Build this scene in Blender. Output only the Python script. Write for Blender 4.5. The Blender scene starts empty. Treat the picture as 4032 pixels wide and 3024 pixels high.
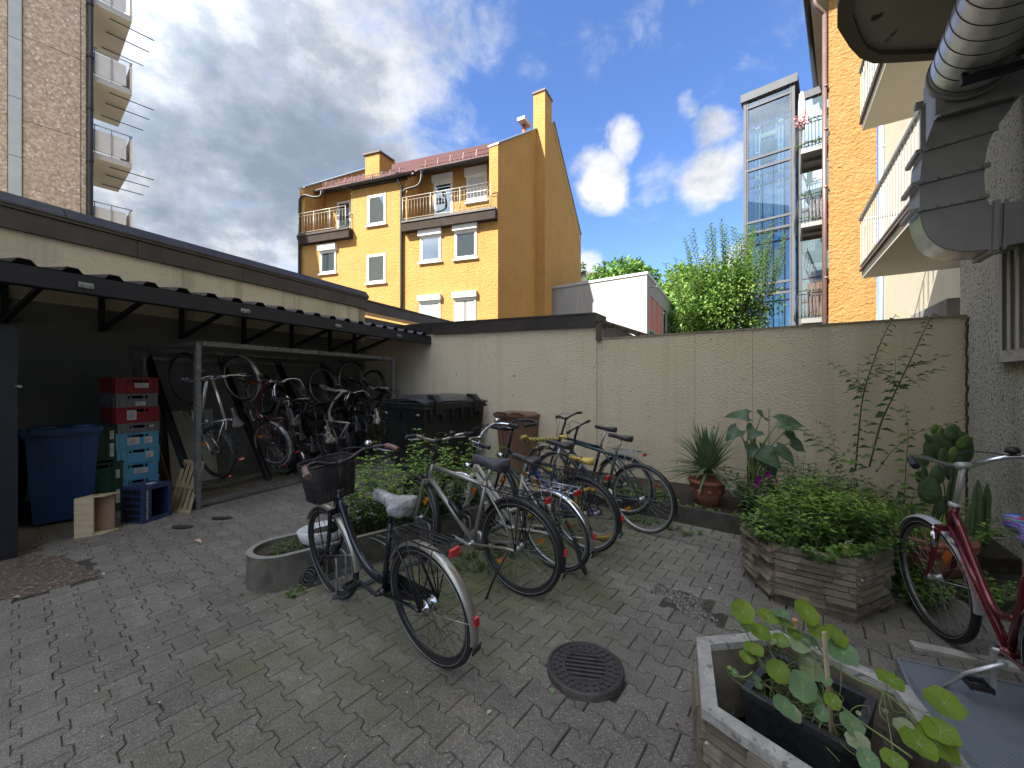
import bpy, math, random
import numpy as np
from mathutils import Vector, Matrix, noise as mnoise
random.seed(7); np.random.seed(7)
sc = bpy.context.scene
PI = math.pi; R_ = math.radians
def V(*a): return Vector(a)
# ------------------------------------------------------------------ camera
EYE = 1.55
FPX, CXP, CYP = 1540.0, 2016.0, 1508.0       # focal length and horizon measured on the photograph (4032 px wide)
cam_d = bpy.data.cameras.new('camera'); cam = bpy.data.objects.new('camera', cam_d)
sc.collection.objects.link(cam); sc.camera = cam
cam.location = (0, 0, EYE); cam.rotation_euler = (PI/2, 0, 0)
cam_d.sensor_width = 36; cam_d.lens = 36*FPX/4032; cam_d.shift_y = -4/4032
cam_d.clip_start = 0.05; cam_d.clip_end = 2000
sc.render.resolution_x = 1024; sc.render.resolution_y = 768
# ------------------------------------------------------------------ light
SUN_AZ = math.atan2(-0.60, -0.80)            # direction towards the sun, seen from above
SUN_EL = R_(45)
SD = V(math.cos(SUN_AZ)*math.cos(SUN_EL), math.sin(SUN_AZ)*math.cos(SUN_EL), math.sin(SUN_EL))
SKY_STRENGTH = 0.05
sc.view_settings.view_transform = 'Standard'; sc.view_settings.look = 'None'
sc.view_settings.gamma = 1; sc.view_settings.use_curve_mapping = False
sc.view_settings.exposure = 3.08
w = bpy.data.worlds.new("World"); sc.world = w; w.use_nodes = True
nt = w.node_tree; nt.nodes.clear()
def wn(t, **k):
    n = nt.nodes.new(t)
    for a, b in k.items(): setattr(n, a, b)
    return n
def wl(a, b): nt.links.new(a, b)
wout = wn('ShaderNodeOutputWorld'); bg = wn('ShaderNodeBackground'); bg.inputs['Strength'].default_value = 1
sky = wn('ShaderNodeTexSky', sky_type='NISHITA', sun_disc=False)
sky.sun_elevation = SUN_EL; sky.sun_rotation = (PI/2 - SUN_AZ) % (2*PI)
sky.air_density = 1.0; sky.dust_density = 0.3; sky.ozone_density = 2.2
def wmath(op, a, b=None, c=None, clamp=False):
    n = wn('ShaderNodeMath', operation=op); n.use_clamp = clamp
    for i, v in enumerate((a, b, c)):
        if v is None: continue
        if isinstance(v, (int, float)): n.inputs[i].default_value = v
        else: wl(v, n.inputs[i])
    return n.outputs[0]
skys = wn('ShaderNodeVectorMath', operation='SCALE'); wl(sky.outputs[0], skys.inputs[0]); skys.inputs['Scale'].default_value = SKY_STRENGTH
skyt = wn('ShaderNodeMix', data_type='RGBA', blend_type='MULTIPLY'); skyt.inputs['Factor'].default_value = 1
wl(skys.outputs[0], skyt.inputs['A']); skyt.inputs['B'].default_value = (0.42, 0.52, 0.70, 1)
tc = wn('ShaderNodeTexCoord')
nrm = wn('ShaderNodeVectorMath', operation='NORMALIZE'); wl(tc.outputs['Generated'], nrm.inputs[0])
d0 = nrm.outputs[0]
def wnoise(scale, detail, rough, off=(0, 0, 0), sc3=(1, 1, 1.5), dist=0.0):
    mp = wn('ShaderNodeMapping'); wl(d0, mp.inputs[0]); mp.inputs['Location'].default_value = off; mp.inputs['Scale'].default_value = sc3
    n = wn('ShaderNodeTexNoise'); wl(mp.outputs[0], n.inputs['Vector'])
    n.inputs['Scale'].default_value = scale; n.inputs['Detail'].default_value = detail
    n.inputs['Roughness'].default_value = rough; n.inputs['Distortion'].default_value = dist
    return n
def px_dir(vx, vy):                           # direction of a point in the photo (2212 px wide coordinates)
    return V((vx-1106)/844.9, 1, (827.3-vy)/844.9).normalized()
# cumulus masses: (direction, angular radius, weight)
blobs = [(480,120,30,1.0),(620,40,20,.6),(750,200,12,.85),(330,330,26,1.0),(560,330,20,.95),(430,520,20,1.0),(700,320,9,.5),
         (560,560,11,.6),(990,60,7.0,.55),(1010,130,4.0,.35),(1130,150,3.0,.3),(965,300,5,.45),
         (1300,400,4.6,1.0),(1345,300,3.2,.8),(1260,355,3,.55),(1540,380,4.6,1.0),(1548,270,3.4,.8),(1490,215,2.0,.6),(1590,330,3.2,.7),
         (1530,440,2.6,.6),(1620,590,5,.8),(1255,575,3.5,.8),(1430,375,4.0,.40),(1520,560,3,.5),(1480,480,1.5,.25),(1600,640,5,.6),(150,480,26,1.0),(60,200,30,.9)]
dens = None
wob = wnoise(3.4, 8, 0.62, dist=.35); wobv = wn('ShaderNodeVectorMath', operation='SUBTRACT'); wl(wob.outputs['Color'], wobv.inputs[0]); wobv.inputs[1].default_value = (.5, .5, .5)
wobs = wn('ShaderNodeVectorMath', operation='SCALE'); wl(wobv.outputs[0], wobs.inputs[0]); wobs.inputs['Scale'].default_value = .13
dd = wn('ShaderNodeVectorMath', operation='ADD'); wl(d0, dd.inputs[0]); wl(wobs.outputs[0], dd.inputs[1])
dn = wn('ShaderNodeVectorMath', operation='NORMALIZE'); wl(dd.outputs[0], dn.inputs[0])
for vx, vy, ang, wt in blobs:
    dt = wn('ShaderNodeVectorMath', operation='DISTANCE'); wl(dn.outputs[0], dt.inputs[0]); dt.inputs[1].default_value = px_dir(vx, vy)
    rr = 2*math.sin(R_(ang)/2)
    t = wmath('DIVIDE', dt.outputs['Value'], rr); t = wmath('MULTIPLY', t, t); t = wmath('SUBTRACT', 1.0, t, clamp=True); t = wmath('MULTIPLY', t, wt)
    dens = t if dens is None else wmath('SMOOTH_MAX', dens, t, 0.12)
gen = wnoise(1.7, 3, .5, off=(4.3, 1.2, 0)).outputs['Fac']         # broken cloud over the rest of the sky, out of the frame
gen = wmath('MULTIPLY', wmath('SUBTRACT', gen, 0.36), 4.5, clamp=True)
sep = wn('ShaderNodeSeparateXYZ'); wl(d0, sep.inputs[0])
behind = wmath('MULTIPLY', wmath('SUBTRACT', 0.45, sep.outputs['Y']), 3.0, clamp=True)
dens = wmath('MAXIMUM', dens, wmath('MULTIPLY', gen, behind))
fb = wnoise(7.5, 10, 0.62, off=(1.3, 0, .4), dist=.25).outputs['Fac']
fine = wmath('MULTIPLY', wmath('SUBTRACT', fb, 0.5), 1.9)
cm = wmath('ADD', wmath('MULTIPLY', dens, 1.25), fine)
maskn = wn('ShaderNodeMapRange', interpolation_type='SMOOTHSTEP'); wl(cm, maskn.inputs['Value']); maskn.inputs['From Min'].default_value = .20; maskn.inputs['From Max'].default_value = 1.15
# brightness inside the clouds: bright billows, grey-blue bases
b1 = wnoise(2.3, 6, .55, off=(9.1, 3.3, 2.0), sc3=(1, 1, 1.8)).outputs['Fac']
b2 = wnoise(8.0, 8, .6, off=(0.4, 6.3, 2.0), sc3=(1, 1, 1.5)).outputs['Fac']
thick = wmath('MULTIPLY', wmath('SUBTRACT', cm, .55), 1.1, clamp=True)
br = wmath('ADD', wmath('MULTIPLY', b1, 1.35), wmath('MULTIPLY', b2, .75))
lef = wmath('MULTIPLY', wmath('SUBTRACT', -0.05, sep.outputs['X']), 3.0, clamp=True)      # the big mass of cloud is the dark one
br = wmath('SUBTRACT', br, wmath('MULTIPLY', wmath('MULTIPLY', thick, lef), .42))
brn = wn('ShaderNodeMapRange', interpolation_type='SMOOTHSTEP'); wl(br, brn.inputs['Value']); brn.inputs['From Min'].default_value = .45; brn.inputs['From Max'].default_value = 1.15
cr = wn('ShaderNodeValToRGB'); wl(brn.outputs[0], cr.inputs[0])
cr.color_ramp.elements[0].color = (.037, .046, .060, 1); cr.color_ramp.elements[1].color = (.128, .129, .130, 1)
e_ = cr.color_ramp.elements.new(.5); e_.color = (.066, .073, .084, 1)
# unseen cloud towards the sun, behind the camera, brightened to light the yard
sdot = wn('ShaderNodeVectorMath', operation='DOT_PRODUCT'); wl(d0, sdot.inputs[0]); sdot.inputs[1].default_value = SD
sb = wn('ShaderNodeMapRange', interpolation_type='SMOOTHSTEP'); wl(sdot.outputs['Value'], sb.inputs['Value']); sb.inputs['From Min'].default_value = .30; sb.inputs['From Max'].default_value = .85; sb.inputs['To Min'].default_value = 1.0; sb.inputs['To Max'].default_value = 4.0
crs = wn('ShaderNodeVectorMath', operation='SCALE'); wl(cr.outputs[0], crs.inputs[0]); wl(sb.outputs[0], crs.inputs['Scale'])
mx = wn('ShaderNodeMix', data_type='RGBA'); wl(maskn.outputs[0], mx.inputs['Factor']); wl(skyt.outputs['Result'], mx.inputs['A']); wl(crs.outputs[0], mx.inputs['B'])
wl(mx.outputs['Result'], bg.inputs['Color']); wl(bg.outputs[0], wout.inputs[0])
w.cycles.sampling_method = 'MANUAL'; w.cycles.sample_map_resolution = 512
sun_d = bpy.data.lights.new('sun', 'SUN'); sun_d.energy = 2.0; sun_d.angle = R_(.5); sun_d.color = (1, .955, .88)
sun = bpy.data.objects.new('sun', sun_d); sc.collection.objects.link(sun); sun.location = (0, 0, 30)
sun.rotation_euler = (-SD).to_track_quat('-Z', 'Y').to_euler()
sc.cycles.max_bounces = 7; sc.cycles.diffuse_bounces = 4; sc.cycles.glossy_bounces = 3; sc.cycles.transmission_bounces = 4; sc.cycles.transparent_max_bounces = 6
sc.cycles.caustics_reflective = False; sc.cycles.caustics_refractive = False
# ------------------------------------------------------------------ places from measured directions
def G(px, py, z=0.0):                         # point of the horizontal plane at height z seen at source pixel (px, py)
    Y = (EYE-z)*FPX/(py-CYP); return V((px-CXP)/FPX*Y, Y, z)
class Plane:                                  # vertical plane through p with horizontal direction d
    def __init__(s, p, d): s.p = V(p[0], p[1], 0); s.d = V(d[0], d[1], 0).normalized(); s.n = V(s.d.y, -s.d.x, 0)
    def tz(s, px, py):
        r = (px-CXP)/FPX
        t = (r*s.p.y - s.p.x)/(s.d.x - r*s.d.y); Y = s.p.y + t*s.d.y
        return t, EYE + (CYP-py)/FPX*Y
    def at(s, t, z, out=0.0): return s.p + s.d*t + V(0, 0, z) + s.n*out
    def px(s, px, py, out=0.0): t, z = s.tz(px, py); return s.at(t, z, out)
# ------------------------------------------------------------------ materials
MATS = {}
def M(name, col, col2=None, scale=8, rough=.7, metal=0.0, bump=0.0, bscale=None, detail=4, spec=.5, fac=(.35, .65), coord='Object',
      stretch=(1, 1, 1), bdist=.01, trans=0.0, transl=0.0, speck=None, rnd=0.0, extra=None, coat=0.0):
    if name in MATS: return MATS[name]
    m = bpy.data.materials.new(name); m.use_nodes = True; n = m.node_tree.nodes; l = m.node_tree.links
    b = n['Principled BSDF']; b.inputs['Roughness'].default_value = rough; b.inputs['Metallic'].default_value = metal
    b.inputs['Specular IOR Level'].default_value = spec; b.inputs['Coat Weight'].default_value = coat
    b.inputs['Base Color'].default_value = (*col, 1)
    out = n['Material Output']
    tcn = n.new('ShaderNodeTexCoord'); src = tcn.outputs['Object']
    if coord == 'World': src = n.new('ShaderNodeNewGeometry').outputs['Position']
    mp = n.new('ShaderNodeMapping'); l.new(src, mp.inputs[0]); mp.inputs['Scale'].default_value = stretch
    cur = None
    def noise(s, d=4, r=.55):
        t = n.new('ShaderNodeTexNoise'); l.new(mp.outputs[0], t.inputs['Vector']); t.inputs['Scale'].default_value = s
        t.inputs['Detail'].default_value = d; t.inputs['Roughness'].default_value = r; return t
    if col2:
        t = noise(scale, detail); r = n.new('ShaderNodeMapRange'); l.new(t.outputs['Fac'], r.inputs[0])
        r.inputs['From Min'].default_value, r.inputs['From Max'].default_value = fac
        mxn = n.new('ShaderNodeMix'); mxn.data_type = 'RGBA'; l.new(r.outputs[0], mxn.inputs['Factor'])
        mxn.inputs['A'].default_value = (*col, 1); mxn.inputs['B'].default_value = (*col2, 1); cur = mxn.outputs['Result']
    if speck:                                  # (colour, scale, threshold)
        for (c3, s3, th) in speck:
            t = noise(s3, 2); r = n.new('ShaderNodeMapRange'); l.new(t.outputs['Fac'], r.inputs[0])
            r.inputs['From Min'].default_value = th; r.inputs['From Max'].default_value = th+.06
            mxn = n.new('ShaderNodeMix'); mxn.data_type = 'RGBA'; l.new(r.outputs[0], mxn.inputs['Factor'])
            if cur is not None: l.new(cur, mxn.inputs['A'])
            else: mxn.inputs['A'].default_value = (*col, 1)
            mxn.inputs['B'].default_value = (*c3, 1); cur = mxn.outputs['Result']
    if rnd:
        oi = n.new('ShaderNodeObjectInfo'); hs = n.new('ShaderNodeHueSaturation')
        r = n.new('ShaderNodeMapRange'); l.new(oi.outputs['Random'], r.inputs[0]); r.inputs['To Min'].default_value = 1-rnd; r.inputs['To Max'].default_value = 1+rnd
        l.new(r.outputs[0], hs.inputs['Value'])
        if cur is not None: l.new(cur, hs.inputs['Color'])
        else: hs.inputs['Color'].default_value = (*col, 1)
        cur = hs.outputs[0]
    if extra: cur = extra(n, l, mp, cur, b) or cur
    if cur is not None: l.new(cur, b.inputs['Base Color'])
    if bump:
        t = noise(bscale or scale*4, 5, .6); bp = n.new('ShaderNodeBump'); l.new(t.outputs['Fac'], bp.inputs['Height'])
        bp.inputs['Strength'].default_value = bump; bp.inputs['Distance'].default_value = bdist; l.new(bp.outputs[0], b.inputs['Normal'])
    if trans: b.inputs['Transmission Weight'].default_value = trans
    if transl:
        tr = n.new('ShaderNodeBsdfTranslucent'); ms = n.new('ShaderNodeMixShader'); ms.inputs[0].default_value = transl
        if cur is not None: l.new(cur, tr.inputs['Color'])
        else: tr.inputs['Color'].default_value = (*col, 1)
        l.new(b.outputs[0], ms.inputs[1]); l.new(tr.outputs[0], ms.inputs[2]); l.new(ms.outputs[0], out.inputs['Surface'])
    MATS[name] = m; return m
def tone_extra(amount=.35, moss=None):
    def f(n, l, mp, cur, b):
        at = n.new('ShaderNodeAttribute'); at.attribute_name = 'tone'
        hs = n.new('ShaderNodeHueSaturation'); r = n.new('ShaderNodeMapRange'); l.new(at.outputs['Fac'], r.inputs[0])
        r.inputs['To Min'].default_value = 1-amount; r.inputs['To Max'].default_value = 1+amount
        l.new(r.outputs[0], hs.inputs['Value']); l.new(cur, hs.inputs['Color']); cur = hs.outputs[0]
        if moss: cur = moss(n, l, cur)
        return cur
    return f
def glass_mat(name, tint=(.03, .045, .05), rough=.02, alpha=None, mixc=.5):
    if name in MATS: return MATS[name]
    m = bpy.data.materials.new(name); m.use_nodes = True; n = m.node_tree.nodes; l = m.node_tree.links; n.clear()
    out = n.new('ShaderNodeOutputMaterial'); g = n.new('ShaderNodeBsdfGlossy'); g.inputs['Roughness'].default_value = rough; g.inputs['Color'].default_value = (.9, .95, 1, 1)
    if alpha: d = n.new('ShaderNodeBsdfTransparent'); d.inputs['Color'].default_value = (*tint, 1)
    else: d = n.new('ShaderNodeBsdfDiffuse'); d.inputs['Color'].default_value = (*tint, 1)
    fr = n.new('ShaderNodeFresnel'); fr.inputs['IOR'].default_value = 1.6
    mr = n.new('ShaderNodeMapRange'); l.new(fr.outputs[0], mr.inputs[0]); mr.inputs['From Max'].default_value = .6; mr.inputs['To Min'].default_value = mixc*.35; mr.inputs['To Max'].default_value = min(1, mixc+.4)
    ms = n.new('ShaderNodeMixShader'); l.new(mr.outputs[0], ms.inputs[0]); l.new(d.outputs[0], ms.inputs[1]); l.new(g.outputs[0], ms.inputs[2]); l.new(ms.outputs[0], out.inputs[0])
    MATS[name] = m; return m
# ------------------------------------------------------------------ mesh helpers
class MB:
    def __init__(s): s.v = []; s.f = []; s.mi = []; s.sm = []
    def add(s, vs, fs, mi=0, smooth=False):
        o = len(s.v); s.v += [tuple(p) for p in vs]; s.f += [tuple(i+o for i in f) for f in fs]; s.mi += [mi]*len(fs); s.sm += [smooth]*len(fs); return s
    def hexa(s, p, mi=0):                      # 8 corners: bottom ring then top ring
        return s.add(p, [(3,2,1,0),(4,5,6,7),(0,1,5,4),(1,2,6,5),(2,3,7,6),(3,0,4,7)], mi)
    def box(s, c, size, rot=None, mi=0):
        x, y, z = [a/2 for a in size]; ps = [V(-x,-y,-z),V(x,-y,-z),V(x,y,-z),V(-x,y,-z),V(-x,-y,z),V(x,-y,z),V(x,y,z),V(-x,y,z)]
        if rot is not None:
            if isinstance(rot, (int, float)): rot = Matrix.Rotation(rot, 3, 'Z')
            ps = [rot @ p for p in ps]
        return s.hexa([p+V(*c) for p in ps], mi)
    def bbox(s, a, b, mi=0): return s.box([(a[i]+b[i])/2 for i in range(3)], [abs(b[i]-a[i]) for i in range(3)], None, mi)
    def beam(s, a, b, wd, ht, up=V(0,0,1), mi=0):   # rectangular bar from a to b
        a = V(*a); b = V(*b); d = (b-a); L = d.length; d.normalize(); sd = d.cross(up)
        if sd.length < 1e-4: sd = d.cross(V(1,0,0))
        sd.normalize(); u = sd.cross(d)
        q = [a-sd*wd/2-u*ht/2, a+sd*wd/2-u*ht/2, a+sd*wd/2+u*ht/2, a-sd*wd/2+u*ht/2]
        return s.hexa(q+[p+d*L for p in q], mi)
    def tube(s, pts, r, n=8, mi=0, caps=True, closed=False):
        pts = [V(*p) for p in pts]; N = len(pts)
        rs = r if isinstance(r, (list, tuple)) else [r]*N
        up = None; rings = []
        for i in range(N):
            if closed: d = pts[(i+1) % N]-pts[i-1]
            else: d = (pts[min(i+1, N-1)]-pts[max(i-1, 0)])
            d.normalize()
            if up is None:
                up = V(0,0,1) if abs(d.z) < .9 else V(1,0,0)
            sd = d.cross(up); 
            if sd.length < 1e-5: sd = d.cross(V(.3,.5,.8))
            sd.normalize(); up = sd.cross(d); up.normalize()
            rings.append([pts[i]+(sd*math.cos(2*PI*k/n)+up*math.sin(2*PI*k/n))*rs[i] for k in range(n)])
        vs = [p for ring in rings for p in ring]; fs = []
        for i in range(N if closed else N-1):
            j = (i+1) % N
            for k in range(n):
                k2 = (k+1) % n; fs.append((i*n+k, i*n+k2, j*n+k2, j*n+k))
        s.add(vs, fs, mi, True)
        if caps and not closed:
            o = len(s.v)-len(vs); s.f += [tuple(o+k for k in range(n))[::-1], tuple(o+(N-1)*n+k for k in range(n))]; s.mi += [mi]*2; s.sm += [False]*2
        return s
    def lathe(s, prof, c=(0,0,0), n=24, mi=0, smooth=True, axis='Z', sx=1, sy=1):   # prof: (r, h)
        vs = []; fs = []
        for (r, h) in prof:
            for k in range(n):
                a = 2*PI*k/n; p = (r*math.cos(a)*sx, r*math.sin(a)*sy, h)
                if axis == 'Y': p = (p[0], h, p[1])
                if axis == 'X': p = (h, p[0], p[1])
                vs.append((p[0]+c[0], p[1]+c[1], p[2]+c[2]))
        for i in range(len(prof)-1):
            for k in range(n): k2 = (k+1) % n; fs.append((i*n+k, i*n+k2, (i+1)*n+k2, (i+1)*n+k))
        return s.add(vs, fs, mi, smooth)
    def prism(s, poly, dvec, mi=0, smooth=False):   # polygon (3D points) extruded along dvec
        n = len(poly); a = [V(*p) for p in poly]; b = [p+V(*dvec) for p in a]
        fs = [tuple(range(n))[::-1], tuple(range(n, 2*n))]+[(i, (i+1) % n, n+(i+1) % n, n+i) for i in range(n)]
        return s.add(a+b, fs, mi, smooth)
    def mesh(s, name, mats, fix=True):
        me = bpy.data.meshes.new(name); me.from_pydata(s.v, [], s.f); me.polygons.foreach_set('material_index', s.mi); me.polygons.foreach_set('use_smooth', s.sm)
        for m in (mats if isinstance(mats, (list, tuple)) else [mats]): me.materials.append(m)
        if fix:
            import bmesh
            bm = bmesh.new(); bm.from_mesh(me); bmesh.ops.recalc_face_normals(bm, faces=bm.faces); bm.to_mesh(me); bm.free()
        me.update(); return me
    def build(s, name, mats, parent=None, fix=True): return put(name, s.mesh(name, mats, fix), parent)
def put(name, me, parent=None):
    o = bpy.data.objects.new(name, me); sc.collection.objects.link(o)
    if parent is not None: o.parent = parent
    return o
def tag(o, label=None, cat=None, group=None, kind=None):
    if label: o['label'] = label
    if cat: o['category'] = cat
    if group: o['group'] = group
    if kind: o['kind'] = kind
    return o
def thing(name, label, cat, loc=(0,0,0), rz=0, group=None):
    o = bpy.data.objects.new(name, None); sc.collection.objects.link(o); o.location = loc; o.rotation_euler = (0, 0, rz); o.empty_display_size = .1
    return tag(o, label, cat, group)
def copy_tree(o, parent=None):
    c = o.copy(); sc.collection.objects.link(c); c.parent = parent
    for ch in list(o.children): copy_tree(ch, c)
    return c
def text_mesh(txt, size, depth, mat, bold=.0, space=1.0):
    cu = bpy.data.curves.new('lettering', 'FONT'); cu.body = txt; cu.size = size; cu.extrude = depth; cu.align_x = 'CENTER'; cu.align_y = 'CENTER'; cu.offset = bold; cu.space_character = space
    to = bpy.data.objects.new('lettering', cu); sc.collection.objects.link(to)
    dg = bpy.context.evaluated_depsgraph_get(); me = bpy.data.meshes.new_from_object(to.evaluated_get(dg)); bpy.data.objects.remove(to)
    me.materials.clear(); me.materials.append(mat); return me
def lerp(a, b, t): return a+(b-a)*t
def arc(c, r, a0, a1, n, ax=(1,0,0), ay=(0,0,1)):
    ax = V(*ax); ay = V(*ay); c = V(*c); return [c+ax*(r*math.cos(lerp(a0,a1,i/n)))+ay*(r*math.sin(lerp(a0,a1,i/n))) for i in range(n+1)]
def smooth_path(pts, n=6):                    # Catmull-Rom
    pts = [V(*p) for p in pts]; P = [pts[0]*2-pts[1]]+pts+[pts[-1]*2-pts[-2]]; out = []
    for i in range(1, len(P)-2):
        for k in range(n):
            t = k/n; a, b, c, d = P[i-1], P[i], P[i+1], P[i+2]
            out.append(.5*((2*b)+(c-a)*t+(2*a-5*b+4*c-d)*t*t+(3*b-a-3*c+d)*t**3))
    out.append(pts[-1]); return out
def inpoly(x, y, P):
    c = False; j = len(P)-1
    for i in range(len(P)):
        if (P[i][1] > y) != (P[j][1] > y) and x < (P[j][0]-P[i][0])*(y-P[i][1])/(P[j][1]-P[i][1])+P[i][0]: c = not c
        j = i
    return c
def leaves_obj(name, C, D, N, L, W, mats, parent=None, fold=.25, mi=None, curl=.15):
    """many two-triangle-pair leaves: centres C, directions D, normals N (arrays)"""
    C = np.asarray(C, float); D = np.asarray(D, float); N = np.asarray(N, float); n = len(C)
    D = D/np.linalg.norm(D, axis=1)[:, None]; S = np.cross(D, N); S = S/(np.linalg.norm(S, axis=1)[:, None]+1e-9); N = np.cross(S, D)
    L = np.broadcast_to(np.asarray(L, float), (n,))[:, None]; W = np.broadcast_to(np.asarray(W, float), (n,))[:, None]
    p0 = C; p1 = C+D*L*.42+S*W*.5+N*W*fold; p2 = C+D*L-N*L*curl; p3 = C+D*L*.42-S*W*.5+N*W*fold; pm = C+D*L*.5
    vs = np.stack([p0, p1, p2, p3, pm], 1).reshape(-1, 3)
    me = bpy.data.meshes.new(name); me.vertices.add(len(vs)); me.vertices.foreach_set('co', vs.ravel())
    base = (np.arange(n)*5)[:, None]
    tri = (base+np.array([[0,1,4,  1,2,4,  2,3,4,  3,0,4]])).reshape(-1)
    nt_ = n*4; me.loops.add(nt_*3); me.loops.foreach_set('vertex_index', tri.astype(np.int32)); me.polygons.add(nt_)
    me.polygons.foreach_set('loop_start', (np.arange(nt_)*3).astype(np.int32))
    try: me.polygons.foreach_set('loop_total', np.full(nt_, 3, np.int32))
    except Exception: pass
    ms = mats if isinstance(mats, (list, tuple)) else [mats]
    for m in ms: me.materials.append(m)
    if len(ms) > 1:
        k = np.random.randint(0, len(ms), n) if mi is None else mi
        me.polygons.foreach_set('material_index', np.repeat(k, 4).astype(np.int32))
    me.update(calc_edges=True); me.validate()
    return put(name, me, parent)
def rdir(n, up=0.0):
    v = np.random.randn(n, 3); v[:, 2] += up; return v/np.linalg.norm(v, axis=1)[:, None]
# ------------------------------------------------------------------ main directions of the yard
D1 = V(.4226, .9063, 0)                       # along the garage wall, away from the camera
D2 = V(.834, -.552, 0)                        # along the far yard wall, to the right and closer
F1 = V(.552, .834, 0)                         # along the right-hand building, away
BWP = Plane((-1.68, 8.3), D2)                 # far wall
LWP = Plane((-6.618, 3.086), D1)              # garage wall
RWP = Plane((4.72, 4.06), F1)                 # right-hand building
PU = V(math.cos(R_(51.8)), math.sin(R_(51.8)), 0); PV = V(PU.y, -PU.x, 0)   # directions of the paving
# ------------------------------------------------------------------ materials
def stucco(name, col, col2, bump=.8, bs=60, streak=None, stretch=(1,1,1), scale=1.2, bd=.012, rough=.9, spec=.2, coord='World', speck=None, fac=(.3,.7)):
    def ex(n, l, mp, cur, b):
        if streak:
            m2 = n.new('ShaderNodeMapping'); g = n.new('ShaderNodeNewGeometry'); l.new(g.outputs['Position'], m2.inputs[0]); m2.inputs['Scale'].default_value = (3.2, 3.2, .16)
            t = n.new('ShaderNodeTexNoise'); l.new(m2.outputs[0], t.inputs['Vector']); t.inputs['Scale'].default_value = 1.6; t.inputs['Detail'].default_value = 6; t.inputs['Roughness'].default_value = .65
            r = n.new('ShaderNodeMapRange'); l.new(t.outputs['Fac'], r.inputs[0]); r.inputs['From Min'].default_value = .5; r.inputs['From Max'].default_value = .78; r.inputs['To Max'].default_value = streak[1]
            mxn = n.new('ShaderNodeMix'); mxn.data_type = 'RGBA'; l.new(r.outputs[0], mxn.inputs['Factor']); l.new(cur, mxn.inputs['A']); mxn.inputs['B'].default_value = (*streak[0], 1); return mxn.outputs['Result']
    return M(name, col, col2, scale=scale, rough=rough, spec=spec, bump=bump, bscale=bs, bdist=bd, coord=coord, stretch=stretch, extra=ex, speck=speck, fac=fac)
m_yard = stucco('yard_wall_render', (.65,.55,.385), (.70,.60,.43), bump=1.0, bs=42, bd=.022, streak=((.47,.38,.25), .55), speck=[((.33,.25,.15), 11, .70)], scale=1.5)
m_garage = stucco('garage_render', (.56,.49,.34), (.48,.42,.29), bump=.5, bs=18, bd=.03, streak=((.17,.145,.10), .7))
m_garage_lo = stucco('garage_render_shaded', (.15,.147,.128), (.185,.18,.155), bump=.35, bs=30, streak=((.15,.145,.125), .5))  # wall below the canopy: its shade is put into this darker colour
m_yel = stucco('yellow_roughcast', (.405,.235,.075), (.365,.205,.064), bump=.9, bs=13, bd=.055, streak=((.30,.175,.065), .6), stretch=(1,1,1.3))
m_yel2 = stucco('yellow_inner', (.38,.20,.07), (.33,.17,.055), bump=.5, bs=8, bd=.05)
m_orange = stucco('orange_roughcast', (.34,.19,.070), (.28,.15,.05), bump=1.0, bs=9, bd=.12, stretch=(1,1,1.2), scale=3)
m_cream = stucco('cream_render', (.56,.52,.40), (.50,.465,.36), bump=.3, bs=25)
m_white = stucco('white_render', (.32,.315,.305), (.29,.285,.275), bump=.3, bs=14, streak=((.50,.49,.47), .5))
m_pebble = stucco('pebble_dash', (.60,.59,.49), (.52,.51,.43), bump=1.0, bs=34, bd=.05, scale=60, speck=[((.20,.195,.165), 42, .57)], streak=((.30,.29,.24), .5))
m_agg = stucco('exposed_aggregate', (.46,.37,.28), (.30,.24,.18), bump=.7, bs=9, bd=.06, scale=9, speck=[((.62,.55,.46), 11, .60)], fac=(.4,.6))
m_zinc = M('dark_bronze_flashing', (.040,.034,.030), (.062,.052,.046), scale=2.5, rough=.45, metal=.35, bump=.08, bscale=20, coord='World')
m_blacksheet = M('black_sheet', (.012,.012,.013), (.02,.02,.022), scale=3, rough=.38, metal=.2, bump=.05, coord='World')
m_steel_dk = M('dark_painted_steel', (.009,.010,.014), (.014,.015,.019), scale=6, rough=.5, spec=.4)
m_galv = M('galvanised_steel', (.42,.43,.43), (.27,.28,.285), scale=14, rough=.42, metal=.75, bump=.03, fac=(.35,.6), detail=6)
m_galv_duct = M('galvanised_duct', (.62,.62,.60), (.45,.46,.46), scale=5, rough=.33, metal=.75, bump=.05, bscale=3, detail=6, coord='World')
m_galv_dull = M('dull_galvanised', (.34,.335,.31), (.27,.265,.25), scale=3.5, rough=.5, metal=.35, bump=.06, bscale=4, coord='World')
m_concrete = M('grey_concrete', (.30,.285,.245), (.23,.215,.185), scale=7, rough=.92, spec=.2, bump=.5, bscale=60, coord='World', speck=[((.12,.115,.095), 15, .64)], detail=6)
m_conc_lt = M('pale_concrete', (.48,.46,.41), (.36,.34,.30), scale=6, rough=.92, spec=.2, bump=.45, bscale=70, coord='World', speck=[((.17,.165,.15), 20, .63)], detail=6)
m_white_pl = M('white_plastic', (.60,.60,.59), rough=.35)
m_grey_metal = M('grey_painted_metal', (.30,.31,.33), (.26,.27,.29), scale=2, rough=.4)
m_glass = glass_mat('window_glass'); m_glass_s = glass_mat('shade_glass', (.10,.10,.095), mixc=.35)
m_curtain = M('curtain', (.55,.55,.50), (.42,.42,.38), scale=14, stretch=(1,1,.05), rough=.9, coord='World')
m_dark = M('dark_interior', (.02,.02,.02), rough=.9)
m_soil = M('soil', (.035,.026,.018), (.06,.045,.03), scale=20, rough=1, bump=.8, bscale=60, bdist=.02)
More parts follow.
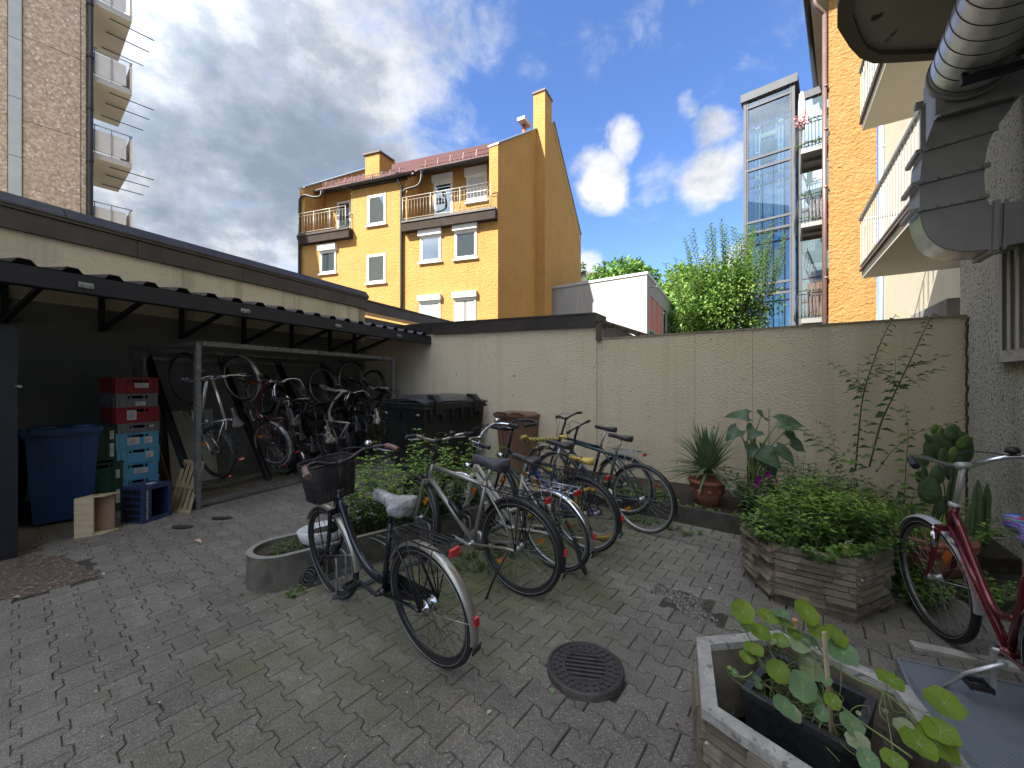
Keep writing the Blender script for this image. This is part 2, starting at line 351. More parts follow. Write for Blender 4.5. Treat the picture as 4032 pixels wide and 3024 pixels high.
m_pipe = M('dark_downpipe', (.018,.016,.015), (.026,.023,.021), scale=5, rough=.45, metal=.3)
# ------------------------------------------------------------------ ground
def grass_far(n, l, mp, cur, b): return cur
gm = M('ground_earth', (.27,.25,.22), (.20,.185,.165), scale=4, rough=1, bump=.6, bscale=50, coord='World', spec=.1)
g = MB(); g.add([(-300,-120,-.045),(300,-120,-.045),(300,600,-.045),(-300,600,-.045)], [(0,1,2,3)]); tag(g.build('ground', gm), kind='structure')
# paving of double-T concrete stones
KERB_A = G(2620, 2045); KERB_B = G(2990, 2123)                      # kerb of the planting bed
apron = [(-7.5,1.5), tuple(G(-60, 2372)[:2]), tuple(G(170,2338)[:2]), tuple(G(395,2262)[:2]), tuple(G(285,2200)[:2]), tuple(G(100,2160)[:2]), (-7.5,4.6)]
apron = [(-9, 2.2)]+apron[1:-1]+[(-9, 5.2)]
MANH = G(2304, 2616, .045)
miss = [tuple(G(x,y)[:2]) for x, y in ((2535,2305),(2580,2298),(2690,2338),(2735,2350),(2772,2352),(2768,2400),(2830,2440),(2800,2470),(2690,2425),(2660,2380),(2590,2350))]
def moss(n, l, cur):
    g_ = n.new('ShaderNodeNewGeometry'); d = n.new('ShaderNodeVectorMath'); d.operation = 'DISTANCE'
    m_ = n.new('ShaderNodeMapping'); l.new(g_.outputs['Position'], m_.inputs[0]); m_.vector_type = 'TEXTURE'; m_.inputs['Location'].default_value = (0.15, 3.75, 0); m_.inputs['Rotation'].default_value = (0, 0, R_(48)); m_.inputs['Scale'].default_value = (2.3, 1.0, 1)
    ln = n.new('ShaderNodeVectorMath'); ln.operation = 'LENGTH'; l.new(m_.outputs[0], ln.inputs[0])
    t = n.new('ShaderNodeTexNoise'); l.new(g_.outputs['Position'], t.inputs['Vector']); t.inputs['Scale'].default_value = 2.6; t.inputs['Detail'].default_value = 6; t.inputs['Roughness'].default_value = .65
    a = n.new('ShaderNodeMath'); a.operation = 'MULTIPLY_ADD'; l.new(t.outputs['Fac'], a.inputs[0]); a.inputs[1].default_value = 2.6; l.new(ln.outputs['Value'], a.inputs[2]); 
    r = n.new('ShaderNodeMapRange'); l.new(a.outputs[0], r.inputs[0]); r.inputs['From Min'].default_value = 2.45; r.inputs['From Max'].default_value = 1.5; r.inputs['To Max'].default_value = .85
    mxn = n.new('ShaderNodeMix'); mxn.data_type = 'RGBA'; l.new(r.outputs[0], mxn.inputs['Factor']); l.new(cur, mxn.inputs['A']); mxn.inputs['B'].default_value = (.130,.138,.055,1)
    # broad stains
    t2 = n.new('ShaderNodeTexNoise'); l.new(g_.outputs['Position'], t2.inputs['Vector']); t2.inputs['Scale'].default_value = 1.1; t2.inputs['Detail'].default_value = 7; t2.inputs['Roughness'].default_value = .6
    r2 = n.new('ShaderNodeMapRange'); l.new(t2.outputs['Fac'], r2.inputs[0]); r2.inputs['From Min'].default_value = .35; r2.inputs['From Max'].default_value = .7; r2.inputs['To Min'].default_value = .72; r2.inputs['To Max'].default_value = 1.15
    hs = n.new('ShaderNodeHueSaturation'); l.new(mxn.outputs['Result'], hs.inputs['Color']); l.new(r2.outputs[0], hs.inputs['Value'])
    return hs.outputs[0]
m_paver = M('paving_concrete', (.205,.182,.145), (.155,.138,.112), scale=11, rough=.88, spec=.25, bump=.55, bscale=150, bdist=.006, coord='World', detail=6,
            speck=[((.30,.28,.235), 150, .55), ((.48,.46,.41), 105, .66), ((.10,.095,.08), 85, .63)], extra=tone_extra(.10, moss))
m_joint = M('joint_dirt', (.055,.050,.038), (.085,.090,.045), scale=9, rough=1, bump=.6, bscale=120, coord='World', fac=(.5,.7))
b_ = MB(); b_.add([(-9,.2,-.008),(6,.2,-.008),(6,10.5,-.008),(-9,10.5,-.008)], [(0,1,2,3)])
paving = b_.build('paving', m_joint); tag(paving, kind='structure')
OUTL = [(-.0980,.0835),(-.062,.0835),(-.040,.0525),(.040,.0525),(.062,.0835),(.0980,.0835)]
OUTL = OUTL+[(a, -b) for a, b in OUTL[::-1]]
rs = random.Random(5)
def stone_geo(cx, cy, tilt, rot, dz, jit):
    top = []; ch = []; bot = []
    for (a, b) in OUTL:
        for lst, s, z in ((top, .965, 0), (ch, 1.0, -.006), (bot, 1.0, -.04)):
            aa = a*s+jit[0]; bb = b*s*(1 if s == 1 else .985)+jit[1]
            ca, sa = math.cos(rot), math.sin(rot); a2 = aa*ca-bb*sa; b2 = aa*sa+bb*ca
            lst.append((cx+PV.x*a2+PU.x*b2, cy+PV.y*a2+PU.y*b2, z+dz+tilt[0]*a2+tilt[1]*b2))
    vs = top+ch+bot; n = 12; fs = [tuple(range(n))]
    # split the concave top: keep as one n-gon (blender triangulates it)
    for r in (0, 1): fs += [(r*n+i, r*n+(i+1) % n, (r+1)*n+(i+1) % n, (r+1)*n+i) for i in range(n)]
    return vs, fs
stones = []
for i in range(-60, 75):
    for j in range(-70, 50):
        c = V(.35, 3.0, 0)+PU*(i*.139)+PV*(j*.2+(i % 2)*.1); x, y = c.x, c.y
        if y < .9 or abs(x) > 1.42*y+.4 or y > 9.6: continue
        if (V(x,y,0)-LWP.p).dot(LWP.n) < .02: continue
        if (V(x,y,0)-BWP.p).dot(BWP.n) < .05: continue
        if (V(x,y,0)-RWP.p).dot(RWP.n) > -.1: continue
        if inpoly(x, y, apron) or inpoly(x, y, miss): continue
        if (V(x,y,0)-V(MANH.x,MANH.y,0)).length < .135: continue
        kd = (KERB_B-KERB_A).normalized(); kn = V(-kd.y, kd.x, 0)
        q = V(x,y,0)-KERB_A
        if q.dot(kn) > .05 and q.dot(kd) > -1.6: continue
        stones.append((math.hypot(x, y), c))
stones.sort(key=lambda s: s[0])
vis = [s for s in stones if abs(s[1].x/s[1].y) < 1.34 and s[1].y > 1.52]
vis.sort(key=lambda s: s[0]); nearset = set(id(s) for s in vis[:298])
far = MB(); far_t = []
for s in stones:
    c = s[1]; tone = rs.random(); nz = mnoise.noise(V(c.x*.8, c.y*.8, 0))
    geo = stone_geo(c.x, c.y, (rs.gauss(0,.006), rs.gauss(0,.006)), rs.gauss(0,.007), rs.gauss(0,.0008)+nz*.008, (rs.gauss(0,.0012), rs.gauss(0,.0012)))
    if id(s) in nearset:
        m = MB(); m.add(*geo); me = m.mesh('paving_stone', m_paver, fix=False)
        at = me.attributes.new('tone', 'FLOAT', 'POINT'); at.data.foreach_set('value', [tone]*len(me.vertices)); put('paving_stone', me, paving)
    else:
        far.add(*geo); far_t += [tone]*36
me = far.mesh('paving_stones', m_paver, fix=False); at = me.attributes.new('tone', 'FLOAT', 'POINT'); at.data.foreach_set('value', far_t)
tag(put('paving_stones', me, paving), kind='stuff')
# apron of old concrete by the garage, gravel where stones are missing
m_apron = M('old_concrete_apron', (.17,.115,.085), (.075,.058,.046), scale=22, rough=.95, bump=.9, bscale=45, bdist=.02, coord='World', speck=[((.34,.29,.23), 38, .60)], detail=7)
a_ = MB(); pts = []
for k in range(len(apron)):
    p, q = apron[k], apron[(k+1) % len(apron)]
    for t in range(6):
        x = lerp(p[0], q[0], t/6); y = lerp(p[1], q[1], t/6); pts.append((x+rs.gauss(0,.012), y+rs.gauss(0,.012), .004))
a_.prism(pts, (0,0,-.05)); tag(a_.build('concrete_apron', m_apron), kind='structure')
m_grav = M('pale_gravel', (.56,.54,.49), (.22,.20,.17), scale=60, rough=.95, rnd=.3, coord='World')
gv = MB(); mn = V(2.0,2,0)
xs = [p[0] for p in miss]; ys = [p[1] for p in miss]
for k in range(3200):
    x = rs.uniform(min(xs), max(xs)); y = rs.uniform(min(ys), max(ys))
    if not inpoly(x, y, miss): continue
    s_ = rs.uniform(.003,.010); p = [V(rs.gauss(0,1),rs.gauss(0,1),rs.gauss(0,1)).normalized()*s_ for _ in range(5)]
    gv.add([V(x,y,rs.uniform(-.008,.004))+q for q in p], [(0,1,2),(0,2,3),(0,3,1),(1,2,4),(2,3,4),(3,1,4)])
for k in range(500):                           # loose grit scattered round it
    x = rs.gauss(sum(xs)/len(xs), .35); y = rs.gauss(sum(ys)/len(ys), .25); s_ = rs.uniform(.002,.005)
    p = [V(rs.gauss(0,1),rs.gauss(0,1),rs.gauss(0,1)).normalized()*s_ for _ in range(4)]
    gv.add([V(x,y,.004)+q for q in p], [(0,1,2),(0,2,3),(0,3,1),(1,2,3)])
tag(gv.build('gravel', m_grav, fix=False), 'pale loose gravel where paving stones are missing', 'gravel', kind='stuff')
# ------------------------------------------------------------------ far yard wall with its raised, flashed part
th = .28
def wall_slab(mb, pl, t0, t1, z0, z1a, z1b, thick, back=1, mi=0):   # wall whose visible face lies in pl, thickness away from the yard
    p = [pl.at(t0,z0), pl.at(t1,z0), pl.at(t1,z0)-pl.n*0, None]
    o = -pl.n*thick*back if True else None
    a, b2 = pl.at(t0,z0), pl.at(t1,z0); c, d = pl.at(t1,z1b), pl.at(t0,z1a)
    q = [a, b2, c, d]; mb.prism(q, -pl.n*thick*back, mi)
# BWP.n points to the yard? make sure
def facing(pl):
    if (V(0,0,0)-pl.p).dot(pl.n) < 0: pl.n = -pl.n
    return pl
for p_ in (BWP, LWP, RWP): facing(p_)
tA = BWP.tz(2352, 1300)[0]; tR = BWP.tz(3811, 1249)[0]; tL = -2.30
wall = MB(); wall_slab(wall, BWP, tA, tR+.05, -.05, 2.243, 2.237, .24)
yw = wall.build('yard_wall', m_yard); tag(yw, 'low beige roughcast wall behind the planting bed', 'wall')
cp = MB()                                       # thin rough cap of the low wall
cp.prism([BWP.at(tA+.01,2.245,.012), BWP.at(tR+.05,2.239,.012), BWP.at(tR+.05,2.262,.012), BWP.at(tA+.01,2.268,.012)], -BWP.n*.265); cp.build('wall_cap', stucco('dirty_wall_top', (.36,.30,.20), (.20,.17,.12), bump=.8, bs=40, scale=5), yw)
for sx in (2735,2962):
    t_ = BWP.tz(sx,1400)[0]; m = MB(); m.prism([BWP.at(t_,.15,.002), BWP.at(t_+.006,.15,.002), BWP.at(t_+.006,2.235,.002), BWP.at(t_,2.235,.002)], BWP.n*.003); m.build('seam', stucco('seam_line', (.44,.36,.24), (.36,.29,.19), bump=.3, bs=30), yw)
m = MB(); m.prism([BWP.at(tA-.012,.1,.002), BWP.at(tA,.1,.002), BWP.at(tA,2.235,.002), BWP.at(tA-.012,2.235,.002)], BWP.n*.004); m.build('seam', MATS['seam_line'], yw)
hi = MB(); wall_slab(hi, BWP, tL, tA, -.05, 2.62, 2.47, .26)
hw = hi.build('shed_wall', m_yard); tag(hw, 'higher beige roughcast shed wall with black roof flashing', 'wall')
fl = MB(); zl0, zl1 = 2.60, 2.83; zr0, zr1 = 2.462, 2.676
t5 = BWP.tz(1704, 1300)[0]
fl.prism([BWP.at(t5,zl0-.02,.035), BWP.at(tA-.02,zr0,.035), BWP.at(tA-.02,zr1,.035), BWP.at(t5,zl1-.02,.035)], -BWP.n*.5)
fl.prism([BWP.at(t5,zl0-.03,.05), BWP.at(tA-.02,zr0-.015,.05), BWP.at(tA-.02,zr0+.012,.05), BWP.at(t5,zl0+.0,.05)], -BWP.n*.02)
fl.prism([BWP.at(t5,zl1-.035,.045), BWP.at(tA-.02,zr1-.02,.045), BWP.at(tA-.02,zr1+.005,.045), BWP.at(t5,zl1-.01,.045)], -BWP.n*.5)
f_ = fl.build('flashing', m_zinc, hw)
for q in range(9):
    t = lerp(t5+.2, tA-.2, q/8); rv = MB(); rv.lathe([(0,.0),(.014,.0),(.012,.006),(0,.008)], n=8); 
    o = rv.build('rivet', m_steel_dk, f_); o.matrix_local = Matrix.Translation(BWP.at(t, lerp(2.80,2.64,q/8), .036)) @ BWP.n.to_track_quat('Z','Y').to_matrix().to_4x4()
fl = MB(); fl.prism([BWP.at(t5-1.15,2.62,.30), BWP.at(t5-.02,2.60,.02), BWP.at(t5-.02,2.835,.02), BWP.at(t5-1.15,2.80,.30)], -BWP.n*.4); fl.build('flashing', m_blacksheet, hw)
# roof behind the flashing, post and half-round gutter at its right end
rf = MB(); rf.prism([BWP.at(tL,2.75,-.1), BWP.at(tA-.04,2.60,-.1), BWP.at(tA-.04,2.35,-4.2), BWP.at(tL,2.5,-4.2)], (0,0,.05)); rf.build('roof', m_zinc, hw)
pm = MB(); pm.bbox((-.04,-.04,0),(.04,.04,.27)); o = pm.build('post', M('weathered_wood',(.14,.11,.08),(.08,.06,.045),scale=10,stretch=(1,1,.1),rough=.9), hw); o.location = BWP.at(tA+.035, 2.23, .02); o.rotation_euler = (0,0,math.atan2(D2.y,D2.x))
gt = MB(); ga = BWP.px(2362,1262,-.05); gb = ga + F1*3.0 + V(0,0,-.03) + D2*.25
n8 = 10
ring = lambda c, r: [c+D2*(r*math.cos(PI+PI*k/n8))+V(0,0,r*math.sin(PI+PI*k/n8)) for k in range(n8+1)]
v1 = ring(ga,.065)+ring(gb,.065); gt.add(v1, [(k,k+1,n8+1+k+1,n8+1+k) for k in range(n8)], 0, True)
v2 = ring(ga,.060)+ring(gb,.060); gt.add(v2, [(k,k+1,n8+1+k+1,n8+1+k) for k in range(n8)], 0, True); gt.prism(ring(ga,.065), F1*.006)
gut = gt.build('gutter', m_zinc, hw)
for q in range(5):
    c = ga.lerp(gb, .12+q*.2); br = MB(); br.tube([p+V(0,0,0) for p in ring(c,.070)], .005, 5); br.build('gutter_bracket', m_zinc, gut)
# ------------------------------------------------------------------ garage on the left
k_end = LWP.tz(1437, 1157)[0]
zt, zm, zb = 3.79, 3.60, 3.36
gw = MB(); wall_slab(gw, LWP, -3.0, k_end, 2.55, zb+.02, zb+.02, .3)
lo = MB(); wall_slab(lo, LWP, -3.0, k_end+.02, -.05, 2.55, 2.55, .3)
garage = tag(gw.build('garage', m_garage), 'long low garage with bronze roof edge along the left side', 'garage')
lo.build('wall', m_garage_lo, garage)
for (z0, z1, out, t0, t1) in ((zb, zm, .05, -3.0, k_end+.03), (zm, zm+.035, .075, -3.0, k_end+.05)):
    nseg = 7
    for q in range(nseg):
        pa = lerp(t0, t1, q/nseg)+.003; pb = lerp(t0, t1, (q+1)/nseg)-.003
        m = MB(); m.prism([LWP.at(pa,z0,out), LWP.at(pb,z0,out), LWP.at(pb,z1-.004,out), LWP.at(pa,z1-.004,out)], -LWP.n*.3); m.build('fascia', m_zinc, garage)
for q in range(6):
    pa = lerp(-3.0, k_end+.06, q/6)+.004; pb = lerp(-3.0, k_end+.06, (q+1)/6)-.004
    m = MB(); pr = [(.085, zm+.036), (.085, zm+.06), (-.02, zt), (-.4, zt), (-.4, zm+.036)]
    m.prism([LWP.at(pa,z,o) for o, z in pr], LWP.d*(pb-pa)); m.build('roof_edge', m_zinc, garage)
# continuing lower roof edge behind
m = MB(); A2 = LWP.px(1437,1206,-.05); pl2 = Plane((A2.x, A2.y), D1); facing(pl2)
m.prism([pl2.at(.06,3.36-.05), pl2.at(7,3.36-.05), pl2.at(7,3.36+.22), pl2.at(.06,3.36+.22)], -pl2.n*.4)
m.prism([pl2.at(.06,3.36+.22,.03), pl2.at(7,3.36+.22,.03), pl2.at(7,3.36+.25,.03), pl2.at(.06,3.36+.25,.03)], -pl2.n*.4); m.build('rear_roof_edge', m_zinc, garage)
m = MB(); m.prism([pl2.at(-.3,2.4,-.04), pl2.at(7,2.4,-.04), pl2.at(7,3.18,-.04), pl2.at(-.3,3.18,-.04)], -pl2.n*.1); m.build('rear_wall', m_zinc, garage)
roof = MB(); roof.prism([LWP.at(-3,zt-.06,-.35), LWP.at(k_end,zt-.06,-.35), LWP.at(k_end,zt-.06,-4.5), LWP.at(-3,zt-.06,-4.5)], (0,0,.04)); roof.build('roof', m_concrete, garage)
m = MB(); m.prism([LWP.at(k_end,-.05,0), LWP.at(k_end,zb,0), LWP.at(k_end,zb,-4.5), LWP.at(k_end,-.05,-4.5)], LWP.d*-.2); m.build('end_wall', m_garage, garage)
# canopy of trapezoidal sheet on brackets
canopy = thing('bicycle_canopy', 'black corrugated sheet canopy on steel brackets over the hanging bicycles', 'canopy', (0,0,0))
zF, zW, dep = 2.545, 2.80, 2.23
c0, c1 = -1.2, LWP.tz(1437,1157)[0]-.05
sheet = MB(); per = .28
prof = []; t = c0
while t < c1-.02:
    prof += [(t, 0), (t+.13, 0), (t+.165, .045), (t+.235, .045), (t+.27, 0)]; t += per
def cano(t, h, out): return LWP.at(t, lerp(zW, zF, out/dep)+h, out)
def front_lim(t):                              # the sheet is cut where it meets the far wall
    out = dep
    while out > .02 and (cano(t,0,out)-BWP.p).dot(BWP.n) < .02: out -= .02
    return out
fr = [cano(t,h,front_lim(t)) for t,h in prof]; bk = [cano(t,h,.02) for t,h in prof]; n = len(prof)
sheet.add(fr+bk+[p-V(0,0,.004) for p in fr+bk], [(i,i+1,n+i+1,n+i) for i in range(n-1)]+[(2*n+i,3*n+i,3*n+i+1,2*n+i+1) for i in range(n-1)]+[(i,2*n+i,2*n+i+1,i+1) for i in range(n-1)])
sheet.build('roof_sheet', m_blacksheet, canopy, fix=False)
c_end = c1
while front_lim(c_end) < dep-.03: c_end -= .02
m = MB(); m.prism([LWP.at(c0, zF-.17, dep-.02), LWP.at(c_end, zF-.17, dep-.02), LWP.at(c_end, zF-.01, dep-.02), LWP.at(c0, zF-.01, dep-.02)], LWP.n*.03)
m.prism([LWP.at(c0, zF-.175, dep-.09), LWP.at(c_end, zF-.175, dep-.09), LWP.at(c_end, zF-.165, dep-.09), LWP.at(c0, zF-.165, dep-.09)], LWP.n*.09); m.build('front_beam', m_steel_dk, canopy)
for o_ in (1.2,):
    m = MB(); z_ = lerp(zW,zF,o_/dep); m.prism([LWP.at(c0,z_-.07,o_-.02), LWP.at(c1,z_-.07,o_-.02), LWP.at(c1,z_-.015,o_-.02), LWP.at(c0,z_-.015,o_-.02)], LWP.n*.05); m.build('purlin', m_steel_dk, canopy)
for q, px in enumerate((0, 384, 699, 944, 1132, 1283, 1380)):
    t = LWP.tz(px+12, 1300)[0]; m = MB(); lim = min(dep-.1, front_lim(t)-.05)
    m.beam(LWP.at(t,2.24,.03), LWP.at(t,2.74,.03), .055, .055, up=LWP.n)
    m.beam(LWP.at(t,2.76-.04,.05), LWP.at(t,lerp(zW,zF,lim/dep)-.05,lim), .05, .06)
    m.beam(LWP.at(t,2.27,.05), LWP.at(t,lerp(zW,zF,min(1.25,lim)/dep)-.06,min(1.25,lim)), .045, .045)
    m.build('bracket', m_steel_dk, canopy)
for q in range(5):
    t = lerp(.2, c_end-1.0, q/4); m = MB(); m.box((0,0,0),(.10,.006,.05)); m.box((-.03,-.02,-.01),(.012,.05,.02)); m.box((.03,-.02,-.01),(.012,.05,.02)); o = m.build('bolt_plate', m_galv, canopy)
    o.matrix_local = Matrix.Translation(LWP.at(t, zF-.10, dep+.018)) @ Matrix.Rotation(math.atan2(D1.y,D1.x),4,'Z')
# dark steel locker at the left edge
lk = MB(); e0 = G(70, 2196); zt_ = EYE+(CYP-1286)/FPX*e0.y
ld = V(.60,.80,0); ln = V(-ld.y, ld.x, 0)
lk.prism([e0, e0-ld*1.6, e0-ld*1.6+V(0,0,zt_), e0+V(0,0,zt_)], ln*.5)
locker = tag(lk.build('steel_locker', m_steel_dk), 'dark blue-grey steel cabinet at the left edge beside the blue bin', 'cabinet')
m = MB(); m.tube([e0+V(.0,0,1.52)+V(.0,-.01,0), e0+V(.05,-.02,1.52)], .012, 8); m.build('handle', m_galv, locker)
# ------------------------------------------------------------------ unseen block added on the left, behind the camera, sized to shade the yard
m_block = stucco('shade_block_render', (.70,.66,.57), (.64,.60,.52), bump=.3, bs=10)
def plain_block(name, label, x0, x1, y0, y1, h, faces):
    b = MB(); b.bbox((x0,y0,-.04),(x1,y1,h)); o = b.build(name, m_block); tag(o, label, 'building')
    for (ax, c, a0, a1) in faces:
        nn = int((a1-a0)/2.6)
        for k in range(nn):
            for f in range(int(h//3)):
                a = a0+1.3+k*2.6; z = 1.0+f*3
                w_ = MB(); g_ = MB()
                if ax == 'x':
                    for s in (-1,1): w_.bbox((c-.02,a+s*.5-.04,z),(c+.05,a+s*.5+.04,z+1.4))
                    w_.bbox((c-.02,a-.54,z-.06),(c+.08,a+.54,z)); w_.bbox((c-.02,a-.54,z+1.4),(c+.05,a+.54,z+1.48)); g_.bbox((c+.004,a-.46,z),(c+.012,a+.46,z+1.4))
                else:
                    for s in (-1,1): w_.bbox((a+s*.5-.04,c-.02,z),(a+s*.5+.04,c+.05,z+1.4))
                    w_.bbox((a-.54,c-.02,z-.06),(a+.54,c+.08,z)); w_.bbox((a-.54,c-.02,z+1.4),(a+.54,c+.05,z+1.48)); g_.bbox((a-.46,c+.004,z),(a+.46,c+.012,z+1.4))
                wo = w_.build('window', m_white_pl, o, fix=False); g_.build('pane', m_glass_s, wo, fix=False)
    return o
nb = plain_block('yard_shade_block', 'unseen tall rendered block placed to shade the yard, left behind the camera', -12.9, -9.85, -14, 6.6, 20.8, [('x', -9.85, -13, 6)])
# ------------------------------------------------------------------ tall building with balconies, upper left
LB = V(-16.26, 15, 0); lbd = V(.652, .758, 0); lbn = V(.758, -.652, 0); lbe = V(-.79, .613, 0)
tb = MB(); H_ = 17.6
tb.prism([LB, LB-lbd*14, LB-lbd*14+lbe*9-lbn*0, LB+lbe*9], V(0,0,H_)); tower = tag(tb.build('apartment_tower', m_agg), 'tall block of brown exposed aggregate panels with cream balconies', 'building')
LBP = Plane((LB.x, LB.y), lbd); facing(LBP)
tj = LBP.tz(338, 500)[0]; ts1 = LBP.tz(318, 300)[0]; tst1 = LBP.tz(86,300)[0]; tst0 = LBP.tz(33,300)[0]
zj = [LBP.tz(320,548)[1]+k*2.98-5.96 for k in range(8)]
for ta, tb_ in ((-14+.1, tst0-.02), (tst1+.02, ts1-.012), (ts1+.012, tj)):
    for k in range(7):
        if zj[k] > H_-.3: continue
        m = MB(); m.prism([LBP.at(ta, zj[k]+.012), LBP.at(tb_, zj[k]+.012), LBP.at(tb_, zj[k+1]-.012), LBP.at(ta, zj[k+1]-.012)], LBP.n*.05); m.build('panel', m_agg, tower)
for k in range(8):
    m = MB(); z = 2.2+k*2.05 - .95; m.prism([LBP.at(tst0,z+.01), LBP.at(tst1,z+.01), LBP.at(tst1,z+2.04), LBP.at(tst0,z+2.04)], LBP.n*.12); m.build('metal_strip', M('light_grey_sheet',(.34,.37,.39),(.30,.33,.35),scale=2,rough=.5,coord='World'), tower)
m = MB(); m.tube([LBP.at(tj+.11, 0, .10), LBP.at(tj+.11, H_, .10)], .085, 10)
for k in range(8): m.tube([LBP.at(tj+.11, 2+k*2.0, .10), LBP.at(tj+.11, 2.12+k*2.0, .10)], .10, 10)
m.build('downpipe', m_pipe, tower)
m_balc = stucco('balcony_concrete', (.50,.47,.37), (.44,.42,.33), bump=.2, bs=20); m_slabedge = stucco('slab_edge', (.40,.39,.37), (.34,.33,.31), bump=.2, bs=20)
m_bpanel = M('balcony_panel_white', (.56,.55,.53), (.50,.49,.47), scale=3, rough=.8)
Q1 = LB+lbd*.06; 
for k in range(-1, 3):
    zs = 10.27+2.98*k                          # slab underside
    b = thing('balcony', 'x', 'x'); del b['label'], b['category']; b.parent = tower
    ql = [Q1, Q1+lbd*1.15, Q1+lbd*1.15+lbe*3.2, Q1+lbe*3.2]
    if k == 0 or True:
        m = MB(); m.prism([q+V(0,0,zs) for q in ql], (0,0,.02)); o = m.build('slab_underside', m_balc, b)
        m = MB(); m.prism([q+V(0,0,zs+.021) for q in ql], (0,0,.20)); m.build('slab', m_slabedge, b)
        m = MB(); m.prism([ql[0]+V(0,0,zs+.30)+lbe*.03, ql[1]-lbd*.16+V(0,0,zs+.30)+lbe*.03, ql[1]-lbd*.16+V(0,0,zs+1.12)+lbe*.03, ql[0]+V(0,0,zs+1.12)+lbe*.03], lbe*.05); m.build('parapet_panel', m_bpanel, b)
        m = MB(); m.prism([ql[1]-lbd*.05+V(0,0,zs+.2)-lbe*.02, ql[2]-lbd*.05+V(0,0,zs+.2), ql[2]-lbd*.05+V(0,0,zs+1.12), ql[1]-lbd*.05+V(0,0,zs+1.12)-lbe*.02], lbd*.06); m.build('parapet_panel', M('cream_panel',(.62,.53,.42),rough=.8), b)
        m = MB(); m.tube([ql[0]+V(0,0,zs+1.28), ql[1]+V(0,0,zs+1.28), ql[2]+V(0,0,zs+1.28)], .022, 6)
        for s in (.1,.5,.95): m.tube([ql[0].lerp(ql[1],s)+V(0,0,zs+.2), ql[0].lerp(ql[1],s)+V(0,0,zs+1.28)], .014, 5)
        for s in (.3,.6,.95): m.tube([ql[1].lerp(ql[2],s)+V(0,0,zs+1.1), ql[1].lerp(ql[2],s)+V(0,0,zs+1.28)], .014, 5)
        m.build('railing', m_galv, b)
        m = MB()
        for s in (.12,.42,.8):
            p = ql[1].lerp(ql[2], s)+V(0,0,zs-.05); m.tube([p-lbd*.6, p+lbd*.74], .018, 6)
        m.build('pole', m_steel_dk, b)
        if k in (-1, 0, 1):
            m = MB(); m.prism([LB+lbe*.5+V(0,0,zs+.25)+lbd*.02, LB+lbe*3.0+V(0,0,zs+.25)+lbd*.02, LB+lbe*3.0+V(0,0,zs+2.4)+lbd*.02, LB+lbe*.5+V(0,0,zs+2.4)+lbd*.02], lbd*.02); m.build('window', m_dark, b)
# ------------------------------------------------------------------ yellow house
YD = V(-.946, .323, 0).normalized(); YS = V(.473, .881, 0).normalized(); YC = V(-.57, 15.9, 0)
YP = Plane((YC.x, YC.y), YD); facing(YP)
def z5(x, y): return (1100+x/1.6592, 350+y/1.6592)
def yt(x, y, pl=YP): return pl.tz(*z5(x, y))
TLEN = yt(133, 700)[0]; EZ = 10.85
yn = YP.n
tLa, tLb = yt(468,900)[0], yt(165,900)[0]       # left loggia (t grows to the left)
tRa, tRb = yt(1390,800)[0], yt(835,850)[0]      # right loggia
zLB = yt(160, 965)[1]-.05; zRB = yt(1390, 790)[1]-.06
DEP = 1.15; house = None
zbot = -.05
m = MB()
def fbox(t0, t1, z0, z1, o0=0.0, o1=-.35, mb=m): mb.prism([YP.at(t0,z0,o0), YP.at(t1,z0,o0), YP.at(t1,z1,o0), YP.at(t0,z1,o0)], yn*(o1-o0))
ridge_s, ridge_z, back_s = 6.0, 15.25, 10.6
slope = (ridge_z-EZ)/ridge_s
def zroof(s): return EZ+slope*s if s < ridge_s else ridge_z-(s-ridge_s)*(ridge_z-EZ)/(back_s-ridge_s)
zmid = EZ-.16                                    # the middle bay ends lower, its eaves reach the front
fbox(0, TLEN, zbot, min(zLB,zRB))
fbox(0, tRa, min(zLB,zRB), EZ-.05)
fbox(tRb, tLa, min(zLB,zRB), zmid)
fbox(tLb, TLEN, min(zLB,zRB), EZ-.05)
if zLB > zRB: fbox(tLa, tLb, zRB, zLB)
else: fbox(tRa, tRb, zLB, zRB)
house = tag(m.build('yellow_house', m_yel), 'yellow rendered house with two roof balconies and red tiled roof', 'house')
# recessed loggia walls
for a, b2, zb_ in ((tRa, tRb, zRB), (tLa, tLb, zLB)):
    z1 = zroof(DEP)-.25
    m = MB(); fbox(a-.0, b2+.0, zb_-.1, z1, -DEP, -DEP-.25, m); m.build('recessed_wall', m_yel, house)
    for q0_ in (b2+.002, a-.12): m = MB(); m.prism([YP.at(q0_,zb_,-.36), YP.at(q0_,zroof(.36)-.16,-.36), YP.at(q0_,zroof(DEP)-.16,-DEP), YP.at(q0_,zb_,-DEP)], YD*.118); m.build('recess_side', m_yel, house)
    m = MB(); fbox(a, b2, zb_-.12, zb_, -.05, -DEP, m); m.build('balcony_floor', m_concrete, house)
